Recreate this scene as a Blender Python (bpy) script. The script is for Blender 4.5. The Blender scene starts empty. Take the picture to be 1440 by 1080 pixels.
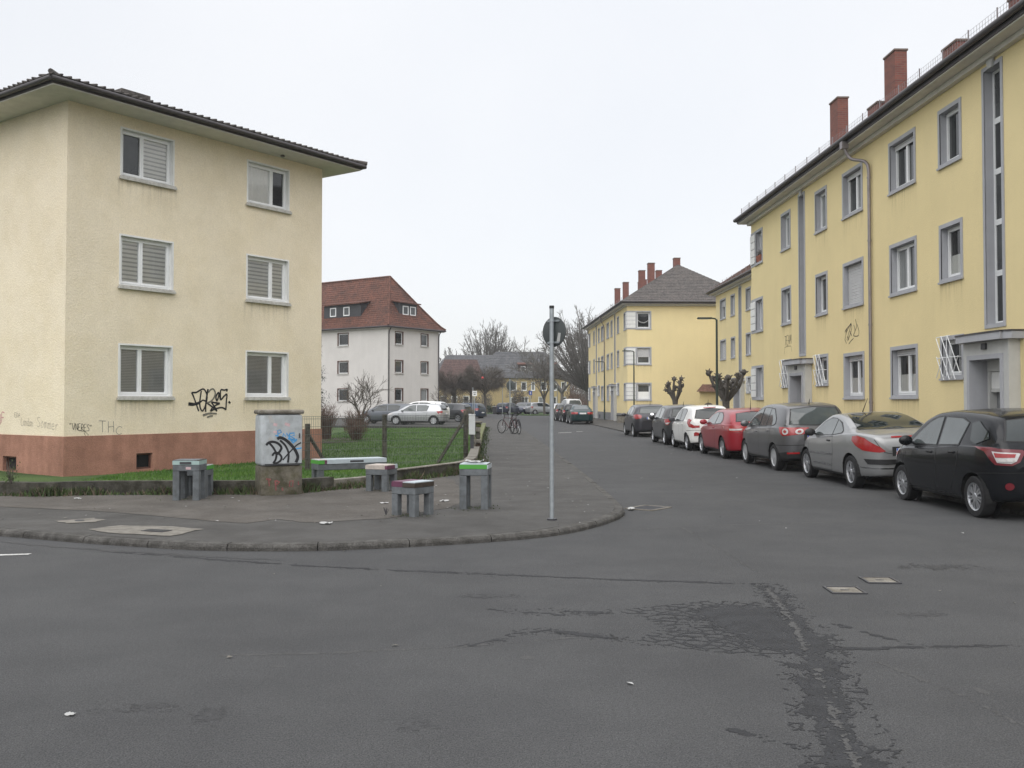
import bpy, bmesh, math, random
import numpy as np
from mathutils import Vector, Matrix
from mathutils import noise as mnoise
from mathutils.bvhtree import BVHTree
from mathutils.geometry import delaunay_2d_cdt

scene = bpy.context.scene
COL = scene.collection
R = math.radians

# ------------------------------------------------------------------ camera
cam_d = bpy.data.cameras.new('camera')
cam = bpy.data.objects.new('camera', cam_d); COL.objects.link(cam)
cam.location = (0, 0, 1.64); cam.rotation_euler = (R(91.5), 0, 0)
cam_d.sensor_width = 36; cam_d.sensor_fit = 'HORIZONTAL'; cam_d.lens = 33.5
cam_d.shift_y = -0.0070; cam_d.clip_start = 0.1; cam_d.clip_end = 3000
scene.camera = cam

# ------------------------------------------------------------------ sky and sun (overcast)
SUN_EL, SUN_ROT = R(40), R(192)
world = bpy.data.worlds.new('World'); scene.world = world; world.use_nodes = True
nt = world.node_tree; nt.nodes.clear()
def wn(t, **kw):
    n = nt.nodes.new(t)
    for k, v in kw.items(): setattr(n, k, v)
    return n
w_out = wn('ShaderNodeOutputWorld'); w_add = wn('ShaderNodeAddShader')
w_sky = wn('ShaderNodeTexSky', sky_type='NISHITA', sun_disc=False, sun_elevation=SUN_EL, sun_rotation=SUN_ROT)
w_hs = wn('ShaderNodeHueSaturation'); w_hs.inputs['Saturation'].default_value = 0.25
w_b1 = wn('ShaderNodeBackground'); w_b1.inputs[1].default_value = 0.05
w_b2 = wn('ShaderNodeBackground'); w_b2.inputs[1].default_value = 1.0
w_tc = wn('ShaderNodeTexCoord'); w_sx = wn('ShaderNodeSeparateXYZ')
w_ramp = wn('ShaderNodeValToRGB')
w_nz = wn('ShaderNodeTexNoise'); w_nz.inputs['Scale'].default_value = 2.0; w_nz.inputs['Detail'].default_value = 4
w_mx = wn('ShaderNodeMix', data_type='RGBA', blend_type='MULTIPLY'); w_mx.inputs[0].default_value = 1.0
w_nr = wn('ShaderNodeValToRGB')
w_nr.color_ramp.elements[0].position = 0.3; w_nr.color_ramp.elements[0].color = (0.89, 0.905, 0.93, 1)
w_nr.color_ramp.elements[1].position = 0.7; w_nr.color_ramp.elements[1].color = (1.02, 1.01, 1.0, 1)
e = w_ramp.color_ramp.elements
e[0].position = 0.0; e[0].color = (0.50, 0.50, 0.50, 1)
em = w_ramp.color_ramp.elements.new(0.4); em.color = (0.65, 0.665, 0.69, 1)
e[-1].position = 1.0; e[-1].color = (2.05, 2.05, 2.07, 1)
L = nt.links.new
L(w_sky.outputs[0], w_hs.inputs['Color']); L(w_hs.outputs[0], w_b1.inputs[0])
L(w_tc.outputs['Generated'], w_sx.inputs[0]); L(w_sx.outputs['Z'], w_ramp.inputs[0])
L(w_tc.outputs['Generated'], w_nz.inputs['Vector']); L(w_nz.outputs[0], w_nr.inputs[0])
L(w_ramp.outputs[0], w_mx.inputs[6]); L(w_nr.outputs[0], w_mx.inputs[7]); L(w_mx.outputs[2], w_b2.inputs[0])
L(w_b1.outputs[0], w_add.inputs[0]); L(w_b2.outputs[0], w_add.inputs[1]); L(w_add.outputs[0], w_out.inputs[0])

sun_d = bpy.data.lights.new('sun', 'SUN'); sun = bpy.data.objects.new('sun', sun_d); COL.objects.link(sun)
sun_d.energy = 1.05; sun_d.angle = R(60); sun_d.color = (1.0, 0.97, 0.93)
sd = Vector((math.sin(SUN_ROT) * math.cos(SUN_EL), math.cos(SUN_ROT) * math.cos(SUN_EL), math.sin(SUN_EL)))
sun.rotation_euler = sd.to_track_quat('Z', 'Y').to_euler(); sun.location = (0, -10, 40)

scene.view_settings.view_transform = 'Standard'; scene.view_settings.look = 'None'
scene.view_settings.exposure = 0.18; scene.view_settings.gamma = 1.0; scene.view_settings.use_curve_mapping = False
scene.cycles.max_bounces = 6; scene.cycles.transparent_max_bounces = 12
scene.cycles.sample_clamp_indirect = 4.0
try: scene.cycles.use_denoising = True
except Exception: pass

# ------------------------------------------------------------------ helpers: tagging, meshes
def tag(o, label=None, cat=None, group=None, kind=None):
    if label: o['label'] = label
    if cat: o['category'] = cat
    if group: o['group'] = group
    if kind: o['kind'] = kind
    return o
def empty(name, loc=(0, 0, 0), rz=0.0, label=None, cat=None, group=None):
    o = bpy.data.objects.new(name, None); COL.objects.link(o)
    o.empty_display_size = 0.2; o.location = loc; o.rotation_euler = (0, 0, rz)
    return tag(o, label, cat, group)
def link(name, mesh, parent=None, loc=None, rot=None):
    o = bpy.data.objects.new(name, mesh); COL.objects.link(o)
    if parent: o.parent = parent
    if loc is not None: o.location = loc
    if rot is not None: o.rotation_euler = rot
    return o
def copy_tree(o, parent=None):
    c = o.copy(); COL.objects.link(c)
    if parent: c.parent = parent
    for ch in list(o.children): copy_tree(ch, c)
    return c

class MB:
    def __init__(s): s.v = []; s.f = []; s.m = []
    def add(s, vs, fs, m=0):
        b = len(s.v); s.v += [tuple(p) for p in vs]
        for f in fs: s.f.append(tuple(b + i for i in f)); s.m.append(m)
    def quad(s, a, b, c, d, m=0): s.add([a, b, c, d], [(0, 1, 2, 3)], m)
    def poly(s, pts, m=0): s.add(pts, [tuple(range(len(pts)))], m)
    def box(s, x0, x1, y0, y1, z0, z1, m=0, M=None):
        vs = [Vector((x, y, z)) for z in (z0, z1) for y in (y0, y1) for x in (x0, x1)]
        if M is not None: vs = [M @ p for p in vs]
        s.add(vs, [(0, 2, 3, 1), (4, 5, 7, 6), (0, 1, 5, 4), (2, 6, 7, 3), (0, 4, 6, 2), (1, 3, 7, 5)], m)
    def prism(s, pts, z0, z1, m=0, mtop=None):
        n = len(pts)
        area = sum(pts[i][0] * pts[(i + 1) % n][1] - pts[(i + 1) % n][0] * pts[i][1] for i in range(n))
        if area < 0: pts = pts[::-1]
        s.add([(p[0], p[1], z0) for p in pts] + [(p[0], p[1], z1) for p in pts],
              [(i, (i + 1) % n, n + (i + 1) % n, n + i) for i in range(n)] + [tuple(range(n - 1, -1, -1))], m)
        s.add([(p[0], p[1], z1) for p in pts], [tuple(range(n))], m if mtop is None else mtop)
    def tube(s, pts, r, n=8, m=0, cap=True):
        pts = [Vector(p) for p in pts]; k = len(pts)
        rs = [r] * k if not hasattr(r, '__len__') else list(r)
        vs = []; up = None
        for i, p in enumerate(pts):
            d = (pts[min(i + 1, k - 1)] - pts[max(i - 1, 0)])
            if d.length < 1e-9: d = Vector((0, 0, 1))
            d.normalize()
            if up is None: up = Vector((0, 0, 1)) if abs(d.z) < .9 else Vector((1, 0, 0))
            a = d.cross(up)
            if a.length < 1e-6: a = d.orthogonal()
            a.normalize(); b = a.cross(d); up = b
            for j in range(n):
                t = 2 * math.pi * j / n
                vs.append(p + a * (rs[i] * math.cos(t)) + b * (rs[i] * math.sin(t)))
        fs = []
        for i in range(k - 1):
            for j in range(n):
                j2 = (j + 1) % n
                fs.append((i * n + j, i * n + j2, (i + 1) * n + j2, (i + 1) * n + j))
        if cap:
            fs.append(tuple(range(n - 1, -1, -1))); fs.append(tuple((k - 1) * n + j for j in range(n)))
        s.add(vs, fs, m)
    def lathe(s, prof, n=24, m=0, M=None):   # profile (radius, height) turned about local Z
        vs = []
        for r, z in prof:
            for j in range(n):
                t = 2 * math.pi * j / n; p = Vector((r * math.cos(t), r * math.sin(t), z))
                vs.append(M @ p if M is not None else p)
        fs = []
        for i in range(len(prof) - 1):
            for j in range(n):
                j2 = (j + 1) % n
                fs.append((i * n + j, i * n + j2, (i + 1) * n + j2, (i + 1) * n + j))
        s.add(vs, fs, m)
    def ribbon(s, pts, w, nrm, m=0):          # flat stroke of varying width in the plane with normal nrm
        pts = [Vector(p) for p in pts]; k = len(pts); nrm = Vector(nrm)
        ws = [w] * k if not hasattr(w, '__len__') else w
        vs = []
        for i, p in enumerate(pts):
            d = pts[min(i + 1, k - 1)] - pts[max(i - 1, 0)]
            if d.length < 1e-9: d = Vector((1, 0, 0))
            a = nrm.cross(d).normalized() * (ws[i] / 2); vs += [p + a, p - a]
        s.add(vs, [(2 * i, 2 * i + 1, 2 * i + 3, 2 * i + 2) for i in range(k - 1)], m)
    def mesh(s, name, mats, smooth=None):
        me = bpy.data.meshes.new(name); me.from_pydata(s.v, [], s.f); me.validate()
        mats = mats if isinstance(mats, (list, tuple)) else [mats]
        for x in mats: me.materials.append(x)
        if len(mats) > 1 and len(me.polygons) == len(s.m): me.polygons.foreach_set('material_index', s.m)
        if smooth is not None:
            me.polygons.foreach_set('use_smooth', [True] * len(me.polygons))
            if smooth: me.set_sharp_from_angle(angle=R(smooth))
        me.update(); return me
    def build(s, name, mats, parent=None, loc=None, rot=None, smooth=None):
        return link(name, s.mesh(name, mats, smooth), parent, loc, rot)

def bevel_box(x0, x1, y0, y1, z0, z1, r=.02, seg=2):
    bm = bmesh.new(); bmesh.ops.create_cube(bm, size=1)
    for v in bm.verts: v.co = Vector(((x0 + x1) / 2 + v.co.x * (x1 - x0), (y0 + y1) / 2 + v.co.y * (y1 - y0), (z0 + z1) / 2 + v.co.z * (z1 - z0)))
    bmesh.ops.bevel(bm, geom=list(bm.edges), offset=r, segments=seg, affect='EDGES', profile=.5)
    mb = MB(); bm.verts.index_update()
    mb.add([v.co.copy() for v in bm.verts], [tuple(v.index for v in f.verts) for f in bm.faces]); bm.free(); return mb

def smooth_poly(pts, k=4, closed=False):
    pts = [Vector(p) for p in pts]; n = len(pts); out = []
    rng = range(n if closed else n - 1)
    for i in rng:
        if closed: p0, p1, p2, p3 = pts[(i - 1) % n], pts[i], pts[(i + 1) % n], pts[(i + 2) % n]
        else: p0, p1, p2, p3 = pts[max(i - 1, 0)], pts[i], pts[i + 1], pts[min(i + 2, n - 1)]
        for j in range(k):
            t = j / k
            out.append(0.5 * ((2 * p1) + (p2 - p0) * t + (2 * p0 - 5 * p1 + 4 * p2 - p3) * t * t + (3 * p1 - p0 - 3 * p2 + p3) * t ** 3))
    if not closed: out.append(pts[-1])
    return out

# ------------------------------------------------------------------ helpers: materials
def mat(name, col, rough=.8, var=.12, scale=3.0, bump=0.0, bscale=60.0, metal=0.0, spec=.4, col2=None, streak=0.0,
        speck=0.0, speck_scale=120., speck_col=None, grime=None, speck2=None, coat=0.0, stretch=None, rvar=0.0):
    m = bpy.data.materials.new(name); m.use_nodes = True
    n = m.node_tree.nodes; l = m.node_tree.links.new; bs = n['Principled BSDF']
    bs.inputs['Roughness'].default_value = rough; bs.inputs['Metallic'].default_value = metal
    bs.inputs['Specular IOR Level'].default_value = spec
    if coat: bs.inputs['Coat Weight'].default_value = coat; bs.inputs['Coat Roughness'].default_value = .04
    geo = n.new('ShaderNodeNewGeometry'); vec = geo.outputs['Position']
    if stretch:
        mp = n.new('ShaderNodeMapping'); mp.inputs['Scale'].default_value = stretch; l(vec, mp.inputs[0]); vec = mp.outputs[0]
    nz = n.new('ShaderNodeTexNoise'); nz.inputs['Scale'].default_value = scale; nz.inputs['Detail'].default_value = 5; nz.inputs['Roughness'].default_value = .62
    l(vec, nz.inputs['Vector'])
    rp = n.new('ShaderNodeValToRGB'); el = rp.color_ramp.elements
    c = Vector(col[:3]); c2 = Vector(col2) if col2 else c * (1 + var); c1 = c if col2 else c * (1 - var)
    el[0].position = .32; el[0].color = (*c1, 1); el[1].position = .68; el[1].color = (*c2, 1)
    l(nz.outputs[0], rp.inputs[0]); out = rp.outputs[0]
    def mul(out, fac_out, dark, light=1.0, p0=.35, p1=.65):
        r2 = n.new('ShaderNodeValToRGB'); e2 = r2.color_ramp.elements
        dk = dark if hasattr(dark, '__len__') else (dark, dark, dark); lt = light if hasattr(light, '__len__') else (light,) * 3
        e2[0].position = p0; e2[0].color = (*dk, 1); e2[1].position = p1; e2[1].color = (*lt, 1); l(fac_out, r2.inputs[0])
        mx = n.new('ShaderNodeMix'); mx.data_type = 'RGBA'; mx.blend_type = 'MULTIPLY'; mx.inputs[0].default_value = 1
        l(out, mx.inputs[6]); l(r2.outputs[0], mx.inputs[7]); return mx.outputs[2]
    if streak:
        mp = n.new('ShaderNodeMapping'); mp.inputs['Scale'].default_value = (2.2, 2.2, .16); l(geo.outputs['Position'], mp.inputs[0])
        n2 = n.new('ShaderNodeTexNoise'); n2.inputs['Scale'].default_value = 1.6; n2.inputs['Detail'].default_value = 6; l(mp.outputs[0], n2.inputs['Vector'])
        out = mul(out, n2.outputs[0], 1 - streak, 1 + streak * .4)
    if grime:                                   # darker, mossy blotches: (scale, strength colour)
        n3 = n.new('ShaderNodeTexNoise'); n3.inputs['Scale'].default_value = grime[0]; n3.inputs['Detail'].default_value = 7; n3.inputs['Roughness'].default_value = .7
        l(geo.outputs['Position'], n3.inputs['Vector']); out = mul(out, n3.outputs[0], grime[1], 1.0, .40, .58)
    if speck:
        n4 = n.new('ShaderNodeTexNoise'); n4.inputs['Scale'].default_value = speck_scale; n4.inputs['Detail'].default_value = 2; l(geo.outputs['Position'], n4.inputs['Vector'])
        out = mul(out, n4.outputs[0], 1 - speck, 1 + speck, .36, .64)
    if speck2:
        n5 = n.new('ShaderNodeTexNoise'); n5.inputs['Scale'].default_value = speck2[0]; n5.inputs['Detail'].default_value = 4; n5.inputs['Roughness'].default_value = .75; l(geo.outputs['Position'], n5.inputs['Vector'])
        out = mul(out, n5.outputs[0], 1 - speck2[1], 1 + speck2[1], .38, .62)
    l(out, bs.inputs['Base Color'])
    if rvar:
        mr = n.new('ShaderNodeMapRange'); mr.inputs[3].default_value = rough - rvar; mr.inputs[4].default_value = rough + rvar
        l(nz.outputs[0], mr.inputs[0]); l(mr.outputs[0], bs.inputs['Roughness'])
    if bump:
        nb = n.new('ShaderNodeTexNoise'); nb.inputs['Scale'].default_value = bscale; nb.inputs['Detail'].default_value = 3; l(geo.outputs['Position'], nb.inputs['Vector'])
        b = n.new('ShaderNodeBump'); b.inputs['Strength'].default_value = bump; b.inputs['Distance'].default_value = .02
        l(nb.outputs[0], b.inputs['Height']); l(b.outputs[0], bs.inputs['Normal'])
    return m

def glass_mat(name, tint=(.985, .985, .98), base=.015):
    m = bpy.data.materials.new(name); m.use_nodes = True; n = m.node_tree.nodes; l = m.node_tree.links.new
    n.clear(); o = n.new('ShaderNodeOutputMaterial'); mx = n.new('ShaderNodeMixShader'); tr = n.new('ShaderNodeBsdfTransparent'); gl = n.new('ShaderNodeBsdfGlossy')
    gl.inputs['Roughness'].default_value = .02; tr.inputs[0].default_value = (*tint, 1)
    fr = n.new('ShaderNodeFresnel'); fr.inputs[0].default_value = 1.5; ad = n.new('ShaderNodeMath'); ad.operation = 'MULTIPLY_ADD'
    ad.inputs[1].default_value = 1.0; ad.inputs[2].default_value = base; ad.use_clamp = True
    l(fr.outputs[0], ad.inputs[0]); l(ad.outputs[0], mx.inputs[0]); l(tr.outputs[0], mx.inputs[1]); l(gl.outputs[0], mx.inputs[2]); l(mx.outputs[0], o.inputs[0])
    return m

MT = {}
MT['asphalt'] = mat('asphalt', (.058, .0582, .0588), .84, var=.14, scale=.32, bump=.5, bscale=70, spec=.3, speck=.5, speck_scale=130, speck2=(38, .14), grime=(1.1, (.86, .86, .87)), rvar=.06)
MT['asphalt_walk'] = mat('asphalt_walk', (.066, .0635, .060), .85, var=.2, scale=.7, bump=.3, bscale=95, spec=.3, speck=.5, speck_scale=150, grime=(2.2, (.8, .79, .78)))
MT['asphalt_light'] = mat('asphalt_light', (.088, .080, .071), .86, var=.18, scale=.9, bump=.3, bscale=95, spec=.3, speck=.45, speck_scale=150, grime=(1.6, (.78, .76, .74)))
MT['tar'] = mat('tar', (.022, .0225, .0245), .85, var=.3, scale=6, bump=.4, bscale=80, spec=.4, speck=.4, speck_scale=160)
MT['tar_old'] = mat('tar_old', (.036, .036, .037), .7, var=.3, scale=4, bump=.3, bscale=80, spec=.35, speck=.4, speck_scale=160)
MT['pale_wear'] = mat('pale_wear', (.058, .057, .056), .85, var=.2, scale=9, bump=.2, bscale=95, speck=.4, speck_scale=160)
MT['road_paint'] = mat('road_paint', (.42, .42, .40), .8, var=.25, scale=14, speck=.4)
MT['kerb'] = mat('kerb', (.078, .074, .068), .88, var=.22, scale=5, bump=.5, bscale=60, speck=.35, speck_scale=90, grime=(7, (.55, .54, .52)))
MT['concrete'] = mat('concrete', (.20, .185, .16), .88, var=.2, scale=6, bump=.4, bscale=50, speck=.2, speck_scale=110, grime=(5, (.6, .58, .52)))
MT['concrete_dirty'] = mat('concrete_dirty', (.075, .070, .058), .92, var=.35, scale=5, bump=.6, bscale=35, streak=.35, grime=(4, (.42, .42, .34)))
MT['concrete_pale'] = mat('concrete_pale', (.185, .172, .150), .88, var=.15, scale=7, bump=.3, bscale=60, grime=(9, (.7, .69, .66)))
MT['mossy'] = mat('mossy', (.16, .155, .09), .95, var=.4, scale=7, bump=.6, bscale=30, col2=(.09, .11, .03))
MT['stool'] = mat('stool', (.125, .136, .144), .8, var=.10, scale=9, bump=.2, bscale=60, streak=.22, grime=(9, (.84, .83, .82)))
MT['grass_soil'] = mat('grass_soil', (.030, .062, .012), .95, scale=.8, bump=.8, bscale=30, col2=(.060, .105, .022), speck=.4, speck_scale=45)
MT['grass'] = mat('grass', (.036, .105, .012), .7, scale=.7, col2=(.100, .180, .030), spec=.3)
MT['soil'] = mat('soil', (.045, .032, .022), .95, var=.4, scale=6, bump=.8, bscale=30)
MT['weed'] = mat('weed', (.045, .07, .02), .8, var=.5, scale=8)
MT['dead_leaf'] = mat('dead_leaf', (.095, .075, .050), .9, var=.5, scale=20)
MT['cream'] = mat('cream_render', (.775, .685, .525), .92, var=.05, scale=.6, bump=.5, bscale=26, streak=.008, spec=.15, speck=.05, speck_scale=30, grime=(1.1, (.95, .94, .91)))
MT['plinth_red'] = mat('plinth_red', (.370, .195, .140), .92, var=.14, scale=1.4, bump=.6, bscale=40, spec=.15, streak=.12, speck=.15, speck_scale=60, grime=(2.5, (.86, .86, .86)))
MT['yellow'] = mat('yellow_render', (.755, .630, .350), .92, var=.035, scale=.5, bump=.35, bscale=40, streak=.015, spec=.15, speck=.04, speck_scale=50)
MT['yellow_far'] = mat('yellow_far', (.44, .345, .18), .92, var=.07, scale=.5, streak=.07, spec=.15)
MT['grey_house'] = mat('grey_house_render', (.62, .595, .565), .92, var=.05, scale=.5, bump=.2, bscale=30, streak=.02, spec=.15)
MT['plinth_grey'] = mat('plinth_grey', (.20, .205, .21), .9, var=.1, scale=3, bump=.3, bscale=50, streak=.15)
MT['trim_grey'] = mat('trim_grey', (.385, .39, .41), .8, var=.04, scale=4, streak=.06)
MT['trim_light'] = mat('trim_light', (.50, .50, .48), .85, var=.05, scale=4, streak=.08)
MT['white_paint'] = mat('white_paint', (.74, .74, .72), .6, var=.04, scale=5, streak=.05)
MT['sill_stone'] = mat('sill_stone', (.50, .49, .46), .8, var=.1, scale=9, grime=(10, (.8, .79, .76)))
MT['pvc'] = mat('white_pvc', (.78, .79, .79), .35, var=.02, scale=5, spec=.5)
MT['brown_wood'] = mat('brown_wood', (.10, .045, .03), .6, var=.2, scale=8)
MT['glass'] = glass_mat('window_glass')
MT['pane_dark'] = mat('pane_dark', (.022, .025, .026), .04, var=.5, scale=1.3, spec=.75)
MT['pane_mid'] = mat('pane_mid', (.060, .065, .066), .05, var=.6, scale=1.1, spec=.75)
MT['pane_sheer'] = mat('pane_sheer', (.20, .21, .21), .06, var=.3, scale=1.2, spec=.7, stretch=(6, 6, .2))
MT['blind_light'] = mat('blind_light', (.88, .88, .85), .8, var=.03, scale=5)
MT['blind_grey'] = mat('blind_grey', (.55, .55, .54), .7, var=.05, scale=5)
MT['shutter'] = mat('shutter_slats', (.55, .55, .55), .6, var=.04, scale=6)
MT['dark'] = mat('dark_void', (.012, .012, .012), .9, var=.2)
MT['dark_metal'] = mat('dark_metal', (.045, .045, .05), .5, var=.15, scale=6)
MT['zinc'] = mat('zinc', (.26, .235, .24), .45, var=.12, scale=4, metal=.6)
MT['zinc_dark'] = mat('zinc_dark', (.075, .068, .070), .5, var=.15, scale=4, metal=.3)
MT['soffit'] = mat('soffit_paint', (.62, .60, .55), .85, var=.06, scale=3, streak=.05)
MT['roof_grey'] = mat('roof_tile_grey', (.060, .055, .052), .85, scale=2.5, bump=.3, bscale=20, col2=(.115, .10, .092), speck=.3, speck_scale=9)
MT['roof_dark'] = mat('roof_tile_dark', (.055, .056, .060), .8, scale=1.5, col2=(.10, .10, .105), speck=.2, speck_scale=4)
MT['roof_red'] = mat('roof_tile_red', (.066, .032, .024), .88, scale=.9, bump=.3, bscale=20, col2=(.135, .054, .036), speck=.35, speck_scale=7)
MT['roof_red_far'] = mat('roof_red_far', (.078, .046, .041), .88, var=.3, scale=.7, speck=.25, speck_scale=4)
MT['roof_redbrown'] = mat('roof_redbrown', (.10, .055, .042), .88, scale=1.1, col2=(.16, .085, .06), speck=.3, speck_scale=7)
MT['brick'] = mat('chimney_brick', (.22, .085, .062), .9, var=.25, scale=9, bump=.5, bscale=25, speck=.2, speck_scale=14)
MT['mortar'] = mat('mortar', (.16, .12, .10), .95, var=.15, scale=12)
MT['galv'] = mat('galvanised', (.33, .355, .37), .48, var=.12, scale=14, metal=.55, streak=.1)
MT['sign_back'] = mat('sign_back', (.055, .062, .062), .55, var=.12, scale=6)
MT['wire'] = mat('fence_wire', (.13, .145, .14), .5, metal=.5)
MT['post_concrete'] = mat('post_concrete', (.105, .095, .078), .92, var=.35, scale=9, bump=.4, bscale=40, grime=(8, (.55, .55, .5)))
MT['lamp_green'] = mat('lamp_green', (.030, .045, .036), .5, var=.15, scale=6)
MT['plastic_grey'] = mat('plastic_grey', (.47, .48, .48), .55, var=.05, scale=6)
MT['cabinet'] = mat('cabinet_grey', (.40, .425, .44), .6, var=.06, scale=5, streak=.10, grime=(7, (.82, .82, .8)))
MT['paint_black'] = mat('spray_black', (.014, .014, .016), .6, var=.4, scale=12)
MT['paint_fade'] = mat('spray_faded', (.17, .16, .13), .8, var=.3, scale=16)
MT['paint_greyink'] = mat('marker_grey', (.24, .22, .20), .8, var=.3, scale=16)
MT['paint_blue'] = mat('spray_blue', (.06, .26, .52), .6, var=.3, scale=16)
MT['paint_pink'] = mat('spray_pink', (.42, .08, .16), .7, var=.3, scale=16)
MT['paint_palepink'] = mat('spray_palepink', (.50, .36, .37), .8, var=.2, scale=16)
MT['paint_red'] = mat('spray_red', (.20, .07, .065), .8, var=.4, scale=18)
MT['green_tile'] = mat('green_tile', (.075, .30, .045), .45, var=.08, scale=8)
MT['plum_tile'] = mat('plum_tile', (.12, .04, .075), .5, var=.12, scale=8)
MT['brown_tile'] = mat('brown_tile', (.05, .038, .030), .5, var=.2, scale=12)
MT['pale_tile'] = mat('pale_tile', (.40, .45, .48), .5, var=.08, scale=8)
MT['sand_tile'] = mat('sand_tile', (.42, .37, .33), .6, var=.15, scale=12)
MT['mint_tile'] = mat('mint_tile', (.30, .40, .38), .5, var=.08, scale=8)
MT['paper'] = mat('paper', (.38, .38, .37), .9, var=.06, scale=20)
MT['bark'] = mat('bark', (.070, .062, .053), .95, scale=6, bump=.8, bscale=30, col2=(.115, .102, .088))
MT['bark_pale'] = mat('bark_pale', (.095, .088, .080), .95, scale=4, col2=(.15, .14, .128))
MT['twig'] = mat('twig', (.080, .070, .060), .95, scale=4, col2=(.120, .104, .088))
MT['twig_red'] = mat('twig_red', (.085, .050, .038), .95, scale=4, col2=(.14, .09, .066))
MT['conifer'] = mat('conifer_needles', (.008, .018, .010), .8, scale=3, col2=(.018, .034, .016))
MT['ivy'] = mat('ivy_leaf', (.022, .030, .014), .7, scale=4, col2=(.05, .045, .022))
MT['terracotta'] = mat('terracotta', (.26, .085, .05), .85, var=.15, scale=10)
MT['rubber'] = mat('tyre_rubber', (.014, .014, .015), .8, var=.2, scale=20)
MT['black_plastic'] = mat('black_plastic', (.018, .018, .019), .45, var=.1, scale=20)
MT['alloy'] = mat('alloy', (.52, .53, .55), .3, var=.04, scale=20, metal=.8)
MT['hubcap'] = mat('hubcap', (.46, .47, .48), .35, var=.04, scale=20, metal=.5)
MT['car_glass'] = mat('car_glass', (.020, .026, .026), .04, var=.3, scale=1.5, spec=.5, coat=.25)
MT['car_glass_lit'] = mat('car_glass_lit', (.070, .082, .082), .04, var=.18, scale=2.2, spec=.6, coat=.3)  # lit copy of the car glass: daylight in the panes put into its colour
MT['lamp_red'] = mat('tail_red', (.30, .012, .014), .15, var=.12, scale=30, spec=.6, coat=.6)
MT['lamp_wine'] = mat('tail_wine', (.13, .010, .016), .15, var=.12, scale=30, spec=.6, coat=.5)
MT['lamp_white'] = mat('lamp_white', (.50, .48, .47), .12, var=.12, scale=30, spec=.7, coat=.6)
MT['plate_white'] = mat('plate_white', (.72, .72, .70), .5, var=.03, scale=20)
MT['plate_blue'] = mat('plate_blue', (.02, .09, .42), .5, var=.03, scale=20)
MT['chrome'] = mat('chrome', (.62, .63, .64), .15, var=.02, scale=20, metal=1.0)
MT['sign_blue'] = mat('sign_blue', (.02, .06, .30), .5, var=.04, scale=20)
MT['red_balloon'] = mat('red_cloth', (.5, .05, .05), .7, var=.1)
def paint(name, col, metal=.3, rough=.28, spec=.4, coat=.45):
    MT[name] = mat(name, col, rough, var=.03, scale=40, metal=metal, spec=spec, coat=coat)
paint('paint_car_black', (.008, .009, .011), .1, .18, .22, .22); paint('paint_car_taupe', (.265, .268, .27), .45); paint('paint_car_grey', (.115, .115, .12), .5)
paint('paint_car_red', (.265, .012, .022), .1); paint('paint_car_white', (.72, .72, .70), 0); paint('paint_car_charcoal', (.050, .052, .056), .4)
paint('paint_car_plum', (.042, .042, .050), .4); paint('paint_car_green', (.006, .030, .032), .3); paint('paint_car_silver', (.42, .43, .44), .6)
paint('paint_car_navy', (.018, .024, .045), .3); paint('paint_car_wine', (.055, .011, .014), .2); MT['cabinet_base'] = mat('cabinet_base', (.125, .112, .088), .92, var=.3, scale=5, bump=.5, bscale=40, grime=(6, (.55, .56, .42))); paint('paint_car_slate', (.10, .11, .125), .5); paint('paint_car_blue', (.03, .05, .085), .4)

def stain_mat(name, col, strength=.35):
    # rain run: streaky film that fades downwards (the object's own box, not the view)
    m = bpy.data.materials.new(name); m.use_nodes = True; n = m.node_tree.nodes; l = m.node_tree.links.new; n.clear()
    o = n.new('ShaderNodeOutputMaterial'); mx = n.new('ShaderNodeMixShader'); tr = n.new('ShaderNodeBsdfTransparent'); df = n.new('ShaderNodeBsdfDiffuse'); df.inputs[0].default_value = (*col, 1)
    tc = n.new('ShaderNodeTexCoord'); sp = n.new('ShaderNodeSeparateXYZ'); l(tc.outputs['Generated'], sp.inputs[0])
    g = n.new('ShaderNodeNewGeometry'); mp = n.new('ShaderNodeMapping'); mp.inputs['Scale'].default_value = (14, 14, .7); l(g.outputs['Position'], mp.inputs[0])
    nz = n.new('ShaderNodeTexNoise'); nz.inputs['Scale'].default_value = 1.0; nz.inputs['Detail'].default_value = 4; l(mp.outputs[0], nz.inputs['Vector'])
    r1 = n.new('ShaderNodeMapRange'); r1.inputs[1].default_value = .42; r1.inputs[2].default_value = .72; l(nz.outputs[0], r1.inputs[0])
    p = n.new('ShaderNodeMath'); p.operation = 'POWER'; p.inputs[1].default_value = 1.6; l(sp.outputs['Z'], p.inputs[0])
    a = n.new('ShaderNodeMath'); a.operation = 'MULTIPLY'; l(r1.outputs[0], a.inputs[0]); l(p.outputs[0], a.inputs[1])
    b = n.new('ShaderNodeMath'); b.operation = 'MULTIPLY'; b.inputs[1].default_value = strength; b.use_clamp = True; l(a.outputs[0], b.inputs[0])
    l(b.outputs[0], mx.inputs[0]); l(tr.outputs[0], mx.inputs[1]); l(df.outputs[0], mx.inputs[2]); l(mx.outputs[0], o.inputs[0]); return m
MT['rain_stain'] = stain_mat('rain_stain', (.24, .215, .17), .24)
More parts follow.
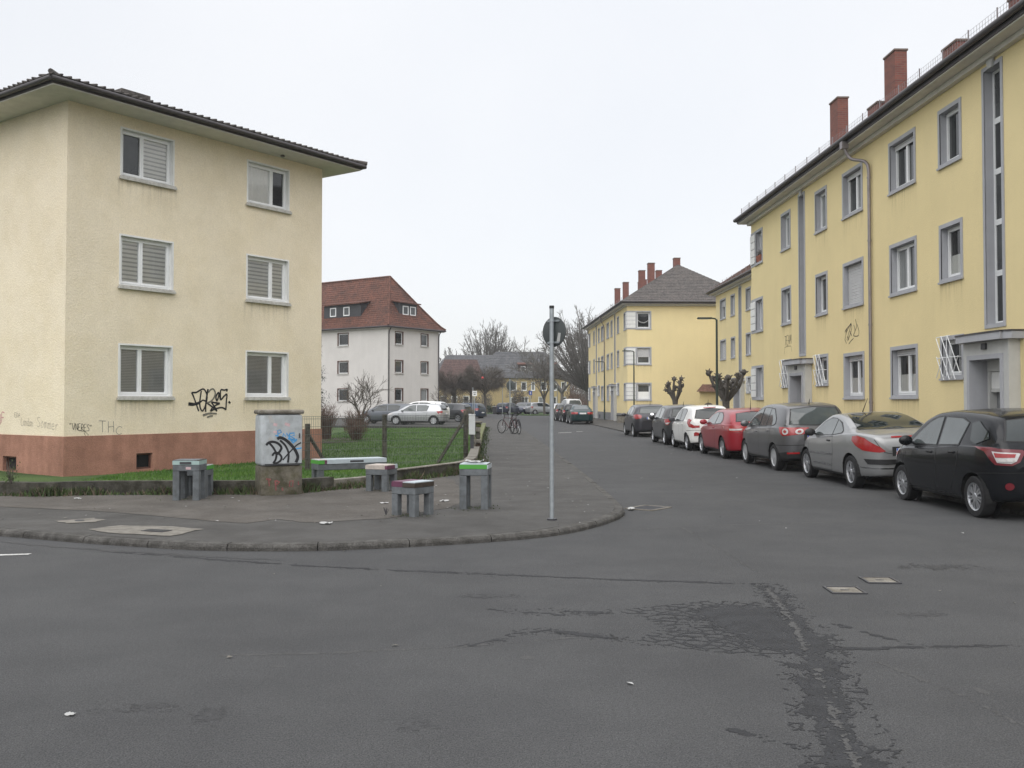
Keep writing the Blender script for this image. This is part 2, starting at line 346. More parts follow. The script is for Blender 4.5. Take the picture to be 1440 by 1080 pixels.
# ================================================================== GROUND
rnd = random.Random(7)
mb = MB(); n = 48
mb.poly([(900 * math.cos(2 * math.pi * i / n), 900 * math.sin(2 * math.pi * i / n), -.35) for i in range(n)])
tag(mb.build('ground', MT['grass_soil']), kind='structure')
mb = MB(); mb.prism([(-95, -45), (95, -45), (95, 190), (-95, 190), (-95, 104), (-3.2, 98), (-2.6, 92), (-1.4, 80), (-.55, 58), (.2, 36), (.6, 20), (.5, 14.2), (-.5, 12.5), (-2.3, 11.7), (-4.3, 12.1), (-6.5, 13), (-8.6, 14.0), (-22, 19.6), (-95, 52)], -.3, 0.0)
tag(mb.build('road', MT['asphalt']), kind='structure')

KERB = [(-22, 18.6), (-12, 14.2), (-8.6, 12.70), (-6.25, 11.68), (-5.1, 11.15), (-4.29, 10.84), (-3.4, 10.55), (-2.31, 10.5), (-1.6, 10.65), (-.65, 10.99), (.04, 11.33),
        (.4, 11.58), (.74, 11.93), (1.1, 12.5), (1.44, 13.23), (1.61, 13.75), (1.68, 14.6), (1.67, 16.96), (1.6, 21.6), (1.45, 27.4), (1.20, 36), (.82, 48), (.45, 58),
        (.1, 69), (-.5, 80), (-2.2, 92)]
kp = [Vector((p.x, p.y, 0)) for p in smooth_poly([(a, b, 0) for a, b in KERB], 6)]
arc = [0]
for i in range(1, len(kp)): arc.append(arc[-1] + (kp[i] - kp[i - 1]).length)
def kat(s):
    s = max(0, min(arc[-1] - 1e-4, s)); i = np.searchsorted(arc, s) - 1; i = max(0, min(len(kp) - 2, i))
    t = (s - arc[i]) / (arc[i + 1] - arc[i]); p = kp[i].lerp(kp[i + 1], t); d = (kp[i + 1] - kp[i]).normalized()
    return p, Vector((-d.y, d.x, 0))       # inward normal (towards the pavement)
def inset(dist): return [tuple((kat(s)[0] + kat(s)[1] * dist)[:2]) for s in np.linspace(0, arc[-1], 140)]
WALLP = [(-20, 22.0), (-13, 17.9), (-8.51, 15.95), (-6.96, 16.10), (-4.32, 16.2), (-3.66, 16.5), (-2.71, 17.62), (-2.22, 18.6), (-1.58, 19.95), (-1.12, 20.95), (-.90, 21.9), (-.86, 23), (-.95, 27), (-1.02, 31), (-1.2, 38),
         (-1.62, 59)]
pv = MB(); pv.prism(inset(.13) + [(-4.2, 92), (-3.4, 80), (-2.6, 66), (-1.70, 59)] + [(a + .03, b + .1) for a, b in WALLP[::-1]], -.2, .08)
walk = tag(pv.build('pavement', MT['asphalt_walk']), kind='structure')
def kerb_piece(s0, s1, name, dz=0.0, k=3, sink=0.0):
    m = MB(); prof = [(0, -.1), (0, .040), (.008, .056), (.030, .078), (.14, .083), (.14, -.1)]
    ring = []
    for j in range(k + 1):
        p, nr = kat(s0 + (s1 - s0) * j / k)
        ring.append([(p + nr * (a + sink)) + Vector((0, 0, z + dz)) for a, z in prof])
    q = len(prof); vs = [v for r in ring for v in r]; fs = []
    for j in range(k):
        for i in range(q): fs.append((j * q + i, (j + 1) * q + i, (j + 1) * q + (i + 1) % q, j * q + (i + 1) % q))
    fs += [tuple(range(q)), tuple(k * q + i for i in range(q - 1, -1, -1))]
    m.add(vs, fs); return m.build(name, MT['kerb'], walk)
s = 8.0
while s < arc[-1] - 1.2:
    near = kat(s)[0].y < 30
    ln = rnd.uniform(.92, 1.05) if near else 6.0
    if s + ln > arc[-1]: break
    kerb_piece(s + .006, s + ln - .006, 'kerb_stone', rnd.uniform(-.007, .002), 3 if near else 6, rnd.uniform(-.004, .004)); s += ln

def inside(p, pl):
    x, y = p[0], p[1]; c = False; n_ = len(pl)
    for i in range(n_):
        x1, y1 = pl[i][:2]; x2, y2 = pl[(i + 1) % n_][:2]
        if (y1 > y) != (y2 > y) and x < (x2 - x1) * (y - y1) / (y2 - y1) + x1: c = not c
    return c
# lighter resurfaced band of the pavement and its concrete patches
def wobble(pts, amp, k=5, seed=1, closed=True):
    r = random.Random(seed); out = []
    pp = [Vector((p[0], p[1], 0)) for p in pts]; nn = len(pp)
    for i in range(nn if closed else nn - 1):
        a, b = pp[i], pp[(i + 1) % nn]
        for j in range(k):
            q = a.lerp(b, j / k); q += Vector((r.uniform(-amp, amp), r.uniform(-amp, amp), 0)); out.append((q.x, q.y))
    if not closed: out.append((pp[-1].x, pp[-1].y))
    return out
def sheet(name, pts, z, m, parent=None):
    b = MB(); b.poly([(p[0], p[1], z) for p in pts]); return b.build(name, MT[m], parent)
band = [(-9.5, 15.05), (-7.6, 14.18), (-5.88, 13.63), (-3.9, 12.48), (-3.4, 12.25), (-3.12, 12.71), (-2.66, 12.33), (-1.7, 12.75), (-.95, 14.0), (-.62, 15.6), (-.95, 17.2), (-1.15, 19.0), (-1.45, 19.75), (-2.22, 18.4), (-2.71, 17.45), (-3.6, 16.35), (-4.32, 16.05), (-8.6, 15.8)]
sheet('resurfaced_strip', wobble(band, .02, 6, 3), .084, 'asphalt_light', walk)
sheet('concrete_patch', wobble([(-5.95, 12.50), (-5.72, 12.24), (-5.42, 12.34), (-5.36, 12.60), (-5.62, 12.80)], .03, 4, 4), .087, 'concrete_pale', walk)
sheet('concrete_patch', wobble([(-5.18, 11.66), (-4.95, 12.03), (-4.35, 11.98), (-3.76, 11.70), (-3.95, 11.06), (-4.62, 11.28)], .03, 4, 5), .087, 'concrete_pale', walk)
cv = MB(); M4 = Matrix.Translation((-4.28, 11.52, .090)) @ Matrix.Rotation(R(-22), 4, 'Z')
cv.box(-.16, .16, -.09, .09, 0, .004, 0, M4); cv.box(-.13, .13, -.065, .065, .004, .007, 1, M4)
tag(cv.build('valve_cover', [MT['dark_metal'], MT['tar_old']]), 'small iron valve cover set in the larger pale concrete patch of the pavement', 'valve cover')
cv = MB(); M4 = Matrix.Translation((-5.66, 12.52, .091)); cv.lathe([(0, .006), (.05, .006), (.06, 0), (.062, -.002)], 14, 0, M4)
tag(cv.build('valve_cover', MT['dark_metal']), 'tiny round iron cover in the smaller pale concrete patch', 'valve cover')

# pavement along the parked cars
RK = [(8.2, -30), (7.75, 0), (7.30, 14), (6.85, 30), (6.36, 44.5), (6.05, 52.3), (5.68, 68.7), (5.1, 90), (4.3, 112)]
rp = MB(); rp.prism([(a + .12, b) for a, b in RK] + [(24, 112), (24, -30)], -.2, .06)
walk2 = tag(rp.build('pavement', MT['asphalt_walk']), kind='structure')
for i in range(len(RK) - 1):
    a, b = Vector(RK[i] + (0,)), Vector(RK[i + 1] + (0,)); L_ = (b - a).length; k = max(1, int(L_ / 4))
    for j in range(k):
        p, q = a.lerp(b, j / k), a.lerp(b, (j + 1) / k); m = MB(); d = (q - p).normalized() * .008
        m.prism([(p + d)[:2], (q - d)[:2], ((q - d).x + .12, (q - d).y), ((p + d).x + .12, (p + d).y)], -.1, .066); m.build('kerb_stone', MT['kerb'], walk2)

# far side of the side street: grass verge and pavement
mb = MB(); mb.prism([(1.6, 113.5), (4.4, 113.5), (14, 114.5), (14, 118), (.6, 117.5)], -.1, .10); tag(mb.build('verge', MT['grass_soil']), kind='structure')
mb = MB(); mb.prism([(-60, 128), (60, 128), (60, 190), (-60, 190)], -.2, .05); tag(mb.build('verge', MT['grass_soil']), kind='structure')

# lawn
def lawn_z(x, y): return -.11 + .02 * math.sin(x * .9 + y * .31) + .015 * math.sin(y * 1.3 - x * .5)
poly = [(-20.1, 22.3), (-13, 18.1), (-8.5, 16.12), (-4.4, 16.4), (-3.78, 16.65), (-2.86, 17.75), (-2.38, 18.72), (-1.72, 20.05), (-1.28, 21.05), (-1.06, 22), (-1.03, 24), (-1.12, 27.5), (-1.2, 31.2), (-1.4, 38), (-1.6, 56), (-2.6, 61.2), (-14, 65), (-34, 65), (-34, 26)]
vs2 = [Vector(p) for p in poly]
gridp = [Vector((x, y)) for x in np.arange(-33, -1, 1.6) for y in np.arange(17, 65, 1.6)]
gridp = [g for g in gridp if inside(g, poly)]
ov, _, of, *_r = delaunay_2d_cdt(vs2 + gridp, [(i, (i + 1) % len(vs2)) for i in range(len(vs2))], [list(range(len(vs2)))], 1, 1e-4)
mb = MB(); mb.add([(p.x, p.y, lawn_z(p.x, p.y)) for p in ov], [tuple(f) for f in of])
tag(mb.build('lawn', MT['grass_soil'], smooth=0), kind='structure')
mb = MB(); mb.prism([(-2.6, 61.4), (-14, 65.2), (-40, 65.2), (-40, 100), (-5, 100), (-4, 80)], -.3, .03)
tag(mb.build('car_park', MT['asphalt_walk']), kind='structure')
mb = MB(); r = random.Random(5)
def blade(mb, x, y, z, h, r):
    a = r.uniform(0, 6.28); w = r.uniform(.006, .014) * (1 + h * 4); lx, ly = r.uniform(-.5, .5) * h, r.uniform(-.5, .5) * h; c, s_ = math.cos(a) * w, math.sin(a) * w
    mb.add([(x - c, y - s_, z - .01), (x + c, y + s_, z - .01), (x + lx, y + ly, z + h)], [(0, 1, 2)])
cnt = 0
while cnt < 62000:
    u = r.random(); y = 16.3 + 46 * u ** 1.7; x = r.uniform(-9.5, -.95)
    if cnt % 5 == 0: x, y = r.uniform(-9.5, -1), r.uniform(16.2, 27)
    if not inside((x, y), poly): continue
    blade(mb, x, y, lawn_z(x, y), r.uniform(.03, .075) * (1 + .012 * max(0, y - 25)), r); cnt += 1
tag(mb.build('grass', MT['grass']), kind='stuff')

# ------------------------------------------------------------------ tar seams, crazing and wear on the carriageway
tar, old, pale = MB(), MB(), MB(); Z1, Z2 = .002, .004
up = (0, 0, 1)
def crack(dst, pts, w, seed, z=Z1, jit=.03, step=.10, branch=0.0, blen=.35):
    r = random.Random(seed); P = [Vector((p[0], p[1], z)) for p in pts]; out = []; ws = []
    for i in range(len(P) - 1):
        k = max(1, int((P[i + 1] - P[i]).length / step))
        for j in range(k):
            t = j / k; q = P[i].lerp(P[i + 1], t) + Vector((r.uniform(-jit, jit), r.uniform(-jit, jit), 0)); out.append(q)
            f = (i + t) / (len(P) - 1); ww = (w[0] + (w[1] - w[0]) * f) if hasattr(w, '__len__') else w
            ws.append(ww * r.uniform(.35, 1.5))
            if branch and r.random() < branch:
                a = r.uniform(0, 6.28); ln = r.uniform(.3, 1) * blen
                sub = [q]; 
                for _ in range(4): a += r.uniform(-.6, .6); sub.append(sub[-1] + Vector((math.cos(a), math.sin(a) * .8, 0)) * ln / 4)
                dst.ribbon([p + Vector((0, 0, .0001 * ii)) for ii, p in enumerate(sub)], [max(.006, ww * .45), max(.005, ww * .4), .006, .004, .002], up)
    out.append(P[-1]); ws.append(ws[-1] * .4); dst.ribbon(out, ws, up)
def jag(dst, centre, widths, seed, z, step=.045, amp=.35):
    r = random.Random(seed); P = [Vector((p[0], p[1], z)) for p in centre]; Lf, Rt = [], []
    wl = wr = 1.0
    for i in range(len(P) - 1):
        k = max(1, int((P[i + 1] - P[i]).length / step)); d = (P[i + 1] - P[i]).normalized(); nr = Vector((-d.y, d.x, 0))
        for j in range(k):
            t = j / k; w = (widths[i] + (widths[i + 1] - widths[i]) * t) / 2
            wl = max(.45, min(1.6, wl + r.uniform(-amp, amp))); wr = max(.45, min(1.6, wr + r.uniform(-amp, amp)))
            q = P[i].lerp(P[i + 1], t); Lf.append(q + nr * w * wl); Rt.append(q - nr * w * wr)
    n_ = len(Lf); dst.add(Lf + Rt, [(i, i + 1, n_ + i + 1, n_ + i) for i in range(n_ - 1)])

# every tar mark is cut from a fine field: a shape, roughened by noise, with crazed edges
def seg_d(x, y, P):
    best, at_ = 9.0, 0.0
    for i in range(len(P) - 1):
        (ax, ay), (bx, by) = P[i][:2], P[i + 1][:2]; dx, dy = bx - ax, by - ay; t = max(0, min(1, ((x - ax) * dx + (y - ay) * dy) / (dx * dx + dy * dy)))
        d = math.hypot(x - ax - t * dx, y - ay - t * dy)
        if d < best: best, at_ = d, i + t
    return best, at_
def fbm(x, y, s_, ax=1.0, ay=1.0, o=3): return mnoise.fractal((x * s_ * ax, y * s_ * ay, 3.7), 1.0, 2.0, o)
def edge_v(x, y, s_):
    d, _p = mnoise.voronoi((x * s_, y * s_ * 1.15, 1.3)); return d[1] - d[0]
def field(dst, x0, x1, y0, y1, c, fn, z):
    ny = int((y1 - y0) / c); nx = int((x1 - x0) / c)
    for j in range(ny):
        y = y0 + j * c; run = None
        for i in range(nx + 1):
            on = i < nx and fn(x0 + (i + .5) * c, y + c / 2) > 0
            if on and run is None: run = x0 + i * c
            elif not on and run is not None: dst.add([(run, y, z), (x0 + i * c, y, z), (x0 + i * c, y + c, z), (run, y + c, z)], [(0, 1, 2, 3)]); run = None
strip = [(2.27, 8.50), (2.15, 7.62), (2.10, 7.1), (2.02, 6.55), (1.90, 6.0), (1.78, 5.5), (1.68, 5.07), (1.60, 4.6), (1.52, 4.2), (1.42, 3.6), (1.32, 3.0)]
sw_ = [.04, .075, .10, .14, .13, .12, .11, .13, .13, .12, .12]
blob = [(1.34, 7.50), (1.50, 7.66), (1.78, 7.74), (2.1, 7.7), (2.14, 7.0), (2.1, 6.5), (1.92, 6.36), (1.66, 6.40), (1.50, 6.72), (1.42, 7.1)]
halo = [(.86, 7.5), (1.2, 7.66), (1.6, 7.85), (2.1, 7.8), (2.2, 6.4), (1.7, 6.2), (1.2, 6.40), (.86, 6.52), (1.1, 6.9), (1.1, 7.2)]
def poly_sd(x, y, pl):
    d = seg_d(x, y, pl + [pl[0]])[0]; return d if inside((x, y), pl) else -d
def tar_fn(x, y):
    d, t = seg_d(x, y, strip); i = min(int(t), len(strip) - 2); w = sw_[i] + (sw_[i + 1] - sw_[i]) * (t - i); n1 = fbm(x, y, 5.5); n2 = fbm(x, y, 26, 1, .7, 2)
    a = (w - d) * 10 + n1 * .75 + n2 * .6
    b = poly_sd(x, y, blob) * 6 + n1 * .8 + n2 * .6
    v = max(a, b)
    if v < 1.0 and n2 > .26 and n1 < .35: v = -1          # worn through
    if v < 0:
        h = poly_sd(x, y, halo)
        if (h > -.05 and n1 > -.5) or (d < w + .12 and n1 > -.25):
            e_ = edge_v(x, y, 9); v = (.09 + .07 * n1 + .04 * n2 if h > -.05 else .045) - e_
    return v
field(tar, .85, 2.75, 2.9, 8.62, .0125, tar_fn, Z1)
def seam(P, w, c=.0125, pad=.13, stretch=.35, rough=.9, craze=.0, skip=None):
    x0, x1 = min(p[0] for p in P) - pad, max(p[0] for p in P) + pad; y0, y1 = min(p[1] for p in P) - pad, max(p[1] for p in P) + pad
    def fn(x, y):
        if skip and skip(x, y): return -1
        d, t = seg_d(x, y, P)
        if d > pad: return -1
        i = min(int(t), len(P) - 2); ww = w[i] + (w[i + 1] - w[i]) * (t - i) if hasattr(w, '__len__') else w
        d2 = abs(d + fbm(x, y, 3.0) * .035); n2 = fbm(x, y, 17, stretch, 1, 3); v = (ww * .5 - d2) * 22 + n2 * rough
        if v < 0 and craze and d < pad * .95 and fbm(x, y, 4) > -.1: v = craze * (1 - d / pad) - edge_v(x, y, 10)
        return v
    k = len(P) - 1
    for i in range(k):           # one narrow field per stretch, so that bounding boxes stay small
        a, b = P[i], P[i + 1]; n_ = max(1, int(abs(b[0] - a[0]) / .6 + abs(b[1] - a[1]) / .6))
        for q in range(n_):
            xa, xb = a[0] + (b[0] - a[0]) * q / n_, a[0] + (b[0] - a[0]) * (q + 1) / n_; ya, yb = a[1] + (b[1] - a[1]) * q / n_, a[1] + (b[1] - a[1]) * (q + 1) / n_
            if abs(xb - xa) >= abs(yb - ya): yield_box = (min(xa, xb), max(xa, xb), min(ya, yb) - pad, max(ya, yb) + pad)
            else: yield_box = (min(xa, xb) - pad, max(xa, xb) + pad, min(ya, yb), max(ya, yb))
            field(tar, *yield_box, c, fn, Z1 + .0002 * ((i + q) % 4))
in_main = lambda x, y: .85 < x < 2.75 and 2.9 < y < 8.62
seam([(-4.5, 10.46), (-4.08, 10.37), (-3.1, 9.95), (-2.14, 9.60), (-1.11, 9.32), (-.14, 9.09), (.85, 8.87)], [.015, .02, .045, .06, .05, .055, .06], pad=.10, craze=.04)
seam([(.85, 8.87), (1.8, 8.67), (2.21, 8.56), (2.42, 8.60)], [.06, .07, .09, .03], pad=.11, craze=.07, skip=in_main)
seam([(-.28, 6.43), (0, 6.79), (.3, 6.87), (.64, 6.69), (.85, 6.60)], [.012, .022, .03, .04, .05], pad=.12, craze=.05, skip=in_main)
seam([(-.2, 7.57), (.22, 7.43), (.42, 7.38)], .014, pad=.09, rough=1.3, craze=.05); seam([(.2, 7.52), (.72, 7.44), (.86, 7.48)], [.012, .03, .03], pad=.15, rough=1.3, craze=.08, skip=in_main)
seam([(2.75, 6.42), (3.45, 6.47), (4.6, 6.53), (6.2, 6.62)], [.02, .016, .012, .010], pad=.06, craze=.02)
seam([(2.75, 6.42), (2.62, 6.62), (2.46, 6.92), (2.36, 7.15)], [.016, .014, .012, .005], pad=.05)
field(tar, 2.0, 2.75, 6.30, 6.50, .0125, lambda x, y: (.022 - abs(seg_d(x, y, [(2.0, 6.36), (2.39, 6.38), (2.75, 6.42)])[0] + fbm(x, y, 3) * .02)) * 25 + fbm(x, y, 18, .35, 1) * .8 if tar_fn(x, y) <= 0 else -1, Z1 + .0005)
seam([(1.10, 4.83), (1.2, 4.68), (1.36, 4.58)], [.03, .025, .02], pad=.07, craze=.04, skip=lambda x, y: tar_fn(x, y) > 0)
crack(old, [(-6.2, 11.30), (-5.2, 10.82), (-4.2, 10.46), (-3.2, 10.16), (-2.4, 9.92)], (.03, .10), 3, jit=.03)
def soft(dst, P, w, z, seed_, c=.011, keep=.0):
    for i in range(len(P) - 1):
        a, b = P[i], P[i + 1]; n_ = max(1, int(max(abs(b[0] - a[0]), abs(b[1] - a[1])) / .6))
        for q in range(n_):
            xa, xb = a[0] + (b[0] - a[0]) * q / n_, a[0] + (b[0] - a[0]) * (q + 1) / n_; ya, yb = a[1] + (b[1] - a[1]) * q / n_, a[1] + (b[1] - a[1]) * (q + 1) / n_
            bx = (min(xa, xb) - (.06 if abs(xb - xa) < abs(yb - ya) else 0), max(xa, xb) + (.06 if abs(xb - xa) < abs(yb - ya) else 0), min(ya, yb) - (.06 if abs(xb - xa) >= abs(yb - ya) else 0), max(ya, yb) + (.06 if abs(xb - xa) >= abs(yb - ya) else 0))
            field(dst, *bx, c, lambda x, y: (w * .5 - seg_d(x, y, [(xa, ya), (xb, yb)])[0]) * 30 + fbm(x + seed_, y, 24, 1, 1, 3) * 1.1 + fbm(x + seed_, y, 3) * .5 + keep, z)
soft(pale, [(2.24, 8.42), (2.13, 7.5), (2.05, 6.9), (1.93, 6.3)], .035, Z2, 3.1)
soft(pale, [(1.88, 5.9), (1.74, 5.3), (1.64, 4.8), (1.55, 4.3), (1.46, 3.8)], .018, Z2, 5.1)
tag(tar.build('tar_seal', MT['tar']), kind='structure'); tag(old.build('tar_stain', MT['tar_old']), kind='structure')
soft(pale, [(1.25, 12.17), (2.25, 12.58), (3.65, 12.9), (5.2, 13.2)], .028, .0015, 7.7, .02, .2); soft(pale, [(2.22, 12.55), (2.30, 10.67), (2.38, 9.02)], .012, .0015, 8.8, .014)
soft(pale, [(-1.9, 6.2), (-1.2, 6.27), (-.4, 6.42), (.2, 6.6), (.45, 6.68)], .02, .0015, 9.3); soft(pale, [(2.3, 6.05), (2.5, 5.4), (2.6, 4.8), (2.65, 4.3)], .03, .0015, 4.4)
for cx, cy, rx, ry in [(.1, 6.15, .06, .05), (2.66, 5.45, .035, .07), (-1.45, 5.95, .05, .02)]:
    pale.poly([(cx + rx * math.cos(t) * rnd.uniform(.75, 1.1), cy + ry * math.sin(t) * rnd.uniform(.75, 1.1), .0015) for t in np.linspace(0, 6.28, 13)[:-1]])
tag(pale.build('road_wear', MT['pale_wear']), kind='structure')
mb = MB()
for (cx, cy, rx, ry, sd_) in [(-1.55, 5.02, .20, .16, 1), (-2.0, 5.15, .22, .10, 2), (-.5, 4.9, .14, .12, 3), (-3.0, 4.35, .3, .14, 4), (3.2, 7.4, .25, .12, 5), (.4, 4.2, .2, .1, 6), (-.2, 8.1, .3, .1, 7), (4.2, 9.5, .5, .2, 8)]:
    field(mb, cx - rx * 1.3, cx + rx * 1.3, cy - ry * 1.3, cy + ry * 1.3, .011, lambda x, y: .25 - math.hypot((x - cx) / rx, (y - cy) / ry) * .75 + fbm(x + sd_, y, 6) * .5 + fbm(x, y + sd_, 40, 1, 1, 2) * .8, .0015)
tag(mb.build('oil_stain', MT['tar_old']), kind='structure')
mb = MB(); mb.poly([(-6.2, 10.02, .005), (-5.18, 10.24, .005), (-5.18, 10.33, .005), (-6.2, 10.12, .005)]); mb.poly([(2.45, 50.0, .005), (3.2, 51.0, .005), (3.17, 51.3, .005), (2.42, 50.3, .005)]); mb.poly([(3.55, 52.2, .005), (3.9, 52.4, .005), (3.88, 52.7, .005), (3.52, 52.5, .005)])
tag(mb.build('lane_marking', MT['road_paint']), kind='structure')
for (x, y, a, lab) in [(2.89, 8.32, -3, 'square iron access cover in the road, the one nearer the camera of the pair'), (3.37, 8.78, -3, 'square iron access cover in the road, the one nearer the parked black hatchback')]:
    root = empty('access_cover', (x, y, 0), R(a), lab, 'access cover', 'square access covers in the carriageway')
    m = MB()
    for (x0, x1, y0, y1) in [(-.15, .15, -.15, -.128), (-.15, .15, .128, .15), (-.15, -.128, -.128, .128), (.128, .15, -.128, .128)]: m.box(x0, x1, y0, y1, .001, .012)
    m.build('cover_frame', MT['dark_metal'], root)
    m = MB(); m.box(-.122, .122, -.122, .122, .001, .007); m.build('cover_plate', MT['concrete'], root)
    m = MB(); m.box(-.035, .035, -.012, .012, .0072, .010); m.build('lifting_slot', MT['dark_metal'], root)
root = empty('drain_grate', (2.10, 14.72, 0), R(52), 'iron gully grate in the road beside the corner kerb', 'drain grate')
m = MB()
for (x0, x1, y0, y1) in [(-.3, .3, -.24, -.2), (-.3, .3, .2, .24), (-.3, -.26, -.2, .2), (.26, .3, -.2, .2)]: m.box(x0, x1, y0, y1, .001, .014)
m.build('grate_frame', MT['concrete'], root)
m = MB(); m.box(-.26, .26, -.2, .2, .001, .003); m.build('sump', MT['dark'], root)
for i in range(7):
    m = MB(); x = -.22 + i * .073; m.box(x - .016, x + .016, -.2, .2, .004, .012); m.build('grate_bar', MT['dark_metal'], root)

# litter
sc = [(-2.37, 12.19, .088, .10, 'flattened white paper scrap lying on the dark pavement'), (-2.31, 5.03, .004, .036, 'small crumpled pale wrapper on the road at lower left'), (1.80, 14.45, .02, .10, 'white crumpled plastic scrap against the corner kerb by the drain'),
      (-9.0, 17.0 - 1.6, .09, .10, 'white paper cup lying at the foot of the low wall'), (-1.95, 14.6, .09, .08, 'thin white paper strip on the pavement between the stools'), (-6.95, 15.3, .09, .07, 'white torn slip of paper on the pavement before the low wall'), (-1.05, 14.9, .09, .09, 'thin paper strip on the pavement left of the tall stool')]
for x, y, z, s_, lab in sc:
    m = MB(); r = random.Random(int(x * 100)); k = 5; P = {}
    for i in range(k):
        for j in range(k): P[i, j] = Vector(((i / 4 - .5) * s_ * 1.5 + r.uniform(-.1, .1) * s_, (j / 4 - .5) * s_ + r.uniform(-.1, .1) * s_, r.uniform(0, .28) * s_))
    for i in range(k - 1):
        for j in range(k - 1): m.quad(P[i, j], P[i + 1, j], P[i + 1, j + 1], P[i, j + 1])
    tag(m.build('paper_scrap', MT['paper'], None, (x, y, z), (0, 0, r.uniform(0, 3))), lab, 'litter', 'scraps of paper on the ground')
m = MB(); r = random.Random(9)
for i in range(300):
    u = r.random()
    if u < .5: x, y, z = r.uniform(-8, 1.2), r.uniform(12, 19), .090
    elif u < .75: x, y, z = r.uniform(-1, 1.2), r.uniform(14, 45), .090
    else: x, y, z = r.uniform(-4, 6), r.uniform(5, 32), .008
    if u < .5 and (y - 16.1 > (x + 4) * .9 or x > 1.2 or y > 18): continue
    if u < .5 and y < 13 and x > .9: continue
    a = r.uniform(0, 6.28); w, l_ = r.uniform(.006, .02), r.uniform(.01, .035); c, s_ = math.cos(a), math.sin(a)
    m.add([(x + c * l_, y + s_ * l_, z), (x - s_ * w, y + c * w, z + .006), (x - c * l_, y - s_ * l_, z), (x + s_ * w, y - c * w, z + .003)], [(0, 1, 2, 3)], 0 if r.random() < .35 else 1)
tag(m.build('litter_bits', [MT['paper'], MT['concrete_pale']]), kind='stuff')

# ------------------------------------------------------------------ low garden wall
W3 = [Vector((p.x, p.y, 0)) for p in smooth_poly([(a, b, 0) for a, b in WALLP], 4)]
lw = empty('garden_wall', (-4.3, 16.2, 0), 0, 'low weathered concrete wall edging the lawn round the street corner', 'wall')
off = Vector((-4.3, 16.2, 0))
def wall_run(i0, i1, zt, th, name, m, zb=-.15, out=0.0):
    mb = MB(); k = i1 - i0 + 1; A, B = [], []
    for i in range(i0, i1 + 1):
        d = (W3[min(i + 1, len(W3) - 1)] - W3[max(i - 1, 0)]).normalized(); nr = Vector((-d.y, d.x, 0)); A.append(W3[i] - off - nr * out); B.append(W3[i] - off + nr * th)
    vs = [p + Vector((0, 0, zb)) for p in A] + [p + Vector((0, 0, zt)) for p in A] + [p + Vector((0, 0, zt)) for p in B] + [p + Vector((0, 0, zb)) for p in B]; fs = []
    for i in range(k - 1):
        for a in range(3): fs.append((a * k + i, a * k + i + 1, (a + 1) * k + i + 1, (a + 1) * k + i))
    fs += [(0, k, 2 * k, 3 * k), (k - 1, 4 * k - 1, 3 * k - 1, 2 * k - 1)]
    mb.add(vs, fs); return mb.build(name, MT[m], lw)
split = min(range(len(W3)), key=lambda i: (W3[i] - Vector((-.9, 21.9, 0))).length)
step0 = min(range(len(W3)), key=lambda i: (W3[i] - Vector((-3.3, 16.9, 0))).length); step1 = min(range(len(W3)), key=lambda i: (W3[i] - Vector((-2.6, 17.8, 0))).length)
wall_run(0, step0, .30, .18, 'wall_section', 'concrete_dirty'); wall_run(step0, step1, .25, .2, 'wall_section', 'concrete'); wall_run(step1, split, .30, .18, 'wall_section', 'concrete_dirty'); wall_run(split, len(W3) - 1, .27, .19, 'wall_section', 'mossy')
wall_run(step1 + 0, split, .318, .185, 'wall_coping', 'concrete', .301, .012)
i = split
P0 = [W3[j] for j in range(split, len(W3))]; ac = [0]
for j in range(1, len(P0)): ac.append(ac[-1] + (P0[j] - P0[j - 1]).length)
s = 0.0
while s < ac[-1] - .5:
    ln = .98 if s < 12 else 4.0; ln = min(ln, ac[-1] - s)
    def at(q):
        j = max(0, min(len(P0) - 2, int(np.searchsorted(ac, q)) - 1)); t = (q - ac[j]) / (ac[j + 1] - ac[j]); d = (P0[j + 1] - P0[j]).normalized(); return P0[j].lerp(P0[j + 1], t) - off, Vector((-d.y, d.x, 0))
    m = MB(); a, na = at(s + .006); b, nb_ = at(s + ln - .006); m.prism([(a - na * .02)[:2], (b - nb_ * .02)[:2], (b + nb_ * .21)[:2], (a + na * .21)[:2]], .272, .335 + rnd.uniform(-.006, .006)); m.build('coping_stone', MT['concrete_pale' if s < 8 else 'mossy'], lw); s += ln
# weeds, moss and leaf litter along its foot
m = MB(); r = random.Random(31)
for i in range(11000):
    t = r.uniform(8, len(W3) - 14) if r.random() < .8 else r.uniform(8, 24); j = int(t); p = W3[j].lerp(W3[j + 1], t - j); d = (W3[j + 1] - W3[j]).normalized(); nr = Vector((-d.y, d.x, 0))
    cl = .5 + .5 * math.sin(t * 2.1) * math.sin(t * .77 + 1)
    if r.random() > .25 + .75 * cl: continue
    p = p - nr * abs(r.gauss(0, .09)); h = r.uniform(.03, .17) * (.4 + cl); a = r.uniform(0, 6.28); w = r.uniform(.008, .022)
    if (p - Vector((-4.02, 16.4, 0))).length < .42: continue
    lx, ly = r.uniform(-.6, .6) * h, r.uniform(-.6, .6) * h
    m.add([(p.x - w * math.cos(a), p.y - w * math.sin(a), .08), (p.x + w * math.cos(a), p.y + w * math.sin(a), .08), (p.x + lx, p.y + ly, .08 + h)], [(0, 1, 2)], 0 if r.random() < .62 else 1)
tag(m.build('weeds', [MT['weed'], MT['dead_leaf']]), kind='stuff')
m = MB()
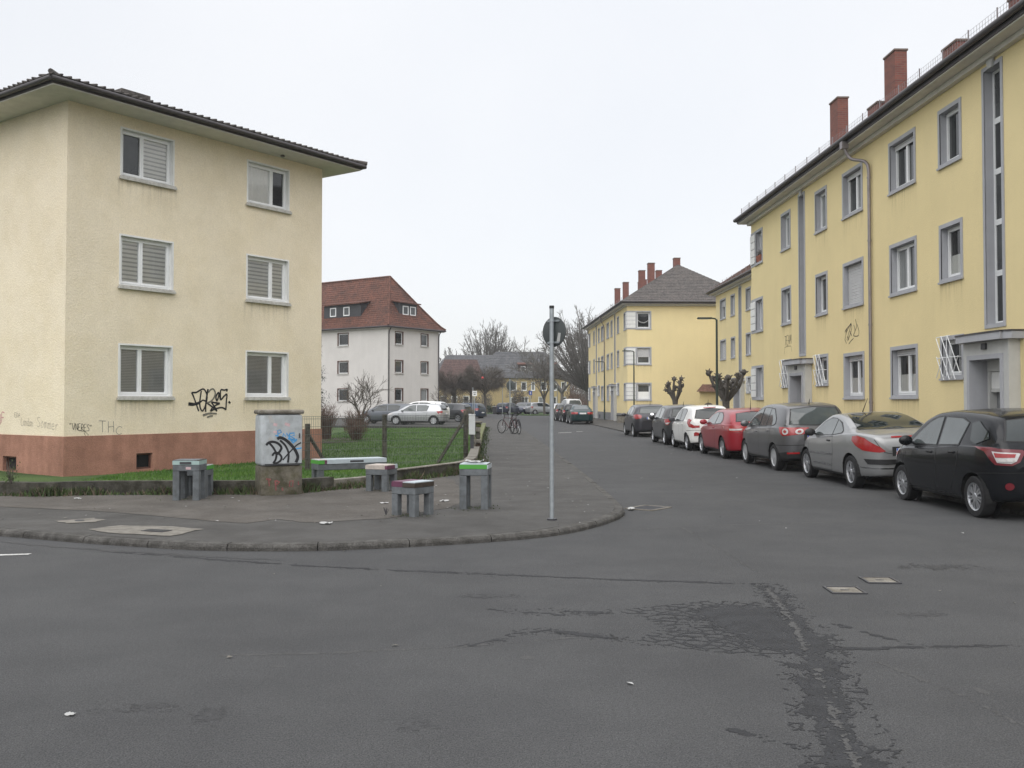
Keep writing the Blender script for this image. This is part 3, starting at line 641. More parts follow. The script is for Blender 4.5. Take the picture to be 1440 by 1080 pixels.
for i in range(900):                       # grass and moss along the street-side foot of the wall and round the stool legs
    if i < 600: y = r.uniform(22.5, 58); x = np.interp(y, [22, 27, 38, 59], [-.84, -.92, -1.17, -1.59]) + abs(r.gauss(0, .12)); h = r.uniform(.03, .12)
    else: cx, cy = r.choice([(-1.37, 13.2), (-.53, 14.06), (-2.3, 16.8), (-5.15, 15.3)]); x, y, h = cx + r.gauss(0, .17), cy + r.gauss(0, .17), r.uniform(.006, .02)
    blade(m, x, y, .084, h, r)
tag(m.build('weeds', MT['weed']), kind='stuff')
# ================================================================== BUILDINGS
def brick_mat(name):
    m = bpy.data.materials.new(name); m.use_nodes = True; n = m.node_tree.nodes; l = m.node_tree.links.new; bs = n['Principled BSDF']
    g = n.new('ShaderNodeNewGeometry'); sp = n.new('ShaderNodeSeparateXYZ'); ad = n.new('ShaderNodeMath'); cb = n.new('ShaderNodeCombineXYZ')
    l(g.outputs['Position'], sp.inputs[0]); l(sp.outputs[0], ad.inputs[0]); l(sp.outputs[1], ad.inputs[1]); l(ad.outputs[0], cb.inputs[0]); l(sp.outputs[2], cb.inputs[1])
    b = n.new('ShaderNodeTexBrick'); b.inputs['Scale'].default_value = 4.2; b.inputs['Mortar Size'].default_value = .03; b.inputs['Brick Width'].default_value = .95; b.inputs['Row Height'].default_value = .32
    b.inputs['Color1'].default_value = (.225, .075, .055, 1); b.inputs['Color2'].default_value = (.155, .055, .045, 1); b.inputs['Mortar'].default_value = (.16, .12, .10, 1)
    l(cb.outputs[0], b.inputs['Vector']); l(b.outputs['Color'], bs.inputs['Base Color']); bs.inputs['Roughness'].default_value = .9
    bp = n.new('ShaderNodeBump'); bp.inputs['Strength'].default_value = .5; bp.inputs['Distance'].default_value = .01; bp.invert = True; l(b.outputs['Fac'], bp.inputs['Height']); l(bp.outputs[0], bs.inputs['Normal'])
    return m
MT['chimney'] = brick_mat('chimney_bricks')

def wall_face(mb, M, x0, x1, z0, z1, holes, m=0, y=0.0):
    holes = [h for h in holes if h[0] < x1 and h[1] > x0 and h[2] < z1 and h[3] > z0]
    xs = sorted({x0, x1, *[min(max(v, x0), x1) for h in holes for v in h[:2]]}); zs = sorted({z0, z1, *[min(max(v, z0), z1) for h in holes for v in h[2:]]})
    for i in range(len(xs) - 1):
        for j in range(len(zs) - 1):
            cx, cz = (xs[i] + xs[i + 1]) / 2, (zs[j] + zs[j + 1]) / 2
            if any(h[0] < cx < h[1] and h[2] < cz < h[3] for h in holes): continue
            mb.quad(*[M @ Vector(p) for p in ((xs[i], y, zs[j]), (xs[i + 1], y, zs[j]), (xs[i + 1], y, zs[j + 1]), (xs[i], y, zs[j + 1]))], m)
def ring(mb, x0, x1, z0, z1, t, y0, y1, m=0):
    mb.box(x0, x0 + t, y0, y1, z0, z1, m); mb.box(x1 - t, x1, y0, y1, z0, z1, m)
    mb.box(x0 + t, x1 - t, y0, y1, z0, z0 + t, m); mb.box(x0 + t, x1 - t, y0, y1, z1 - t, z1, m)
CACHE = {}
def cached(key, fn):
    if key not in CACHE: CACHE[key] = fn()
    return CACHE[key]
STY = dict(grey=dict(d=.17, band=.10, proud=.022, rev='trim_grey', sill=None), white=dict(d=.13, band=.045, proud=.012, rev='white_paint', sill='sill_stone'),
           house=dict(d=.13, band=.07, proud=.02, rev='brown_wood', sill='sill_stone'), plain=dict(d=.10, band=.06, proud=.015, rev='white_paint', sill='white_paint'))
def make_window(parent, org, rz, w, h, style='grey', sash=(1,), panes=('pane_dark',), blind=None, tilt=False, name='window', fine=True):
    S = STY[style]; d = S['d']; b = S['band']
    def m_sur():
        mb = MB(); pr = S['proud']; dd = d + .10
        ring(mb, -b, w + b, -b, h + b, b, -pr, .001)
        mb.quad((0, -pr, 0), (0, dd, 0), (0, dd, h), (0, -pr, h)); mb.quad((w, -pr, 0), (w, -pr, h), (w, dd, h), (w, dd, 0))
        mb.quad((0, -pr, h), (0, dd, h), (w, dd, h), (w, -pr, h)); mb.quad((0, -pr, 0), (w, -pr, 0), (w, dd, 0), (0, dd, 0))
        if style == 'grey': mb.box(-b - .015, w + b + .015, -.055, -pr - .001, -b - .012, -b + .035)
        return mb.mesh(name, MT[S['rev']])
    win = link(name, cached(('sur', style, round(w, 3), round(h, 3)), m_sur), parent, org, (0, 0, rz))
    t1, t2 = .045, .05
    edges = [0]
    for s_ in sash: edges.append(edges[-1] + s_ / sum(sash) * w)
    def m_fr():
        mb = MB(); ring(mb, .001, w - .001, .001, h - .001, t1, d - .02, d + .05)
        for i in range(len(edges) - 1):
            x0 = max(edges[i], t1 + .001) + (.002 if i else 0); x1 = min(edges[i + 1], w - t1 - .001) - .002
            ring(mb, x0, x1, t1 + .002, h - t1 - .002, t2, d - .035, d + .03)
        return mb.mesh('frame', MT['pvc'])
    link('frame', cached(('fr', style, round(w, 3), round(h, 3), tuple(sash)), m_fr), win)
    for i in range(len(edges) - 1):
        x0 = max(edges[i], t1) + t2; x1 = min(edges[i + 1], w - t1) - t2; pk = panes[min(i, len(panes) - 1)]
        mb = MB(); mb.quad((x0 - .01, d + .012, t1 + t2 - .01), (x1 + .01, d + .012, t1 + t2 - .01), (x1 + .01, d + .012, h - t1 - t2 + .01), (x0 - .01, d + .012, h - t1 - t2 + .01))
        mb.build('pane', MT[pk], win)
        bk = blind[min(i, len(blind) - 1)] if blind else None
        if bk and bk != 'none':
            mb = MB(); y = d + .026; a0, a1, c0, c1 = x0 - .008, x1 + .008, t1 + t2 - .008, h - t1 - t2 + .008
            bd = .008 if bk == 'zebra' else .03; mb.quad((a0, y + bd, c0), (a1, y + bd, c0), (a1, y + bd, c1), (a0, y + bd, c1), 1)
            if bk == 'zebra':
                z = c1 - .01
                while z > c0 + .05: mb.box(a0, a1, y, y + .004, z - .068, z, 0); z -= .108
                mb.build('blind', [MT['blind_light'], MT['blind_grey']], win)
            elif bk == 'venetian':
                z = c1 - .01
                while z > c0 + .02: mb.quad((a0, y + .006, z), (a1, y + .006, z), (a1, y, z - .034), (a0, y, z - .034), 0); z -= .040
                mb.build('blind', [MT['blind_grey'], MT['dark']], win)
            elif bk.startswith('curtain'):
                top = c1 if bk == 'curtain' else c0 + (c1 - c0) * .45; k = 14
                for q in range(k):
                    xa, xb = a0 + (a1 - a0) * q / k, a0 + (a1 - a0) * (q + 1) / k; ya, yb = y + .012 * (q % 2), y + .012 * ((q + 1) % 2)
                    mb.quad((xa, ya, c0), (xb, yb, c0), (xb, yb, top), (xa, ya, top), 0)
                mb.build('curtain', [MT['blind_light'], MT['dark']], win)
    if style == 'grey' and fine:
        pass
    if fine and style in ('grey', 'white') and random.Random(int(w * 977 + h * 331 + org[0] * 37 + org[2] * 11)).random() < .8:
        def m_st():
            mb = MB(); z_ = -.106 if style == 'white' else -b - .013; y_ = -.0035; mb.quad((-.12, y_, z_ - .75), (w + .12, y_, z_ - .75), (w + .12, y_, z_), (-.12, y_, z_)); return mb.mesh('rain_stain', MT['rain_stain'])
        link('rain_stain', cached(('st', style, round(w, 3)), m_st), win)
    if S['sill']:
        def m_s():
            mb = MB(); mb.box(-.08, w + .08, -.085, -.014, -.105, -.048); mb.box(-.06, w + .06, -.07, -.013, -.0475, -.012); return mb.mesh('sill', MT[S['sill']])
        link('sill', cached(('sill', style, round(w, 3)), m_s), win)
    return win
def shutter(win, w, h, frac, d):
    mb = MB(); z = h - .02; z0 = h - h * frac + .02; k = 0
    while z > z0: mb.box(.03, w - .03, d - .062 + .006 * (k % 2), d - .040, z - .044, z - .004); z -= .048; k += 1
    mb.build('roller_shutter', MT['shutter'], win)

def hip_roof(name, mat_, parent, Lx, Ly, o, hx, hy, prof, courses, step=.03, zsof=None):
    # stack of shrinking rectangles, one riser per course; prof: [(t, z)]
    mb = MB(); ts = np.linspace(0, 1, courses + 1); tp = [p[0] for p in prof]; zp = [p[1] for p in prof]
    def rect(t, dz=0.0):
        ix, iy = -o + t * (hx + o), -o + t * (hy + o); z = float(np.interp(t, tp, zp)) + dz
        return [Vector((ix, iy, z)), Vector((Lx - ix, iy, z)), Vector((Lx - ix, Ly - iy, z)), Vector((ix, Ly - iy, z))]
    prev = rect(0, 0)
    for k in range(courses):
        a = rect(ts[k], step); b = rect(ts[k + 1], 0 if k < courses - 1 else 0)
        for i in range(4):
            j = (i + 1) % 4
            mb.quad(prev[i], prev[j], a[j], a[i]); mb.quad(a[i], a[j], b[j], b[i])
        prev = b
    mb.poly(prev)
    return mb.build(name, mat_, parent)
def eaves(root, Lx, Ly, o, z0, z1, sides, rg=.07, mt='zinc_dark', sof='soffit'):
    # soffit box ring, fascia and gutter
    mb = MB(); t = o - .05
    for (x0, x1, y0, y1) in [(-t, Lx + t, -t, .0), (-t, Lx + t, Ly, Ly + t), (-t, -.0, .0, Ly), (Lx, Lx + t, .0, Ly)]: mb.box(x0, x1, y0, y1, z0, z1)
    mb.build('soffit', MT[sof], root)
    mb = MB(); f = o - .05
    for (x0, x1, y0, y1) in [(-f - .03, Lx + f + .03, -f - .03, -f), (-f - .03, Lx + f + .03, Ly + f, Ly + f + .03), (-f - .03, -f, -f, Ly + f), (Lx + f, Lx + f + .03, -f, Ly + f)]: mb.box(x0, x1, y0, y1, z0 + .03, z1 + .04)
    mb.build('fascia', MT[mt], root)
    g = o + .05; zc = z1 + .02
    for nm, a, b in (('f', (-g, -g, zc), (Lx + g, -g, zc)), ('l', (-g, -g, zc), (-g, Ly + g, zc)), ('r', (Lx + g, -g, zc), (Lx + g, Ly + g, zc))):
        if nm in sides:
            mb = MB(); mb.tube([a, b], rg, 10); mb.build('gutter', MT[mt], root, smooth=40)
I4 = Matrix.Identity(4)
def FM(org, rz): return Matrix.Translation(org) @ Matrix.Rotation(rz, 4, 'Z')
# letters drawn as strokes (unit boxes)
GL = {'T': [[(0, 1), (1, .96)], [(.5, .98), (.52, 0)]], 'H': [[(0, 1), (.05, 0)], [(.9, 1), (1, 0)], [(.02, .5), (.95, .52)]], 'C': [[(1, .85), (.6, 1), (.15, .7), (.1, .3), (.5, 0), (1, .15)]],
      'L': [[(.1, 1), (0, .05), (.9, 0)]], 'o': [[(.5, .6), (.1, .35), (.4, 0), (.85, .25), (.6, .6), (.45, .58)]], 'n': [[(.1, .6), (.1, 0)], [(.1, .45), (.5, .6), (.8, .4), (.85, 0)]],
      'd': [[(.8, 1), (.8, 0)], [(.8, .5), (.4, .6), (.1, .3), (.4, 0), (.8, .15)]], 'S': [[(1, .9), (.4, 1), (.1, .75), (.8, .4), (.7, .05), (0, .1)]], 'm': [[(.05, .6), (.1, 0)], [(.1, .5), (.35, .6), (.45, 0)], [(.45, .5), (.75, .6), (.95, 0)]],
      'e': [[(.1, .3), (.8, .35), (.6, .62), (.2, .5), (.15, .15), (.5, 0), (.9, .12)]], 'r': [[(.2, .6), (.25, 0)], [(.22, .4), (.5, .6), (.8, .55)]], 'E': [[(.9, 1), (.1, .95), (.1, .05), (1, 0)], [(.1, .5), (.7, .5)]],
      'D': [[(.1, 1), (.1, 0), (.8, .2), (.9, .7), (.1, 1)]], 'A': [[(0, 0), (.5, 1), (1, 0)], [(.2, .4), (.85, .38)]], 'V': [[(0, 1), (.45, 0), (.95, 1)]], 'N': [[(.05, 0), (.1, 1), (.85, 0), (.95, 1)]], 'R': [[(.1, 0), (.15, 1), (.8, .85), (.7, .5), (.15, .45), (1, 0)]],
      'F': [[(.1, 0), (.15, 1), (1, .95)], [(.12, .5), (.75, .5)]], 'Y': [[(0, 1), (.45, .5), (1, 1)], [(.45, .5), (.3, -.2)]], 'B': [[(.1, 0), (.1, 1), (.8, .8), (.2, .5), (.95, .25), (.1, 0)]], 'I': [[(.5, 0), (.5, 1)]], '"': [[(.2, 1), (.15, .75)], [(.6, 1), (.55, .75)]],
      'G': [[(.9, .85), (.5, 1), (.1, .6), (.2, .1), (.7, 0), (.95, .4), (.55, .42)]], 'M': [[(0, 0), (.15, 1), (.5, .3), (.85, 1), (1, 0)]], 'U': [[(.05, 1), (.1, .15), (.5, 0), (.9, .2), (.95, 1)]], ' ': [], 'P': [[(.1, 0), (.12, 1), (.85, .85), (.75, .5), (.1, .45)]]}
def strokes(mb, M, text, x, z, cw, chh, w, slope=0.0, m=0, y=-.004, sp=1.25):
    k = 0
    for c in text:
        for st in GL.get(c, []):
            P = [M @ Vector((x + p[0] * cw, y - .0003 * (k % 3), z + p[1] * chh + (x + p[0] * cw) * 0)) for p in st]
            if len(P) > 2: P = smooth_poly(P, 4)
            mb.ribbon(P, w, M.to_3x3() @ Vector((0, -1, 0)), m); k += 1
        x += cw * sp; z += slope * cw

# ------------------------------------------------------------------ cream corner house
CH = empty('apartment_building', (-10.545, 22.45, 0), R(55), 'cream rendered three storey corner house with red brown plinth and graffiti', 'building')
Lx, Ly = 8.2, 12.0
LFM = FM((0, Ly, 0), R(-90))          # left face: X runs from the rear corner to the street corner
wins = []
for x, w, sa in ((1.42, 1.47, (.42, .58)), (5.35, 1.49, (.62, .38))):
    for z, h in ((1.79, 1.26), (4.56, 1.22), (7.29, 1.17)): wins.append((x, z, w, h, sa))
holes = [(x, x + w, z, z + h) for x, z, w, h, _ in wins]
cel = [(1.90, 2.36, -.06, .34)]; cel2 = [(Ly - 2.75, Ly - 2.1, -.08, .28)]
mb = MB()
wall_face(mb, I4, 0, Lx, .82, 9.0, holes); wall_face(mb, FM((Lx, 0, 0), R(90)), 0, Ly, .82, 9.0, []); wall_face(mb, FM((Lx, Ly, 0), R(180)), 0, Lx, .82, 9.0, [])
wall_face(mb, LFM, 0, Ly, .82, 9.0, []); mb.build('wall', MT['cream'], CH)
mb = MB(); e_ = .018
wall_face(mb, I4, -e_, Lx + e_, -.5, .82, cel, 0, -e_); wall_face(mb, LFM, -e_, Ly + e_, -.5, .82, cel2, 0, -e_); wall_face(mb, FM((Lx, 0, 0), R(90)), -e_, Ly + e_, -.5, .82, [], 0, -e_)
mb.quad((-e_, -e_, .82), (Lx + e_, -e_, .82), (Lx, 0, .822), (0, 0, .822)); mb.quad((-e_, Ly, .82), (-e_, -e_, .82), (0, 0, .822), (0, Ly, .822)); mb.build('plinth', MT['plinth_red'], CH)
for M, hs in ((I4, cel), (LFM, cel2)):
    for h in hs:
        mb = MB(); a, b, c, dd = h; D = .14
        for q in (((a, -e_, c), (a, D, c), (a, D, dd), (a, -e_, dd)), ((b, -e_, c), (b, -e_, dd), (b, D, dd), (b, D, c)), ((a, -e_, dd), (a, D, dd), (b, D, dd), (b, -e_, dd)), ((a, -e_, c), (b, -e_, c), (b, D, c), (a, D, c))): mb.quad(*[M @ Vector(p) for p in q])
        mb.quad(*[M @ Vector(p) for p in ((a, D, c), (b, D, c), (b, D, dd), (a, D, dd))], 1); o_ = mb.build('cellar_window', [MT['plinth_red'], MT['dark']], CH)
        mb = MB(); ring(mb, a + .01, b - .01, c + .01, dd - .01, .035, .06, .085); mbv = [M @ Vector(p) for p in mb.v]; mb.v = mbv; mb.build('frame', MT['brown_wood'], o_)
WB = {0: (('none', 'zebra'), ('pane_dark', 'glass')), 1: (('zebra', 'zebra'), ('glass', 'glass')), 2: (('venetian', 'venetian'), ('glass', 'glass')), 3: (('curtain', 'none'), ('glass', 'pane_dark'))}
plan = [2, 1, 0, 2, 1, 3]
for (x, z, w, h, sa), k in zip(wins, plan): make_window(CH, (x, 0, z), 0, w, h, 'white', sa, WB[k][1], WB[k][0])
eaves(CH, Lx, Ly, .88, 8.80, 8.90, 'flr', .058)
hip_roof('roof', MT['roof_grey'], CH, Lx, Ly, .95, Lx / 2, 4.1, [(0, 8.99), (1, 10.0)], 14, .02)
mb = MB(); z_of = lambda y: 9.0 + (y + .95) / 5.05 * 1.01
for i in range(46):                      # rolls of the pantiles along the street-side eave
    x = -.7 + i * .21
    mb.tube([(x, -.98, 9.02), (x, .0, z_of(.0) + .012)], .026, 6)
for i in range(58):
    y = -.2 + i * .21; mb.tube([(-.98, y, 9.02), (-.2, y, z_of(-.2) + .012)], .026, 6)
tag(mb.build('roof_tiles', MT['roof_grey'], CH), kind='stuff')
for a_, b_ in (((-.97, -.97, 9.03), (1.2, 1.2, 9.44)), ((Lx + .97, -.97, 9.03), (Lx - 1.2, 1.2, 9.44))):
    mb = MB(); mb.tube([a_, b_], .06, 8); mb.build('hip_tile', MT['roof_grey'], CH, smooth=50)
for x, y, zt, w in ((3.65, 3.1, 10.50, .42), (1.35, 3.6, 10.0, .26)):
    mb = MB(); mb.box(x - w, x + w, y - .25, y + .25, 9.6, zt - .12); mb.box(x - w - .04, x + w + .04, y - .29, y + .29, zt - .119, zt); mb.build('roof_hatch', MT['roof_grey'], CH)
mb = MB(); mb.lathe([(0, -.03), (.05, -.028), (.075, 0), (.04, .03), (0, .035)], 9, 0, FM((6.35, -.30, 8.77), 0)); mb.build('wasp_nest', MT['concrete'], CH)
# graffiti on the street side
FS = [[(100, 630, 75), (250, 640, 60), (400, 590, 34), (470, 535, 34), (555, 560, 34)], [(180, 335, 40), (230, 440), (290, 600), (370, 820)], [(180, 335), (300, 330), (400, 272), (480, 240), (545, 300), (585, 430), (565, 600), (520, 740), (465, 815), (415, 750), (392, 620), (412, 420), (432, 290)],
      [(610, 240, 44), (582, 400, 44), (557, 600, 36), (550, 840, 36)], [(575, 600), (700, 690), (790, 765), (860, 825)], [(930, 620, 44), (800, 600), (710, 590), (765, 675), (850, 810)], [(930, 620), (800, 680), (720, 750), (685, 820), (780, 772), (950, 730), (1040, 745), (1100, 790)],
      [(910, 330), (868, 350), (822, 450), (850, 550), (895, 430), (915, 335), (950, 520), (1040, 430), (1122, 370), (1110, 560), (1098, 790)], [(950, 520), (950, 270), (1050, 262), (1130, 245), (1112, 300)], [(1170, 570, 50), (1222, 612, 40)]]
FF = [[(620, 330), (680, 255), (750, 240), (802, 330), (782, 440), (710, 545), (630, 590), (575, 600)], [(480, 935, 50), (600, 890, 44), (740, 880), (850, 892)], [(590, 985), (660, 955), (745, 945)]]
def gmap(p): return Vector((3.43 + (p[0] - 100) / 1120 * 1.36, -.005, 1.99 - (p[1] - 235) / 750 * .77))
mb = MB()
for k, st in enumerate(FS + FF):
    P = [gmap(p) for p in st]; W_ = [(p[2] if len(p) > 2 else 36) / 1120 * 1.36 for p in st]
    if len(P) > 3: W_ = [W_[min(int(i / 4), len(W_) - 1)] for i in range(4 * (len(P) - 1) + 1)]; P = smooth_poly(P, 4)
    mb.ribbon([p + Vector((0, -.0004 * k, 0)) for p in P], W_, (0, -1, 0), 0 if k < len(FS) else 1)
mb.build('graffiti', [MT['paint_black'], MT['paint_fade']], CH)
mb = MB(); strokes(mb, I4, 'T', .88, .90, .19, .28, .014); strokes(mb, I4, 'H', 1.13, .89, .15, .27, .014); strokes(mb, I4, 'C', 1.33, .83, .17, .20, .012); mb.build('graffiti', MT['paint_greyink'], CH)
mb = MB(); strokes(mb, I4, '"VNERES"', .13, .98, .066, .16, .011, -.12, 0, sp=1.12); mb.ribbon([(.36, -.006, .96), (.52, -.006, .93), (.62, -.006, .84), (.55, -.006, .80), (.50, -.006, .9)], .009, (0, -1, 0)); mb.build('graffiti', MT['paint_black'], CH)
mb = MB(); strokes(mb, LFM, 'London', Ly - 1.92, 1.06, .085, .20, .008, -.06, 0, sp=1.1); strokes(mb, LFM, 'Sommer', Ly - 1.18, 1.03, .14, .24, .008, -.10, 0, sp=1.15); strokes(mb, LFM, 'EDA', Ly - 2.24, 1.26, .075, .11, .008); mb.build('graffiti', MT['paint_greyink'], CH)
mb = MB(); strokes(mb, LFM, 'ENF', Ly - 3.25, 1.02, .15, .26, .016, .3, 0); mb.build('graffiti', MT['paint_pink'], CH)

# ------------------------------------------------------------------ yellow terraces with grey window surrounds
def lattice(win, w, h):
    mb = MB(); y = -.11; q = [0]
    def bar(x0, z0, x1, z1, rad=.011):
        lo, hi = -.10, w + .10; d = x1 - x0            # clip to the grille's width
        if abs(d) > 1e-6:
            ta, tb = sorted(((lo - x0) / d, (hi - x0) / d)); ta, tb = max(0, ta), min(1, tb)
            if tb - ta < .12: return
            x0, z0, x1, z1 = x0 + d * ta, z0 + (z1 - z0) * ta, x0 + d * tb, z0 + (z1 - z0) * tb
        yy = y - .006 * (q[0] % 3); q[0] += 1; mb.tube([(x0, yy, z0), (x1, yy, z1)], rad, 5)
    sl = (h + .2) * .66
    for c in (-.42, -.13, .16, .45): bar(c, h + .10, c + sl, -.10)
    for c, t in ((-.12, .5), (.22, .62), (.62, .5)): bar(c, -.08, c + sl * t, -.08 + (h + .2) * t, .009)
    bar(-.08, h * .5, w + .08, h * .5, .009); bar(w * .46, -.02, w * .46, h + .08, .009); bar(-.10, h + .08, w * .6, h + .09, .010)
    for x in (.03, w - .03): mb.box(x - .01, x + .01, y, -.023, h * .5 - .01, h * .5 + .01)
    mb.build('lattice_grille', MT['pvc'], win)
def yellow_terrace(root, Lx, Ly, cols, strips, corners, pipe, far, wallm='yellow', roofm='roof_grey', zt=9.15, end_near=False, end_w=None, roof_h=3.8, seed=1, hy=None):
    r = random.Random(seed); rows = [(1.82, 1.20), (4.57, 1.21), (7.33, 1.23)]; holes = []; todo = []
    for x0, w, kind in cols:
        for i, (z, h) in enumerate(rows):
            if kind == 's' and i == 0: z, h = 2.26, .84
            holes.append((x0, x0 + w, z, z + h)); todo.append((x0, z, w, h, kind, i))
    for sx, sw in strips: holes.append((sx, sx + sw, 3.32, 8.86))
    ents = [(sx + sw / 2 - .64, sx + sw / 2 + .64, -.3, 2.55) for sx, sw in strips]; holes += ents
    mb = MB(); EF = FM((Lx, 0, 0), R(90)); ew = [(.75, 1.02)] if end_w else []
    eholes = [(x, x + w, z, z + h) for x, w in ew for z, h in rows]
    wall_face(mb, I4, 0, Lx, .72, zt, holes); wall_face(mb, EF, 0, Ly, .72, zt, eholes); wall_face(mb, FM((Lx, Ly, 0), R(180)), 0, Lx, .72, zt, []); wall_face(mb, FM((0, Ly, 0), R(-90)), 0, Ly, .72, zt, [])
    mb.build('wall', MT[wallm], root)
    mb = MB(); wall_face(mb, I4, -.02, Lx + .02, -.3, .72, ents, 0, -.02); wall_face(mb, EF, -.02, Ly, -.3, .72, [], 0, -.02); wall_face(mb, FM((0, Ly, 0), R(-90)), 0, Ly + .02, -.3, .72, [], 0, -.02)
    mb.quad((-.02, -.02, .72), (Lx + .02, -.02, .72), (Lx, 0, .724), (0, 0, .724)); mb.quad((Lx + .02, -.02, .72), (Lx + .02, Ly, .72), (Lx, Ly, .724), (Lx, 0, .724)); mb.build('plinth', MT['plinth_grey'], root)
    for x0, z, w, h, kind, i in todo:
        sa = (.5, .5) if kind == 'd' else (1,)
        pk = r.choice([('pane_dark', 'pane_mid'), ('pane_dark', 'pane_sheer'), ('pane_mid', 'pane_dark'), ('pane_sheer', 'pane_dark'), ('pane_dark', 'pane_dark')])
        bl = None
        if not far and i == 0 and kind == 'd': pk, bl = ('glass', 'glass'), ('curtain_half',)
        if not far and i == 1 and kind == 's' and r.random() < .6: pk, bl = ('glass',), ('curtain_half',)
        win = make_window(root, (x0, 0, z), 0, w, h, 'grey', sa, pk, bl)
        if kind == 's' and i == 0: lattice(win, w, h)
        if (not far and kind == 'd' and i == 1 and x0 < 12): shutter(win, w, h, 1.0, .17)
        elif far and r.random() < .22: shutter(win, w, h, r.choice([.35, .5, 1.0]), .17)
        elif not far and kind == 'd' and i == 0: shutter(win, w, h, .13, .17)
        elif not far and kind == 'd' and i == 2: shutter(win, w, h, .12, .17)
    for x, w in ew:
        for i, (z, h) in enumerate(rows):
            win = make_window(root, EF @ Vector((x, 0, z)), R(90), w, h, 'grey', (1,), (('pane_mid', 'pane_mid', 'pane_dark')[i],))
            if i == 1: shutter(win, w, h, .55, .17)
            if i == 0:
                m = MB(); m.quad((.08, .14, .08), (w - .08, .14, .08), (w - .08, .14, h * .5), (.08, .14, h * .5)); m.build('curtain', MT['blind_light'], win)
            if i == 2:
                m = MB()
                for k in range(9):
                    u = -1 + k * .25; xx = w / 2 + u * .36; zz = .42 + .14 * u * u; m.add([(xx - .05, .145, zz + .05), (xx + .05, .145, zz + .05), (xx, .145, zz - .06)], [(0, 1, 2)])
                m.build('bunting', MT['paper'], win)
    for c_x, flip in corners:             # rounded off corners with stacked white blocks beside the corner windows
        for M, on in ((I4, True), (EF, flip and end_w is not None)):
            if not on: continue
            for i, (z, h) in enumerate(rows):
                bx0, bx1 = (c_x, c_x + .64) if M is I4 and c_x < 1 else ((Lx - .64, Lx) if M is I4 else (0.0, .64))
                m = MB(); zb = z - .10; H_ = h + .2
                pts = (bx0 - .01, bx1 + .012)
                m.box(pts[0], pts[1], -.016, .001, zb, zb + H_); m.v = [M @ Vector(p) for p in m.v]; pn = m.build('block_panel', MT['trim_grey'], root)
                for k in range(4):
                    m = MB(); z0 = zb + .10 + k * (h / 4); m.box(bx0 + .002 - .02 * (bx0 < .01), bx1 - .01, -.045, -.017, z0 + .012, z0 + h / 4 - .018); m.v = [M @ Vector(p) for p in m.v]; m.build('corner_block', MT['white_paint'], pn)
    for sx, sw in strips:
        m = MB(); z0, z1 = 3.32, 8.86; d = .20; H_ = z1 - z0
        ring(m, -.09, sw + .09, -.09, H_ + .09, .09, -.022, .001)
        m.quad((0, -.022, 0), (0, d + .06, 0), (0, d + .06, H_), (0, -.022, H_)); m.quad((sw, -.022, 0), (sw, -.022, H_), (sw, d + .06, H_), (sw, d + .06, 0)); m.quad((0, -.022, H_), (0, d + .06, H_), (sw, d + .06, H_), (sw, -.022, H_)); m.quad((0, -.022, 0), (sw, -.022, 0), (sw, d + .06, 0), (0, d + .06, 0))
        st = m.build('stair_window', MT['trim_grey'], root, (sx, 0, z0))
        m = MB(); kx = sw / 2; m.add([(kx - .15, -.07, H_ + .26), (kx + .15, -.07, H_ + .26), (kx + .09, -.07, H_ - .02), (kx - .09, -.07, H_ - .02), (kx - .15, -.023, H_ + .26), (kx + .15, -.023, H_ + .26), (kx + .09, -.023, H_ - .02), (kx - .09, -.023, H_ - .02)],
                                     [(0, 3, 2, 1), (0, 1, 5, 4), (1, 2, 6, 5), (2, 3, 7, 6), (3, 0, 4, 7)]); m.build('keystone', MT['trim_light'], st)
        n_ = 5; ph = H_ / n_; m = MB()
        for k in range(n_): ring(m, .001, sw - .001, k * ph + .002, (k + 1) * ph - .002, .06, d - .02, d + .03)
        m.build('frame', MT['pvc'], st)
        for k in range(n_):
            m = MB(); m.quad((.05, d, k * ph + .05), (sw - .05, d, k * ph + .05), (sw - .05, d, (k + 1) * ph - .05), (.05, d, (k + 1) * ph - .05)); m.build('pane', MT['pane_mid' if (k + seed) % 3 else 'pane_dark'], st)
        # entrance porch below
        cx = sx + sw / 2; P = empty('porch', (cx, 0, 0), 0); P.parent = root
        m = MB(); W2, pj, H2 = .94, .24, 2.93; ow, oh = .64, 2.55
        wall_face(m, FM((0, -pj, 0), 0), -W2, W2, -.2, H2, [(-ow, ow, -.2, oh)])
        m.quad((-W2, 0, -.2), (-W2, -pj, -.2), (-W2, -pj, H2), (-W2, 0, H2)); m.quad((W2, -pj, -.2), (W2, 0, -.2), (W2, 0, H2), (W2, -pj, H2)); m.quad((-W2, -pj, H2), (W2, -pj, H2), (W2, 0, H2), (-W2, 0, H2))
        m.build('portal', MT['trim_light'], P)
        m = MB(); ring(m, -ow - .1, ow + .1, -.3, oh + .1, .1, -pj - .03, -pj + .001)
        ya, yb = -pj + .001, .14; iw, ih = .50, 2.30
        for (a, b, c) in ((ow, oh, 0),):
            m.quad((-a, ya, -.2), (-a, yb, -.2), (-a, yb, b), (-a, ya, b)); m.quad((a, ya, -.2), (a, ya, b), (a, yb, b), (a, yb, -.2)); m.quad((-a, ya, b), (-a, yb, b), (a, yb, b), (a, ya, b))
        m.build('portal_trim', MT['trim_grey'], P)
        m = MB(); wall_face(m, FM((0, .14, 0), 0), -ow, ow, -.2, oh, [(-iw, iw, -.2, ih)]); ring(m, -iw - .07, iw + .07, -.3, ih + .07, .07, .11, .141)
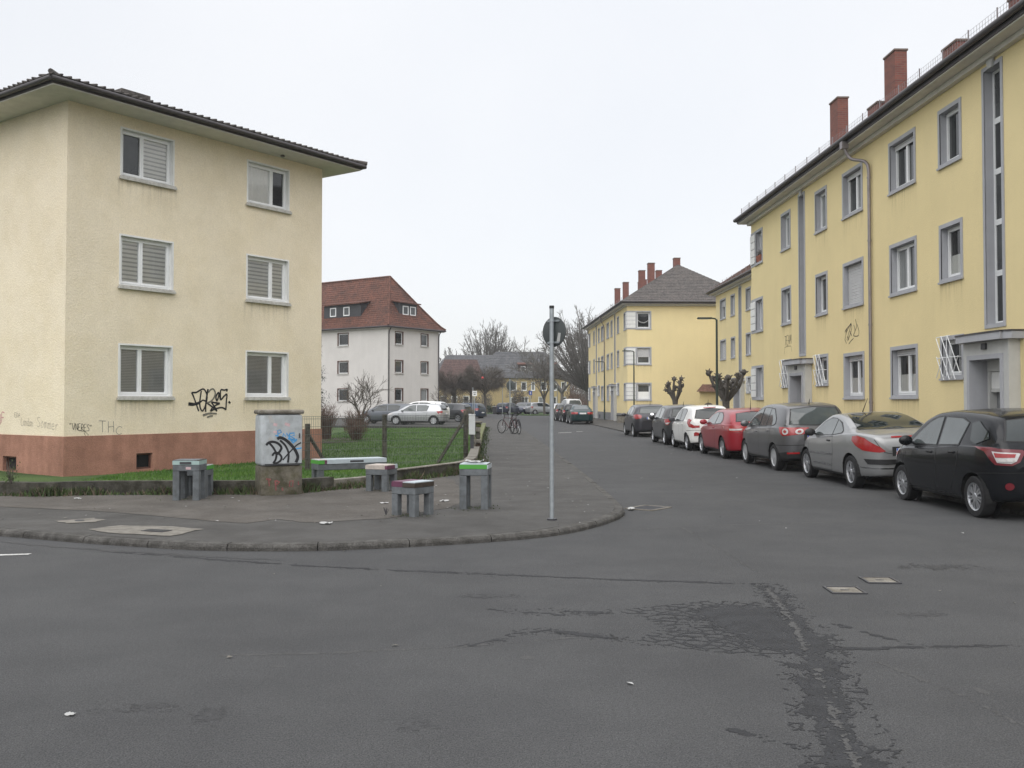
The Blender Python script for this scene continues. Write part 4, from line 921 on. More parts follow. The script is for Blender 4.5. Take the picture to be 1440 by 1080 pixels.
        m.quad((-iw, .14, -.2), (-iw, .30, -.2), (-iw, .30, ih), (-iw, .14, ih)); m.quad((iw, .14, -.2), (iw, .14, ih), (iw, .30, ih), (iw, .30, -.2)); m.quad((-iw, .14, ih), (-iw, .30, ih), (iw, .30, ih), (iw, .14, ih)); m.build('inner_portal', MT['trim_light'], P)
        m = MB(); m.box(-iw, iw, .16, .18, 1.93, ih - .01); m.build('fanlight', MT['white_paint'], P)
        m = MB(); m.box(-iw, iw, .145, .19, 1.85, 1.929); m.build('door_transom', MT['trim_light'], P)
        dr = MB(); dr.box(-iw, iw, .27, .30, .05, 1.849); dr.box(-.02, .02, .255, .2699, .14, 1.80); dr = dr.build('door', MT['plinth_grey'], P)
        m = MB(); m.box(.10, .40, .262, .2698, .75, 1.68); m.build('door_pane', MT['pane_mid'], dr)
        m = MB(); m.box(-.09, -.06, .21, .2698, .95, 1.15); m.build('handle', MT['alloy'], dr)
        m = MB(); m.box(-.8, .8, -pj - .40, .30, -.1, .10); m.build('step', MT['concrete'], P)
        m = MB(); pl = [(-W2 - .16, 0)] + [(-W2 - .16 + .03 * q, -pj - .02 - .10 * math.sin(q / 6 * 1.57)) for q in range(0, 7)] + [(x, -pj - .16 - .05 * math.cos(x / (W2 + .2) * 1.5)) for x in np.linspace(-W2, W2, 11)] + [(W2 + .16 - .03 * q, -pj - .02 - .10 * math.sin(q / 6 * 1.57)) for q in range(6, -1, -1)] + [(W2 + .16, 0)]
        m.prism(pl, H2 + .002, H2 + .15); cp = m.build('canopy', MT['trim_grey'], P)
        m = MB(); m.prism([(a * 1.012, b - .015 if b < 0 else b) for a, b in pl], H2 + .152, H2 + .185); m.build('canopy_flashing', MT['zinc_dark'], cp)
        m = MB(); m.box(-.09, .09, -pj - .045, -pj - .002, 2.76, 2.89); hn = m.build('number_plate', MT['dark_metal'], P)
    # eaves, roof, rainwater goods
    eaves(root, Lx, Ly, .5, zt, zt + .16, 'flr', .075, 'zinc_dark')
    m = MB(); 
    for (x0, x1, y0, y1) in [(-.14, Lx + .14, -.14, -.001), (Lx + .001, Lx + .14, 0, Ly), (-.14, -.001, 0, Ly)]: m.box(x0, x1, y0, y1, zt - .12, zt - .001)
    m.build('cornice', MT['soffit'], root)
    hip_roof('roof', MT[roofm], root, Lx, Ly, .56, hy or 4.6, Ly / 2, [(0, zt + .22), (1, zt + roof_h)], 24, .03)
    m = MB(); y = -.40; zz = zt + .36
    for dz in (0, .10, .20): m.tube([(-.3, y, zz + dz), (Lx + .3, y, zz + dz)], .0035, 4)
    for k in range(int(Lx / (.12 if not far else .6))): m.box(k * (.12 if not far else .6) - .0016, k * (.12 if not far else .6) + .0016, y - .003, y + .003, zz, zz + .2)
    for k in range(int(Lx / 1.2) + 1): m.box(k * 1.2 - .012, k * 1.2 + .012, y - .012, y + .012, zz - .14, zz + .24)
    m.build('snow_guard', MT['zinc'], root)
    for px_, sg in pipe:
        m = MB(); m.tube(smooth_poly([(px_ - sg * .7, -.52, zt + .13), (px_ - sg * .7, -.50, zt - .12), (px_ - sg * .62, -.36, zt - .42), (px_ - sg * .15, -.15, zt - .62), (px_, -.09, zt - .85), (px_, -.08, zt - 1.3)], 5) + [Vector((px_, -.08, .1))], .047, 10)
        m.box(px_ - sg * .7 - .10, px_ - sg * .7 + .10, -.62, -.42, zt - .12, zt + .09)
        for z in (1.6, 3.8, 6.2, 8.0): m.tube([(px_, -.08, z), (px_, -.08, z + .05)], .058, 10)
        m.build('downpipe', MT['zinc'], root, smooth=40)
def chimney(root, x, y, w, l, z0, z1):
    m = MB(); m.box(x - l / 2, x + l / 2, y - w / 2, y + w / 2, z0, z1 - .06); c = m.build('chimney', MT['chimney'], root)
    m = MB(); m.box(x - l / 2 - .03, x + l / 2 + .03, y - w / 2 - .03, y + w / 2 + .03, z1 - .059, z1); m.build('chimney_cap', MT['mortar'], c)
COLS = [(.78, .85, 'c'), (4.30, .95, 's'), (8.10, .95, 's'), (10.62, 1.43, 'd'), (14.1, 1.46, 'd'), (17.0, .95, 's'), (20.9, .95, 's'), (23.3, 1.45, 'd')]
YT = empty('apartment_building', (10.03, 39.8, 0), math.atan2(-1, .0172), 'long yellow terrace with grey window surrounds beside the parked cars', 'building')
yellow_terrace(YT, 27.5, 10.5, COLS, [(6.33, .54), (19.08, .68)], [(0.0, False)], [(12.8, 1)], False, seed=3)
for x, zt_ in ((3.3, 13.3), (8.5, 13.2)): chimney(YT, x, 2.55, .40, .86, 10.2, zt_)
for x, zt_ in ((7.0, 11.95), (12.6, 11.95), (16.2, 11.9)): chimney(YT, x, 2.6, .45, .86, 10.2, zt_)
for x, zt_ in ((1.6, 10.3), (5.3, 10.32)):
    m = MB(); m.tube([(x, .8, 9.5), (x, .8, zt_)], .05, 8); m.tube([(x, .8, zt_), (x, .8, zt_ + .06)], .09, 8); m.build('vent_pipe', MT['zinc'], YT)
m = MB()
for st in ([(1085, 255), (1110, 225), (1085, 330)], [(1100, 265), (1150, 195), (1165, 190), (1110, 330)], [(1090, 240), (1150, 195), (1175, 205), (1160, 270), (1120, 340)], [(1150, 250), (1175, 300)], [(1200, 200), (1215, 260), (1195, 300), (1250, 310), (1262, 270), (1240, 200)], [(1220, 150), (1235, 215), (1210, 265)], [(1135, 372), (1165, 345), (1195, 328)], [(1085, 320), (1105, 365)], [(1125, 300), (1135, 335)]):
    P = [Vector((10.62 + (p[0] - 1085) / 180 * 1.15, -.005, 4.10 - (p[1] - 150) / 220 * .70)) for p in st]; m.ribbon(smooth_poly(P, 4), .022, (0, -1, 0))
m.build('graffiti', MT['paint_black'], YT)
m = MB(); strokes(m, I4, 'TEAM', 4.55, 3.72, .17, .34, .02, .05, 0, sp=1.2); m.ribbon([(4.5, -.006, 3.4), (4.55, -.006, 3.65), (4.95, -.006, 3.68), (5.3, -.006, 3.66), (5.4, -.006, 3.45)], .015, (0, -1, 0)); m.build('graffiti', MT['paint_black'], YT)
m = MB(); m.ribbon(smooth_poly([Vector((4.2, -.005, 1.25)), Vector((4.32, -.005, 1.6)), Vector((4.42, -.005, 1.3)), Vector((4.55, -.005, 1.5)), Vector((4.66, -.005, 1.28)), Vector((4.9, -.005, 1.3)), Vector((5.0, -.005, 1.52)), Vector((5.1, -.005, 1.28)), Vector((5.3, -.005, 1.42)), Vector((5.45, -.005, 1.27))], 4), .05, (0, -1, 0)); m.build('graffiti', MT['brown_tile'], YT)
fp = empty('flower_pot', (0, 0, 0), 0, 'terracotta flower box on the sill of the top corner window of the long yellow terrace', 'flower pot')
Mw = YT.matrix_basis.copy() if False else (Matrix.Translation((10.03, 39.8, 0)) @ Matrix.Rotation(math.atan2(-1, .0172), 4, 'Z'))
fp.location = Mw @ Vector((1.18, .07, 7.335)); fp.rotation_euler = (0, 0, math.atan2(-1, .0172))
m = MB(); m.add([(-.30, -.08, 0), (.30, -.08, 0), (.30, .08, 0), (-.30, .08, 0), (-.36, -.11, .26), (.36, -.11, .26), (.36, .10, .26), (-.36, .10, .26)], [(0, 3, 2, 1), (0, 1, 5, 4), (1, 2, 6, 5), (2, 3, 7, 6), (3, 0, 4, 7), (4, 5, 6, 7)]); m.build('planter', MT['terracotta'], fp)
m = MB(); r = random.Random(3)
for i in range(60):
    x, y = r.uniform(-.3, .3), r.uniform(-.07, .07); m.tube([(x, y, .25), (x + r.uniform(-.06, .06), y, .32), (x + r.uniform(-.1, .1), y + r.uniform(-.03, .03), r.uniform(.36, .55))], .004, 3)
m.build('dry_stems', MT['twig'], fp)

MY = empty('apartment_building', (14.33, 66.8, 0), math.atan2(-1, .0172), 'set back yellow house with red brown roof between the two yellow terraces', 'building')
yellow_terrace(MY, 19.0, 9.5, [(1.35, 1.45, 'd'), (4.30, .95, 's'), (8.10, .95, 's'), (10.62, 1.43, 'd'), (14.1, 1.46, 'd')], [(6.33, .54)], [], [], True, seed=8, roofm='roof_redbrown')
FY = empty('apartment_building', (7.96, 98.98, 0), math.atan2(-.9993, .0366), 'farther yellow terrace with dark hipped roof and a row of brick chimneys', 'building')
yellow_terrace(FY, 25.6, 9.9, [(.78, .85, 'c'), (4.30, .95, 's'), (7.55 + .5, .95, 's'), (10.2, 1.43, 'd'), (14.0, 1.43, 'd'), (16.6, .95, 's'), (20.35, .95, 's'), (23.97, .85, 'c')], [(6.33, .54), (18.75, .54)], [(0.0, False), (25, True)], [(12.8, -1)], True, seed=5, end_w=True, hy=4.7)
for X_, zt_ in ((4.6, 12.9), (9.9, 12.85), (18.6, 12.75), (22.9, 12.75)): chimney(FY, X_, 2.35, .5, .62, 10.3, zt_)
for X_, zt_ in ((-2 + 5, 13.75), (4.9, 13.75), (12.6, 13.6), (20.4, 13.55)): chimney(FY, X_, 4.95, .5, .62, 12.2, zt_)
# stair numbers, cellar gratings of the far terrace
for X_ in (4.9, 8.9, 17.3, 21.0):
    m = MB(); m.box(X_, X_ + .5, -.032, -.0205, .12, .45); m.build('cellar_window', MT['dark'], FY)

# ------------------------------------------------------------------ grey house with the red tiled hipped roof
GH = empty('apartment_building', (-12.0, 92, 0), R(55), 'pale grey three storey house with steep red tiled roof and dormers', 'building')
Lx, Ly = 7.75, 24.0; LG = FM((0, Ly, 0), R(-90)); rows = [(1.70, 1.22), (4.46, 1.22), (7.26, 1.22)]
hR = [(x, x + 1.10, z, z + h) for x in (1.08, 4.92) for z, h in rows]; lc = (Ly - 6.75, Ly - 10.6, Ly - 14.4, Ly - 18)
hL = [(x, x + 1.42, z, z + h) for x in lc for z, h in rows]
m = MB(); wall_face(m, I4, 0, Lx, -.3, 8.9, hR); wall_face(m, LG, 0, Ly, -.3, 8.9, hL); wall_face(m, FM((Lx, 0, 0), R(90)), 0, Ly, -.3, 8.9, []); wall_face(m, FM((Lx, Ly, 0), R(180)), 0, Lx, -.3, 8.9, []); m.build('wall', MT['grey_house'], GH)
r = random.Random(4)
for a, b, c, dd in hR: make_window(GH, (a, 0, c), 0, b - a, dd - c, 'house', (1,), (r.choice(['pane_dark', 'pane_mid', 'pane_sheer']),))
for a, b, c, dd in hL: make_window(GH, LG @ Vector((a, 0, c)), R(-90), b - a, dd - c, 'house', (1,), (r.choice(['pane_dark', 'pane_mid']),))
eaves(GH, Lx, Ly, .45, 8.78, 8.9, 'flr', .075, 'zinc_dark')
prof = [(0, 8.98), (.10, 9.32), (.22, 9.95), (.5, 11.5), (1, 14.4)]
hip_roof('roof', MT['roof_red'], GH, Lx, Ly, .5, Lx / 2, 3.3, prof, 24, .05)
m = MB()
for sx in (-1, 1):
    P = [Vector((Lx / 2 + sx * (Lx / 2 + .5 - t * (Lx / 2 + .5)), -.5 + t * 3.8, float(np.interp(t, [p[0] for p in prof], [p[1] for p in prof])) + .05)) for t in np.linspace(0, 1, 14)]; m.tube(P, .11, 6)
m.tube([(Lx / 2, 3.3, 14.42), (Lx / 2, Ly - 3.3, 14.42)], .12, 6); m.build('ridge_tiles', MT['roof_red'], GH, smooth=50)
def dormer(root, M, x0, x1, wx, z0=10.05, z1=11.45, y0=1.0, m_='dark_metal', run=2.6):
    hol = [(a, a + .82, z0 + .28, z0 + 1.15) for a in wx]
    mb = MB(); F = M @ Matrix.Translation((0, y0, 0)); wall_face(mb, F, x0, x1, z0 - .3, z1, hol)
    for x in (x0, x1): mb.add([M @ Vector(p) for p in ((x, y0, z0 - .3), (x, y0 + run, z0 + 1.2), (x, y0 + run, z1 + .42), (x, y0, z1))], [(0, 1, 2, 3)])
    d_ = mb.build('dormer', MT[m_], root)
    mb = MB(); mb.add([M @ Vector(p) for p in ((x0 - .25, y0 - .35, z1 - .02), (x1 + .25, y0 - .35, z1 - .02), (x1 + .25, y0 + run, z1 + .55), (x0 - .25, y0 + run, z1 + .55), (x0 - .25, y0 - .35, z1 + .10), (x1 + .25, y0 - .35, z1 + .10), (x1 + .25, y0 + run, z1 + .67), (x0 - .25, y0 + run, z1 + .67))],
                      [(0, 1, 5, 4), (0, 3, 2, 1), (4, 5, 6, 7), (1, 2, 6, 5), (0, 4, 7, 3)]); mb.build('dormer_roof', MT['roof_red'], d_)
    for a, b, c, dd in hol:
        mb = MB(); ring(mb, a - .02, b + .02, c - .02, dd + .02, .10, -.03, .04); mb.v = [F @ Vector(p) for p in mb.v]; mb.build('window_frame', MT['pvc'], d_)
        mb = MB(); mb.quad((a + .07, .01, c + .07), (b - .07, .01, c + .07), (b - .07, .01, dd - .07), (a + .07, .01, dd - .07)); mb.v = [F @ Vector(p) for p in mb.v]; mb.build('pane', MT['pane_mid'], d_)
dormer(GH, I4, 2.35, 5.0, (2.85, 3.95), y0=.62); dormer(GH, LG, Ly - 9.4, Ly - 4.2, (Ly - 6.6, Ly - 8.5), y0=.62)
for x, y in ((.06, -.09), (Lx - .12, -.09)):
    m = MB(); m.tube([(x - .1, y - .35, 8.85), (x, y - .05, 8.5), (x, y, 8.2), (x, y, 0)], .06, 8); m.build('downpipe', MT['zinc_dark'], GH, smooth=40)

# ------------------------------------------------------------------ far houses across the side street
def far_house(loc, rz, Lx, Ly, eave, ridge, label, roofm, hx, hy, wins, dorm=(), wallm='yellow_far', o=.5):
    root = empty('house', loc, rz, label, 'house'); m = MB(); hs = [(x, x + w, z, z + h) for x, z, w, h, k in wins]
    wall_face(m, I4, 0, Lx, -.3, eave, hs); wall_face(m, FM((Lx, 0, 0), R(90)), 0, Ly, -.3, eave, []); wall_face(m, FM((0, Ly, 0), R(-90)), 0, Ly, -.3, eave, []); wall_face(m, FM((Lx, Ly, 0), R(180)), 0, Lx, -.3, eave, []); m.build('wall', MT[wallm], root)
    for x, z, w, h, k in wins:
        wv = make_window(root, (x, 0, z), 0, w, h, 'plain', (1,) if w < 1.2 else (.5, .5), (k,), name='window' if h < 1.9 else 'door')
    hip_roof('roof', MT[roofm], root, Lx, Ly, o, hx, hy, [(0, eave), (.12, eave + .35), (1, ridge)], 16, .04)
    for x0, x1, z0 in dorm:
        dormer(root, I4, x0, x1, np.arange(x0 + .5, x1 - .8, 1.25), z0, z0 + 1.5, .9, 'roof_red_far', 3.0)
    return root
far_house((-7.2, 172, 0), 0, 17.6, 9, 5.95, 10.9, 'far ochre two storey house with dark grey hipped roof closing the street', 'roof_dark', 4.2, 4.5,
          [(x + 6, z, w, h, k) for x, z, w, h, k in [(1.0, 3.7, 1.0, 1.5, 'pane_mid'), (2.9, 3.7, .9, 1.5, 'pane_dark'), (4.7, 3.7, .6, 1.5, 'pane_sheer'), (6.4, 3.7, 1.0, 1.5, 'pane_dark'), (8.3, 3.7, .9, 1.5, 'pane_mid'), (10.1, 3.7, .9, 1.5, 'pane_dark'),
           (1.0, 1.0, 1.0, 1.4, 'pane_dark'), (2.9, 1.0, 1.2, 1.5, 'pane_mid'), (6.0, .1, 1.1, 2.4, 'pane_sheer'), (8.3, 1.0, .9, 1.5, 'pane_dark'), (10.1, 1.0, .9, 1.5, 'pane_mid')]], [(8.3, 11.8, 6.9), (13.9, 15.2, 6.9)])
far_house((-15.5, 178, 0), 0, 15.2, 9, 6.0, 10.6, 'far ochre wing with long grey roof behind the round crowned trees', 'roof_dark', 3.0, 4.5, [(2 + 2.4 * i, 1.2, 1.0, 1.5, 'pane_dark') for i in range(5)])
far_house((-12.8, 160, 0), 0, 8.0, 7, 4.4, 8.9, 'far house with a red tiled roof left of the dark grey roof', 'roof_red_far', 1.2, 3.5, [(.8, 1.1, 1.0, 1.5, 'pane_dark'), (2.6, 1.1, 1.0, 1.5, 'pane_mid'), (4.6, 1.1, 1.0, 1.5, 'pane_dark')])
far_house((-21.0, 150, 0), 0, 8.6, 8, 4.6, 9.0, 'far ochre house with a plain grey gable roof beside the pale grey house', 'roof_dark', 4.1, 4.0, [(5.2, 1.1, 1.0, 1.5, 'pane_dark'), (7.0, 1.1, .9, 1.5, 'pane_mid')])

# garden wall with tiled hood and arched gate beside the far terrace
gw = empty('garden_wall', (14.05, 71.2, 0), 0, 'yellow garden wall with tiled hood and round arched gate beside the far terrace', 'wall')
m = MB(); hol = [(.28, .98, 0, 1.15)]; wall_face(m, I4, 0, 2.4, -.1, 2.45, hol)
k = 10; ar = [(.63 - .35 * math.cos(math.pi * i / k), 1.15 + .35 * math.sin(math.pi * i / k)) for i in range(k + 1)]
m.box(0, 2.4, .012, .3, 1.52, 2.45); m.build('wall', MT['yellow'], gw)
m = MB(); m.poly([(.29, -.004, .02), (.97, -.004, .02)] + [(x, -.004, z) for x, z in ar[::-1]]); m.build('gate', MT['brown_wood'], gw)
m = MB(); m.ribbon([(.26, -.01, 0)] + [(.63 - .39 * math.cos(math.pi * i / k), -.01, 1.15 + .39 * math.sin(math.pi * i / k)) for i in range(k + 1)] + [(1.0, -.01, 0)], .08, (0, -1, 0)); m.build('arch_trim', MT['concrete'], gw)
m = MB(); m.add([(-.15, -.45, 2.40), (2.5, -.45, 2.40), (2.5, .1, 2.95), (.2, .1, 2.95), (-.15, .6, 2.40), (2.5, .6, 2.40)], [(0, 1, 2, 3), (3, 2, 5, 4), (0, 3, 4), (1, 5, 2), (0, 4, 5, 1)]); m.build('hood', MT['roof_redbrown'], gw)
# ================================================================== CARS
def pchip(xs, ys):
    xs, ys = np.array(xs, float), np.array(ys, float); h = np.diff(xs); d = np.diff(ys) / h; n_ = len(xs); m = np.zeros(n_)
    for i in range(1, n_ - 1):
        if d[i - 1] * d[i] > 0: w1, w2 = 2 * h[i] + h[i - 1], h[i] + 2 * h[i - 1]; m[i] = (w1 + w2) / (w1 / d[i - 1] + w2 / d[i])
    m[0], m[-1] = d[0], d[-1]
    def f(x):
        i = int(min(max(np.searchsorted(xs, x) - 1, 0), n_ - 2)); t = min(max((x - xs[i]) / h[i], 0), 1)
        return float((2 * t**3 - 3 * t**2 + 1) * ys[i] + (t**3 - 2 * t**2 + t) * h[i] * m[i] + (-2 * t**3 + 3 * t**2) * ys[i + 1] + (t**3 - t**2) * h[i] * m[i + 1])
    return f
def car_shell(S, detail=1):
    L_, W, H = S['L'], S['W'], S['H']; half = L_ / 2
    top = pchip(*zip(*S['top'])); belt = pchip(*zip(*S['belt'])); bot = pchip(*zip(*S['bot']))
    nS = 72 if detail else 40; K = 4 if detail else 2; rw = S['roofw']
    ts = [math.copysign(1 - (1 - abs(u)) ** 1.7, u) for u in np.linspace(-1, 1, nS)]
    ys = sorted(min(max(t, -.996), .996) * half for t in ts)
    rings = []
    for y in ys:
        t = y / half; nexp = S.get('nr', 6.5) if t < 0 else S.get('nf', 4.2)
        f = (1 - abs(t) ** nexp) ** (1 / nexp); w = W / 2 * f; T = top(y); B = min(belt(y), T - .045); b = min(bot(y), B - .08)
        def gw(z): return (W / 2 * .945 - (z - belt(y)) / max(.05, H - belt(y)) * (W / 2 * .945 - rw)) * f ** .8 if z > belt(y) else w * .945
        h = B - b
        pts = [(0, b), (w * .55, b), (w * .88, b + .012), (w * .965, b + .07), (w * .992, b + .26 * h), (w, b + .52 * h), (w * .99, b + .80 * h), (w * .968, B - .02), (w * .94, B + .012)]
        if T - B > .12: pts += [(gw(B + (T - B) * .35), B + (T - B) * .35), (gw(B + (T - B) * .72), B + (T - B) * .72), (gw(T - .05) * .985, T - .05), (gw(T) * .90, T - .010), (gw(T) * .55, T + .006)]
        else: pts += [(w * .90, B + (T - B) * .55), (w * .83, B + (T - B) * .82), (w * .72, T - .004), (w * .55, T), (w * .3, T + .006)]
        pts.append((0, T + .010))
        P = smooth_poly([(x, 0, z) for x, z in pts], K); ring_ = [(p.x, y, p.z) for p in P] + [(-p.x, y, p.z) for p in P[-2:0:-1]]
        rings.append(ring_)
    q = len(rings[0]); vs = [v for r_ in rings for v in r_]; fs = []
    for i in range(len(rings) - 1):
        for j in range(q): fs.append((i * q + j, i * q + (j + 1) % q, (i + 1) * q + (j + 1) % q, (i + 1) * q + j))
    for base, flip in ((0, False), ((len(rings) - 1) * q, True)):
        k = q // 2
        for j in range(k - 1 + 1):                # close the ends with strips so that they stay smooth
            a, b_, c, d = j, (j + 1), (q - j - 1) % q, (q - j) % q
            idx = [base + a, base + b_, base + c, base + d]; idx = list(dict.fromkeys(idx))
            if len(idx) >= 3: fs.append(tuple(idx) if not flip else tuple(idx[::-1]))
    return vs, fs
def build_car(name, S, paint_, loc, heading, label, group, detail=1, tilt=0.0):
    root = empty(name, loc, heading, label, 'car', group); root.rotation_euler = (0, tilt, heading)
    vs, fs = car_shell(S, detail); L_, W, H = S['L'], S['W'], S['H']; rr = S['tyre']
    bvh = BVHTree.FromPolygons([Vector(v) for v in vs], fs)
    yr, yf = -L_ / 2 + S['ro'], L_ / 2 - S['fo']; ra = rr + .052
    # wheel arches: drop what lies inside the arch circles and snap the rim of the hole to the circle
    V = [Vector(v) for v in vs]; xin = W / 2 - .26
    def din(p): return min(math.hypot(p.y - yy, p.z - rr) for yy in (yr, yf))
    ins = [abs(p.x) > xin and din(p) < ra for p in V]; keep = []; 
    for f in fs:
        k = sum(ins[i] for i in f)
        if k * 2 <= len(f): keep.append(f)
    used = {}
    kept_inside = {i for f in keep for i in f if ins[i]}
    edge = set(kept_inside); alln = {i for f in fs if f not in set(keep) for i in f} if False else set()
    for f in fs:
        k = sum(ins[i] for i in f)
        if k * 2 > len(f):
            for i in f:
                if not ins[i]: edge.add(i)
    for i in edge:
        p = V[i]; yy = min((yr, yf), key=lambda c: math.hypot(p.y - c, p.z - rr)); d = math.hypot(p.y - yy, p.z - rr)
        if d > 1e-4 and d < ra + .06 and p.z > .2: V[i] = Vector((p.x, yy + (p.y - yy) * ra / d, rr + (p.z - rr) * ra / d))
    mb = MB(); mb.add(V, keep)
    for i, f in enumerate(keep):
        zc = sum(V[j].z for j in f) / len(f); yc = sum(V[j].y for j in f) / len(f)
        if zc < S.get('skirt', .27) or (S.get('dark_rear') and yc < yr - .25 and zc < S['dark_rear'](sum(abs(V[j].x) for j in f) / len(f))): mb.m[i] = 1
    body = mb.build('body', [MT[paint_], MT['black_plastic']], root, smooth=32)
    for yy in (yr, yf):
        for sx in (-1, 1):
            m = MB(); k = 18; arc_ = [math.pi * (1.12 * i / k - .06) for i in range(k + 1)]
            o_ = [(sx * (W / 2 - .02), yy + ra * math.cos(a), rr + ra * math.sin(a)) for a in arc_]; n_ = [(sx * (W / 2 - .30), p[1], p[2]) for p in o_]
            m.add(o_ + n_, [(i, i + 1, k + 2 + i, k + 1 + i) for i in range(k)]); m.poly([(sx * (W / 2 - .28), p[1], p[2]) for p in o_]); m.build('wheel_arch', MT['dark'], root)
    def cast(o, d):
        hit, nrm, _, _ = bvh.ray_cast(Vector(o), Vector(d), 20)
        return hit, nrm
    FR = {'L': (Vector((-4, 0, 0)), Vector((0, 1, 0)), Vector((1, 0, 0))), 'R': (Vector((4, 0, 0)), Vector((0, 1, 0)), Vector((-1, 0, 0))), 'B': (Vector((0, -6, 0)), Vector((1, 0, 0)), Vector((0, 1, 0))), 'F': (Vector((0, 6, 0)), Vector((1, 0, 0)), Vector((0, -1, 0)))}
    s2 = math.sqrt(.5)
    cx_, cy_ = W / 2 - .09, L_ / 2 - .10
    for nm_, sx, sy in (('BL', -1, -1), ('BR', 1, -1), ('FL', -1, 1), ('FR', 1, 1)):
        dn = Vector((-sx * s2, -sy * s2, 0)); FR[nm_] = (Vector((sx * cx_, sy * cy_, 0)) - dn * 4, Vector((-sx * s2, sy * s2, 0)), dn)
    def patch(nm, side, poly_, mtl, off=.004, g=.07, parent=None, rim=True):
        o, hv, d = FR[side]; P = []
        for i in range(len(poly_)):
            a, b = Vector(poly_[i]), Vector(poly_[(i + 1) % len(poly_)]); k = max(1, int((b - a).length / g)); P += [a.lerp(b, j / k) for j in range(k)]
        x0, x1, y0, y1 = min(p.x for p in P), max(p.x for p in P), min(p.y for p in P), max(p.y for p in P)
        G = [Vector((x, y)) for x in np.arange(x0 + g / 2, x1, g) for y in np.arange(y0 + g / 2, y1, g) if inside((x, y), P) and min((Vector((x, y)) - p).length for p in P) > g * .4]
        ov, _, of, *_x = delaunay_2d_cdt(P + G, [(i, (i + 1) % len(P)) for i in range(len(P))], [], 1, 1e-5)
        pos = []
        for p in ov:
            h_, nn = cast(o + hv * p.x + Vector((0, 0, p.y)), d)
            if h_ is not None and nn.dot(d) > 0: nn = -nn
            pos.append(None if h_ is None else h_ + nn * off)
        m = MB(); idx = {}; out = []
        for i, p in enumerate(pos):
            if p is not None: idx[i] = len(out); out.append(p)
        F = [tuple(idx[i] for i in f) for f in of if all(i in idx for i in f)]
        if not F: return None
        m.add(out, F)
        return m.build(nm, MT[mtl], parent or root, smooth=60)
    def line(nm, side, pts, w, mtl, off=.003, parent=None, k=10):
        o, hv, d = FR[side]; m = MB(); A = []
        for i in range(len(pts) - 1):
            a, b = Vector(pts[i]), Vector(pts[i + 1]); kk = max(1, int((b - a).length / .06))
            for j in range(kk): A.append(a.lerp(b, j / kk))
        A.append(Vector(pts[-1])); vs_ = []
        for i, p in enumerate(A):
            t = (A[min(i + 1, len(A) - 1)] - A[max(i - 1, 0)]).normalized(); nn = Vector((-t.y, t.x)) * w / 2
            for q in (p + nn, p - nn):
                h_, nr = cast(o + hv * q.x + Vector((0, 0, q.y)), d)
                if h_ is None: vs_.append(None); continue
                if nr.dot(d) > 0: nr = -nr
                vs_.append(h_ + nr * off)
        good = [i for i in range(len(A)) if vs_[2 * i] is not None and vs_[2 * i + 1] is not None]
        for i in good:
            if i + 1 in good and i + 1 < len(A): m.quad(vs_[2 * i], vs_[2 * i + 1], vs_[2 * i + 3], vs_[2 * i + 2])
        return m.build(nm, MT[mtl], parent or root) if m.f else None
    gl = S.get('glass', 'car_glass')
    def grow(P, e_):
        c = sum((Vector(p) for p in P), Vector((0, 0))) / len(P); return [tuple(Vector(p) + (Vector(p) - c).normalized() * e_) for p in P]
    for sd in ('L', 'R') if detail else ('L', 'R'):
        for P in S['win']:
            fr_ = patch('window', sd, P, S.get('side_glass', gl), .008)
            tr_ = patch('window_trim', sd, grow(P, .028), 'black_plastic', .004, parent=fr_) if fr_ else None
        if detail:
            for P in S.get('seams', []): line('door_seam', sd, P, .012, 'black_plastic', .002)
            for P, w, mt_ in S.get('strips', []): line('side_moulding', sd, P, w, mt_, .012)
            for hy, hz in S.get('handles', []):
                h_, nr = cast((-4 if sd == 'L' else 4, hy, hz), (1 if sd == 'L' else -1, 0, 0))
                if h_: b_ = bevel_box(-.022, .022, -.085, .085, -.018, .018, .012); b_.build('door_handle', MT[S.get('handle_mat', paint_)], root, h_, smooth=40)
    patch('rear_window', 'B', S['rear_win'], S.get('rear_glass', gl), .009); rt = patch('rear_window_trim', 'B', grow(S['rear_win'], .03), 'black_plastic', .005)
    if 'roof_win' in S:
        FR['T'] = (Vector((0, 0, 6)), Vector((1, 0, 0)), Vector((0, 0, -1)))
        o_top = [(x, y) for x, y in S['roof_win']]
        P = []
        for i in range(len(o_top)):
            a, b = Vector(o_top[i]), Vector(o_top[(i + 1) % len(o_top)]); k = max(1, int((b - a).length / .07)); P += [a.lerp(b, j / k) for j in range(k)]
        G = [Vector((x, y)) for x in np.arange(-.8, .8, .08) for y in np.arange(-2.2, 2.2, .08) if inside((x, y), P) and min((Vector((x, y)) - p).length for p in P) > .03]
        ov, _, of, *_x = delaunay_2d_cdt(P + G, [(i, (i + 1) % len(P)) for i in range(len(P))], [], 1, 1e-5); m = MB()
        m.add([(lambda h_: h_[0] + (h_[1] if h_[1].z > 0 else -h_[1]) * .008)(cast((p.x, p.y, 6), (0, 0, -1))) for p in ov], [tuple(f) for f in of]); m.build('rear_window', MT['car_glass'], root, smooth=60)
    patch('windscreen', 'F', S['front_win'], gl, .008)
    for ti, (P, mt_) in enumerate(S.get('tails', [])):
        for sd in ('BL', 'BR'): patch('tail_light', sd, P, mt_, .008 + .005 * ti, .04)
    for P, mt_ in S.get('heads', []):
        for sd in ('FL', 'FR'): patch('headlight', sd, P, mt_, .008, .05)
    for nm, sd, P, mt_ in S.get('patches', []): patch(nm, sd, P, mt_, .022 if nm == 'fog_reflector' else .012, .03 if nm == 'fog_reflector' else .05)
    for nm, sd, P, w, mt_ in S.get('lines', []): line(nm, sd, P, w, mt_, .006)
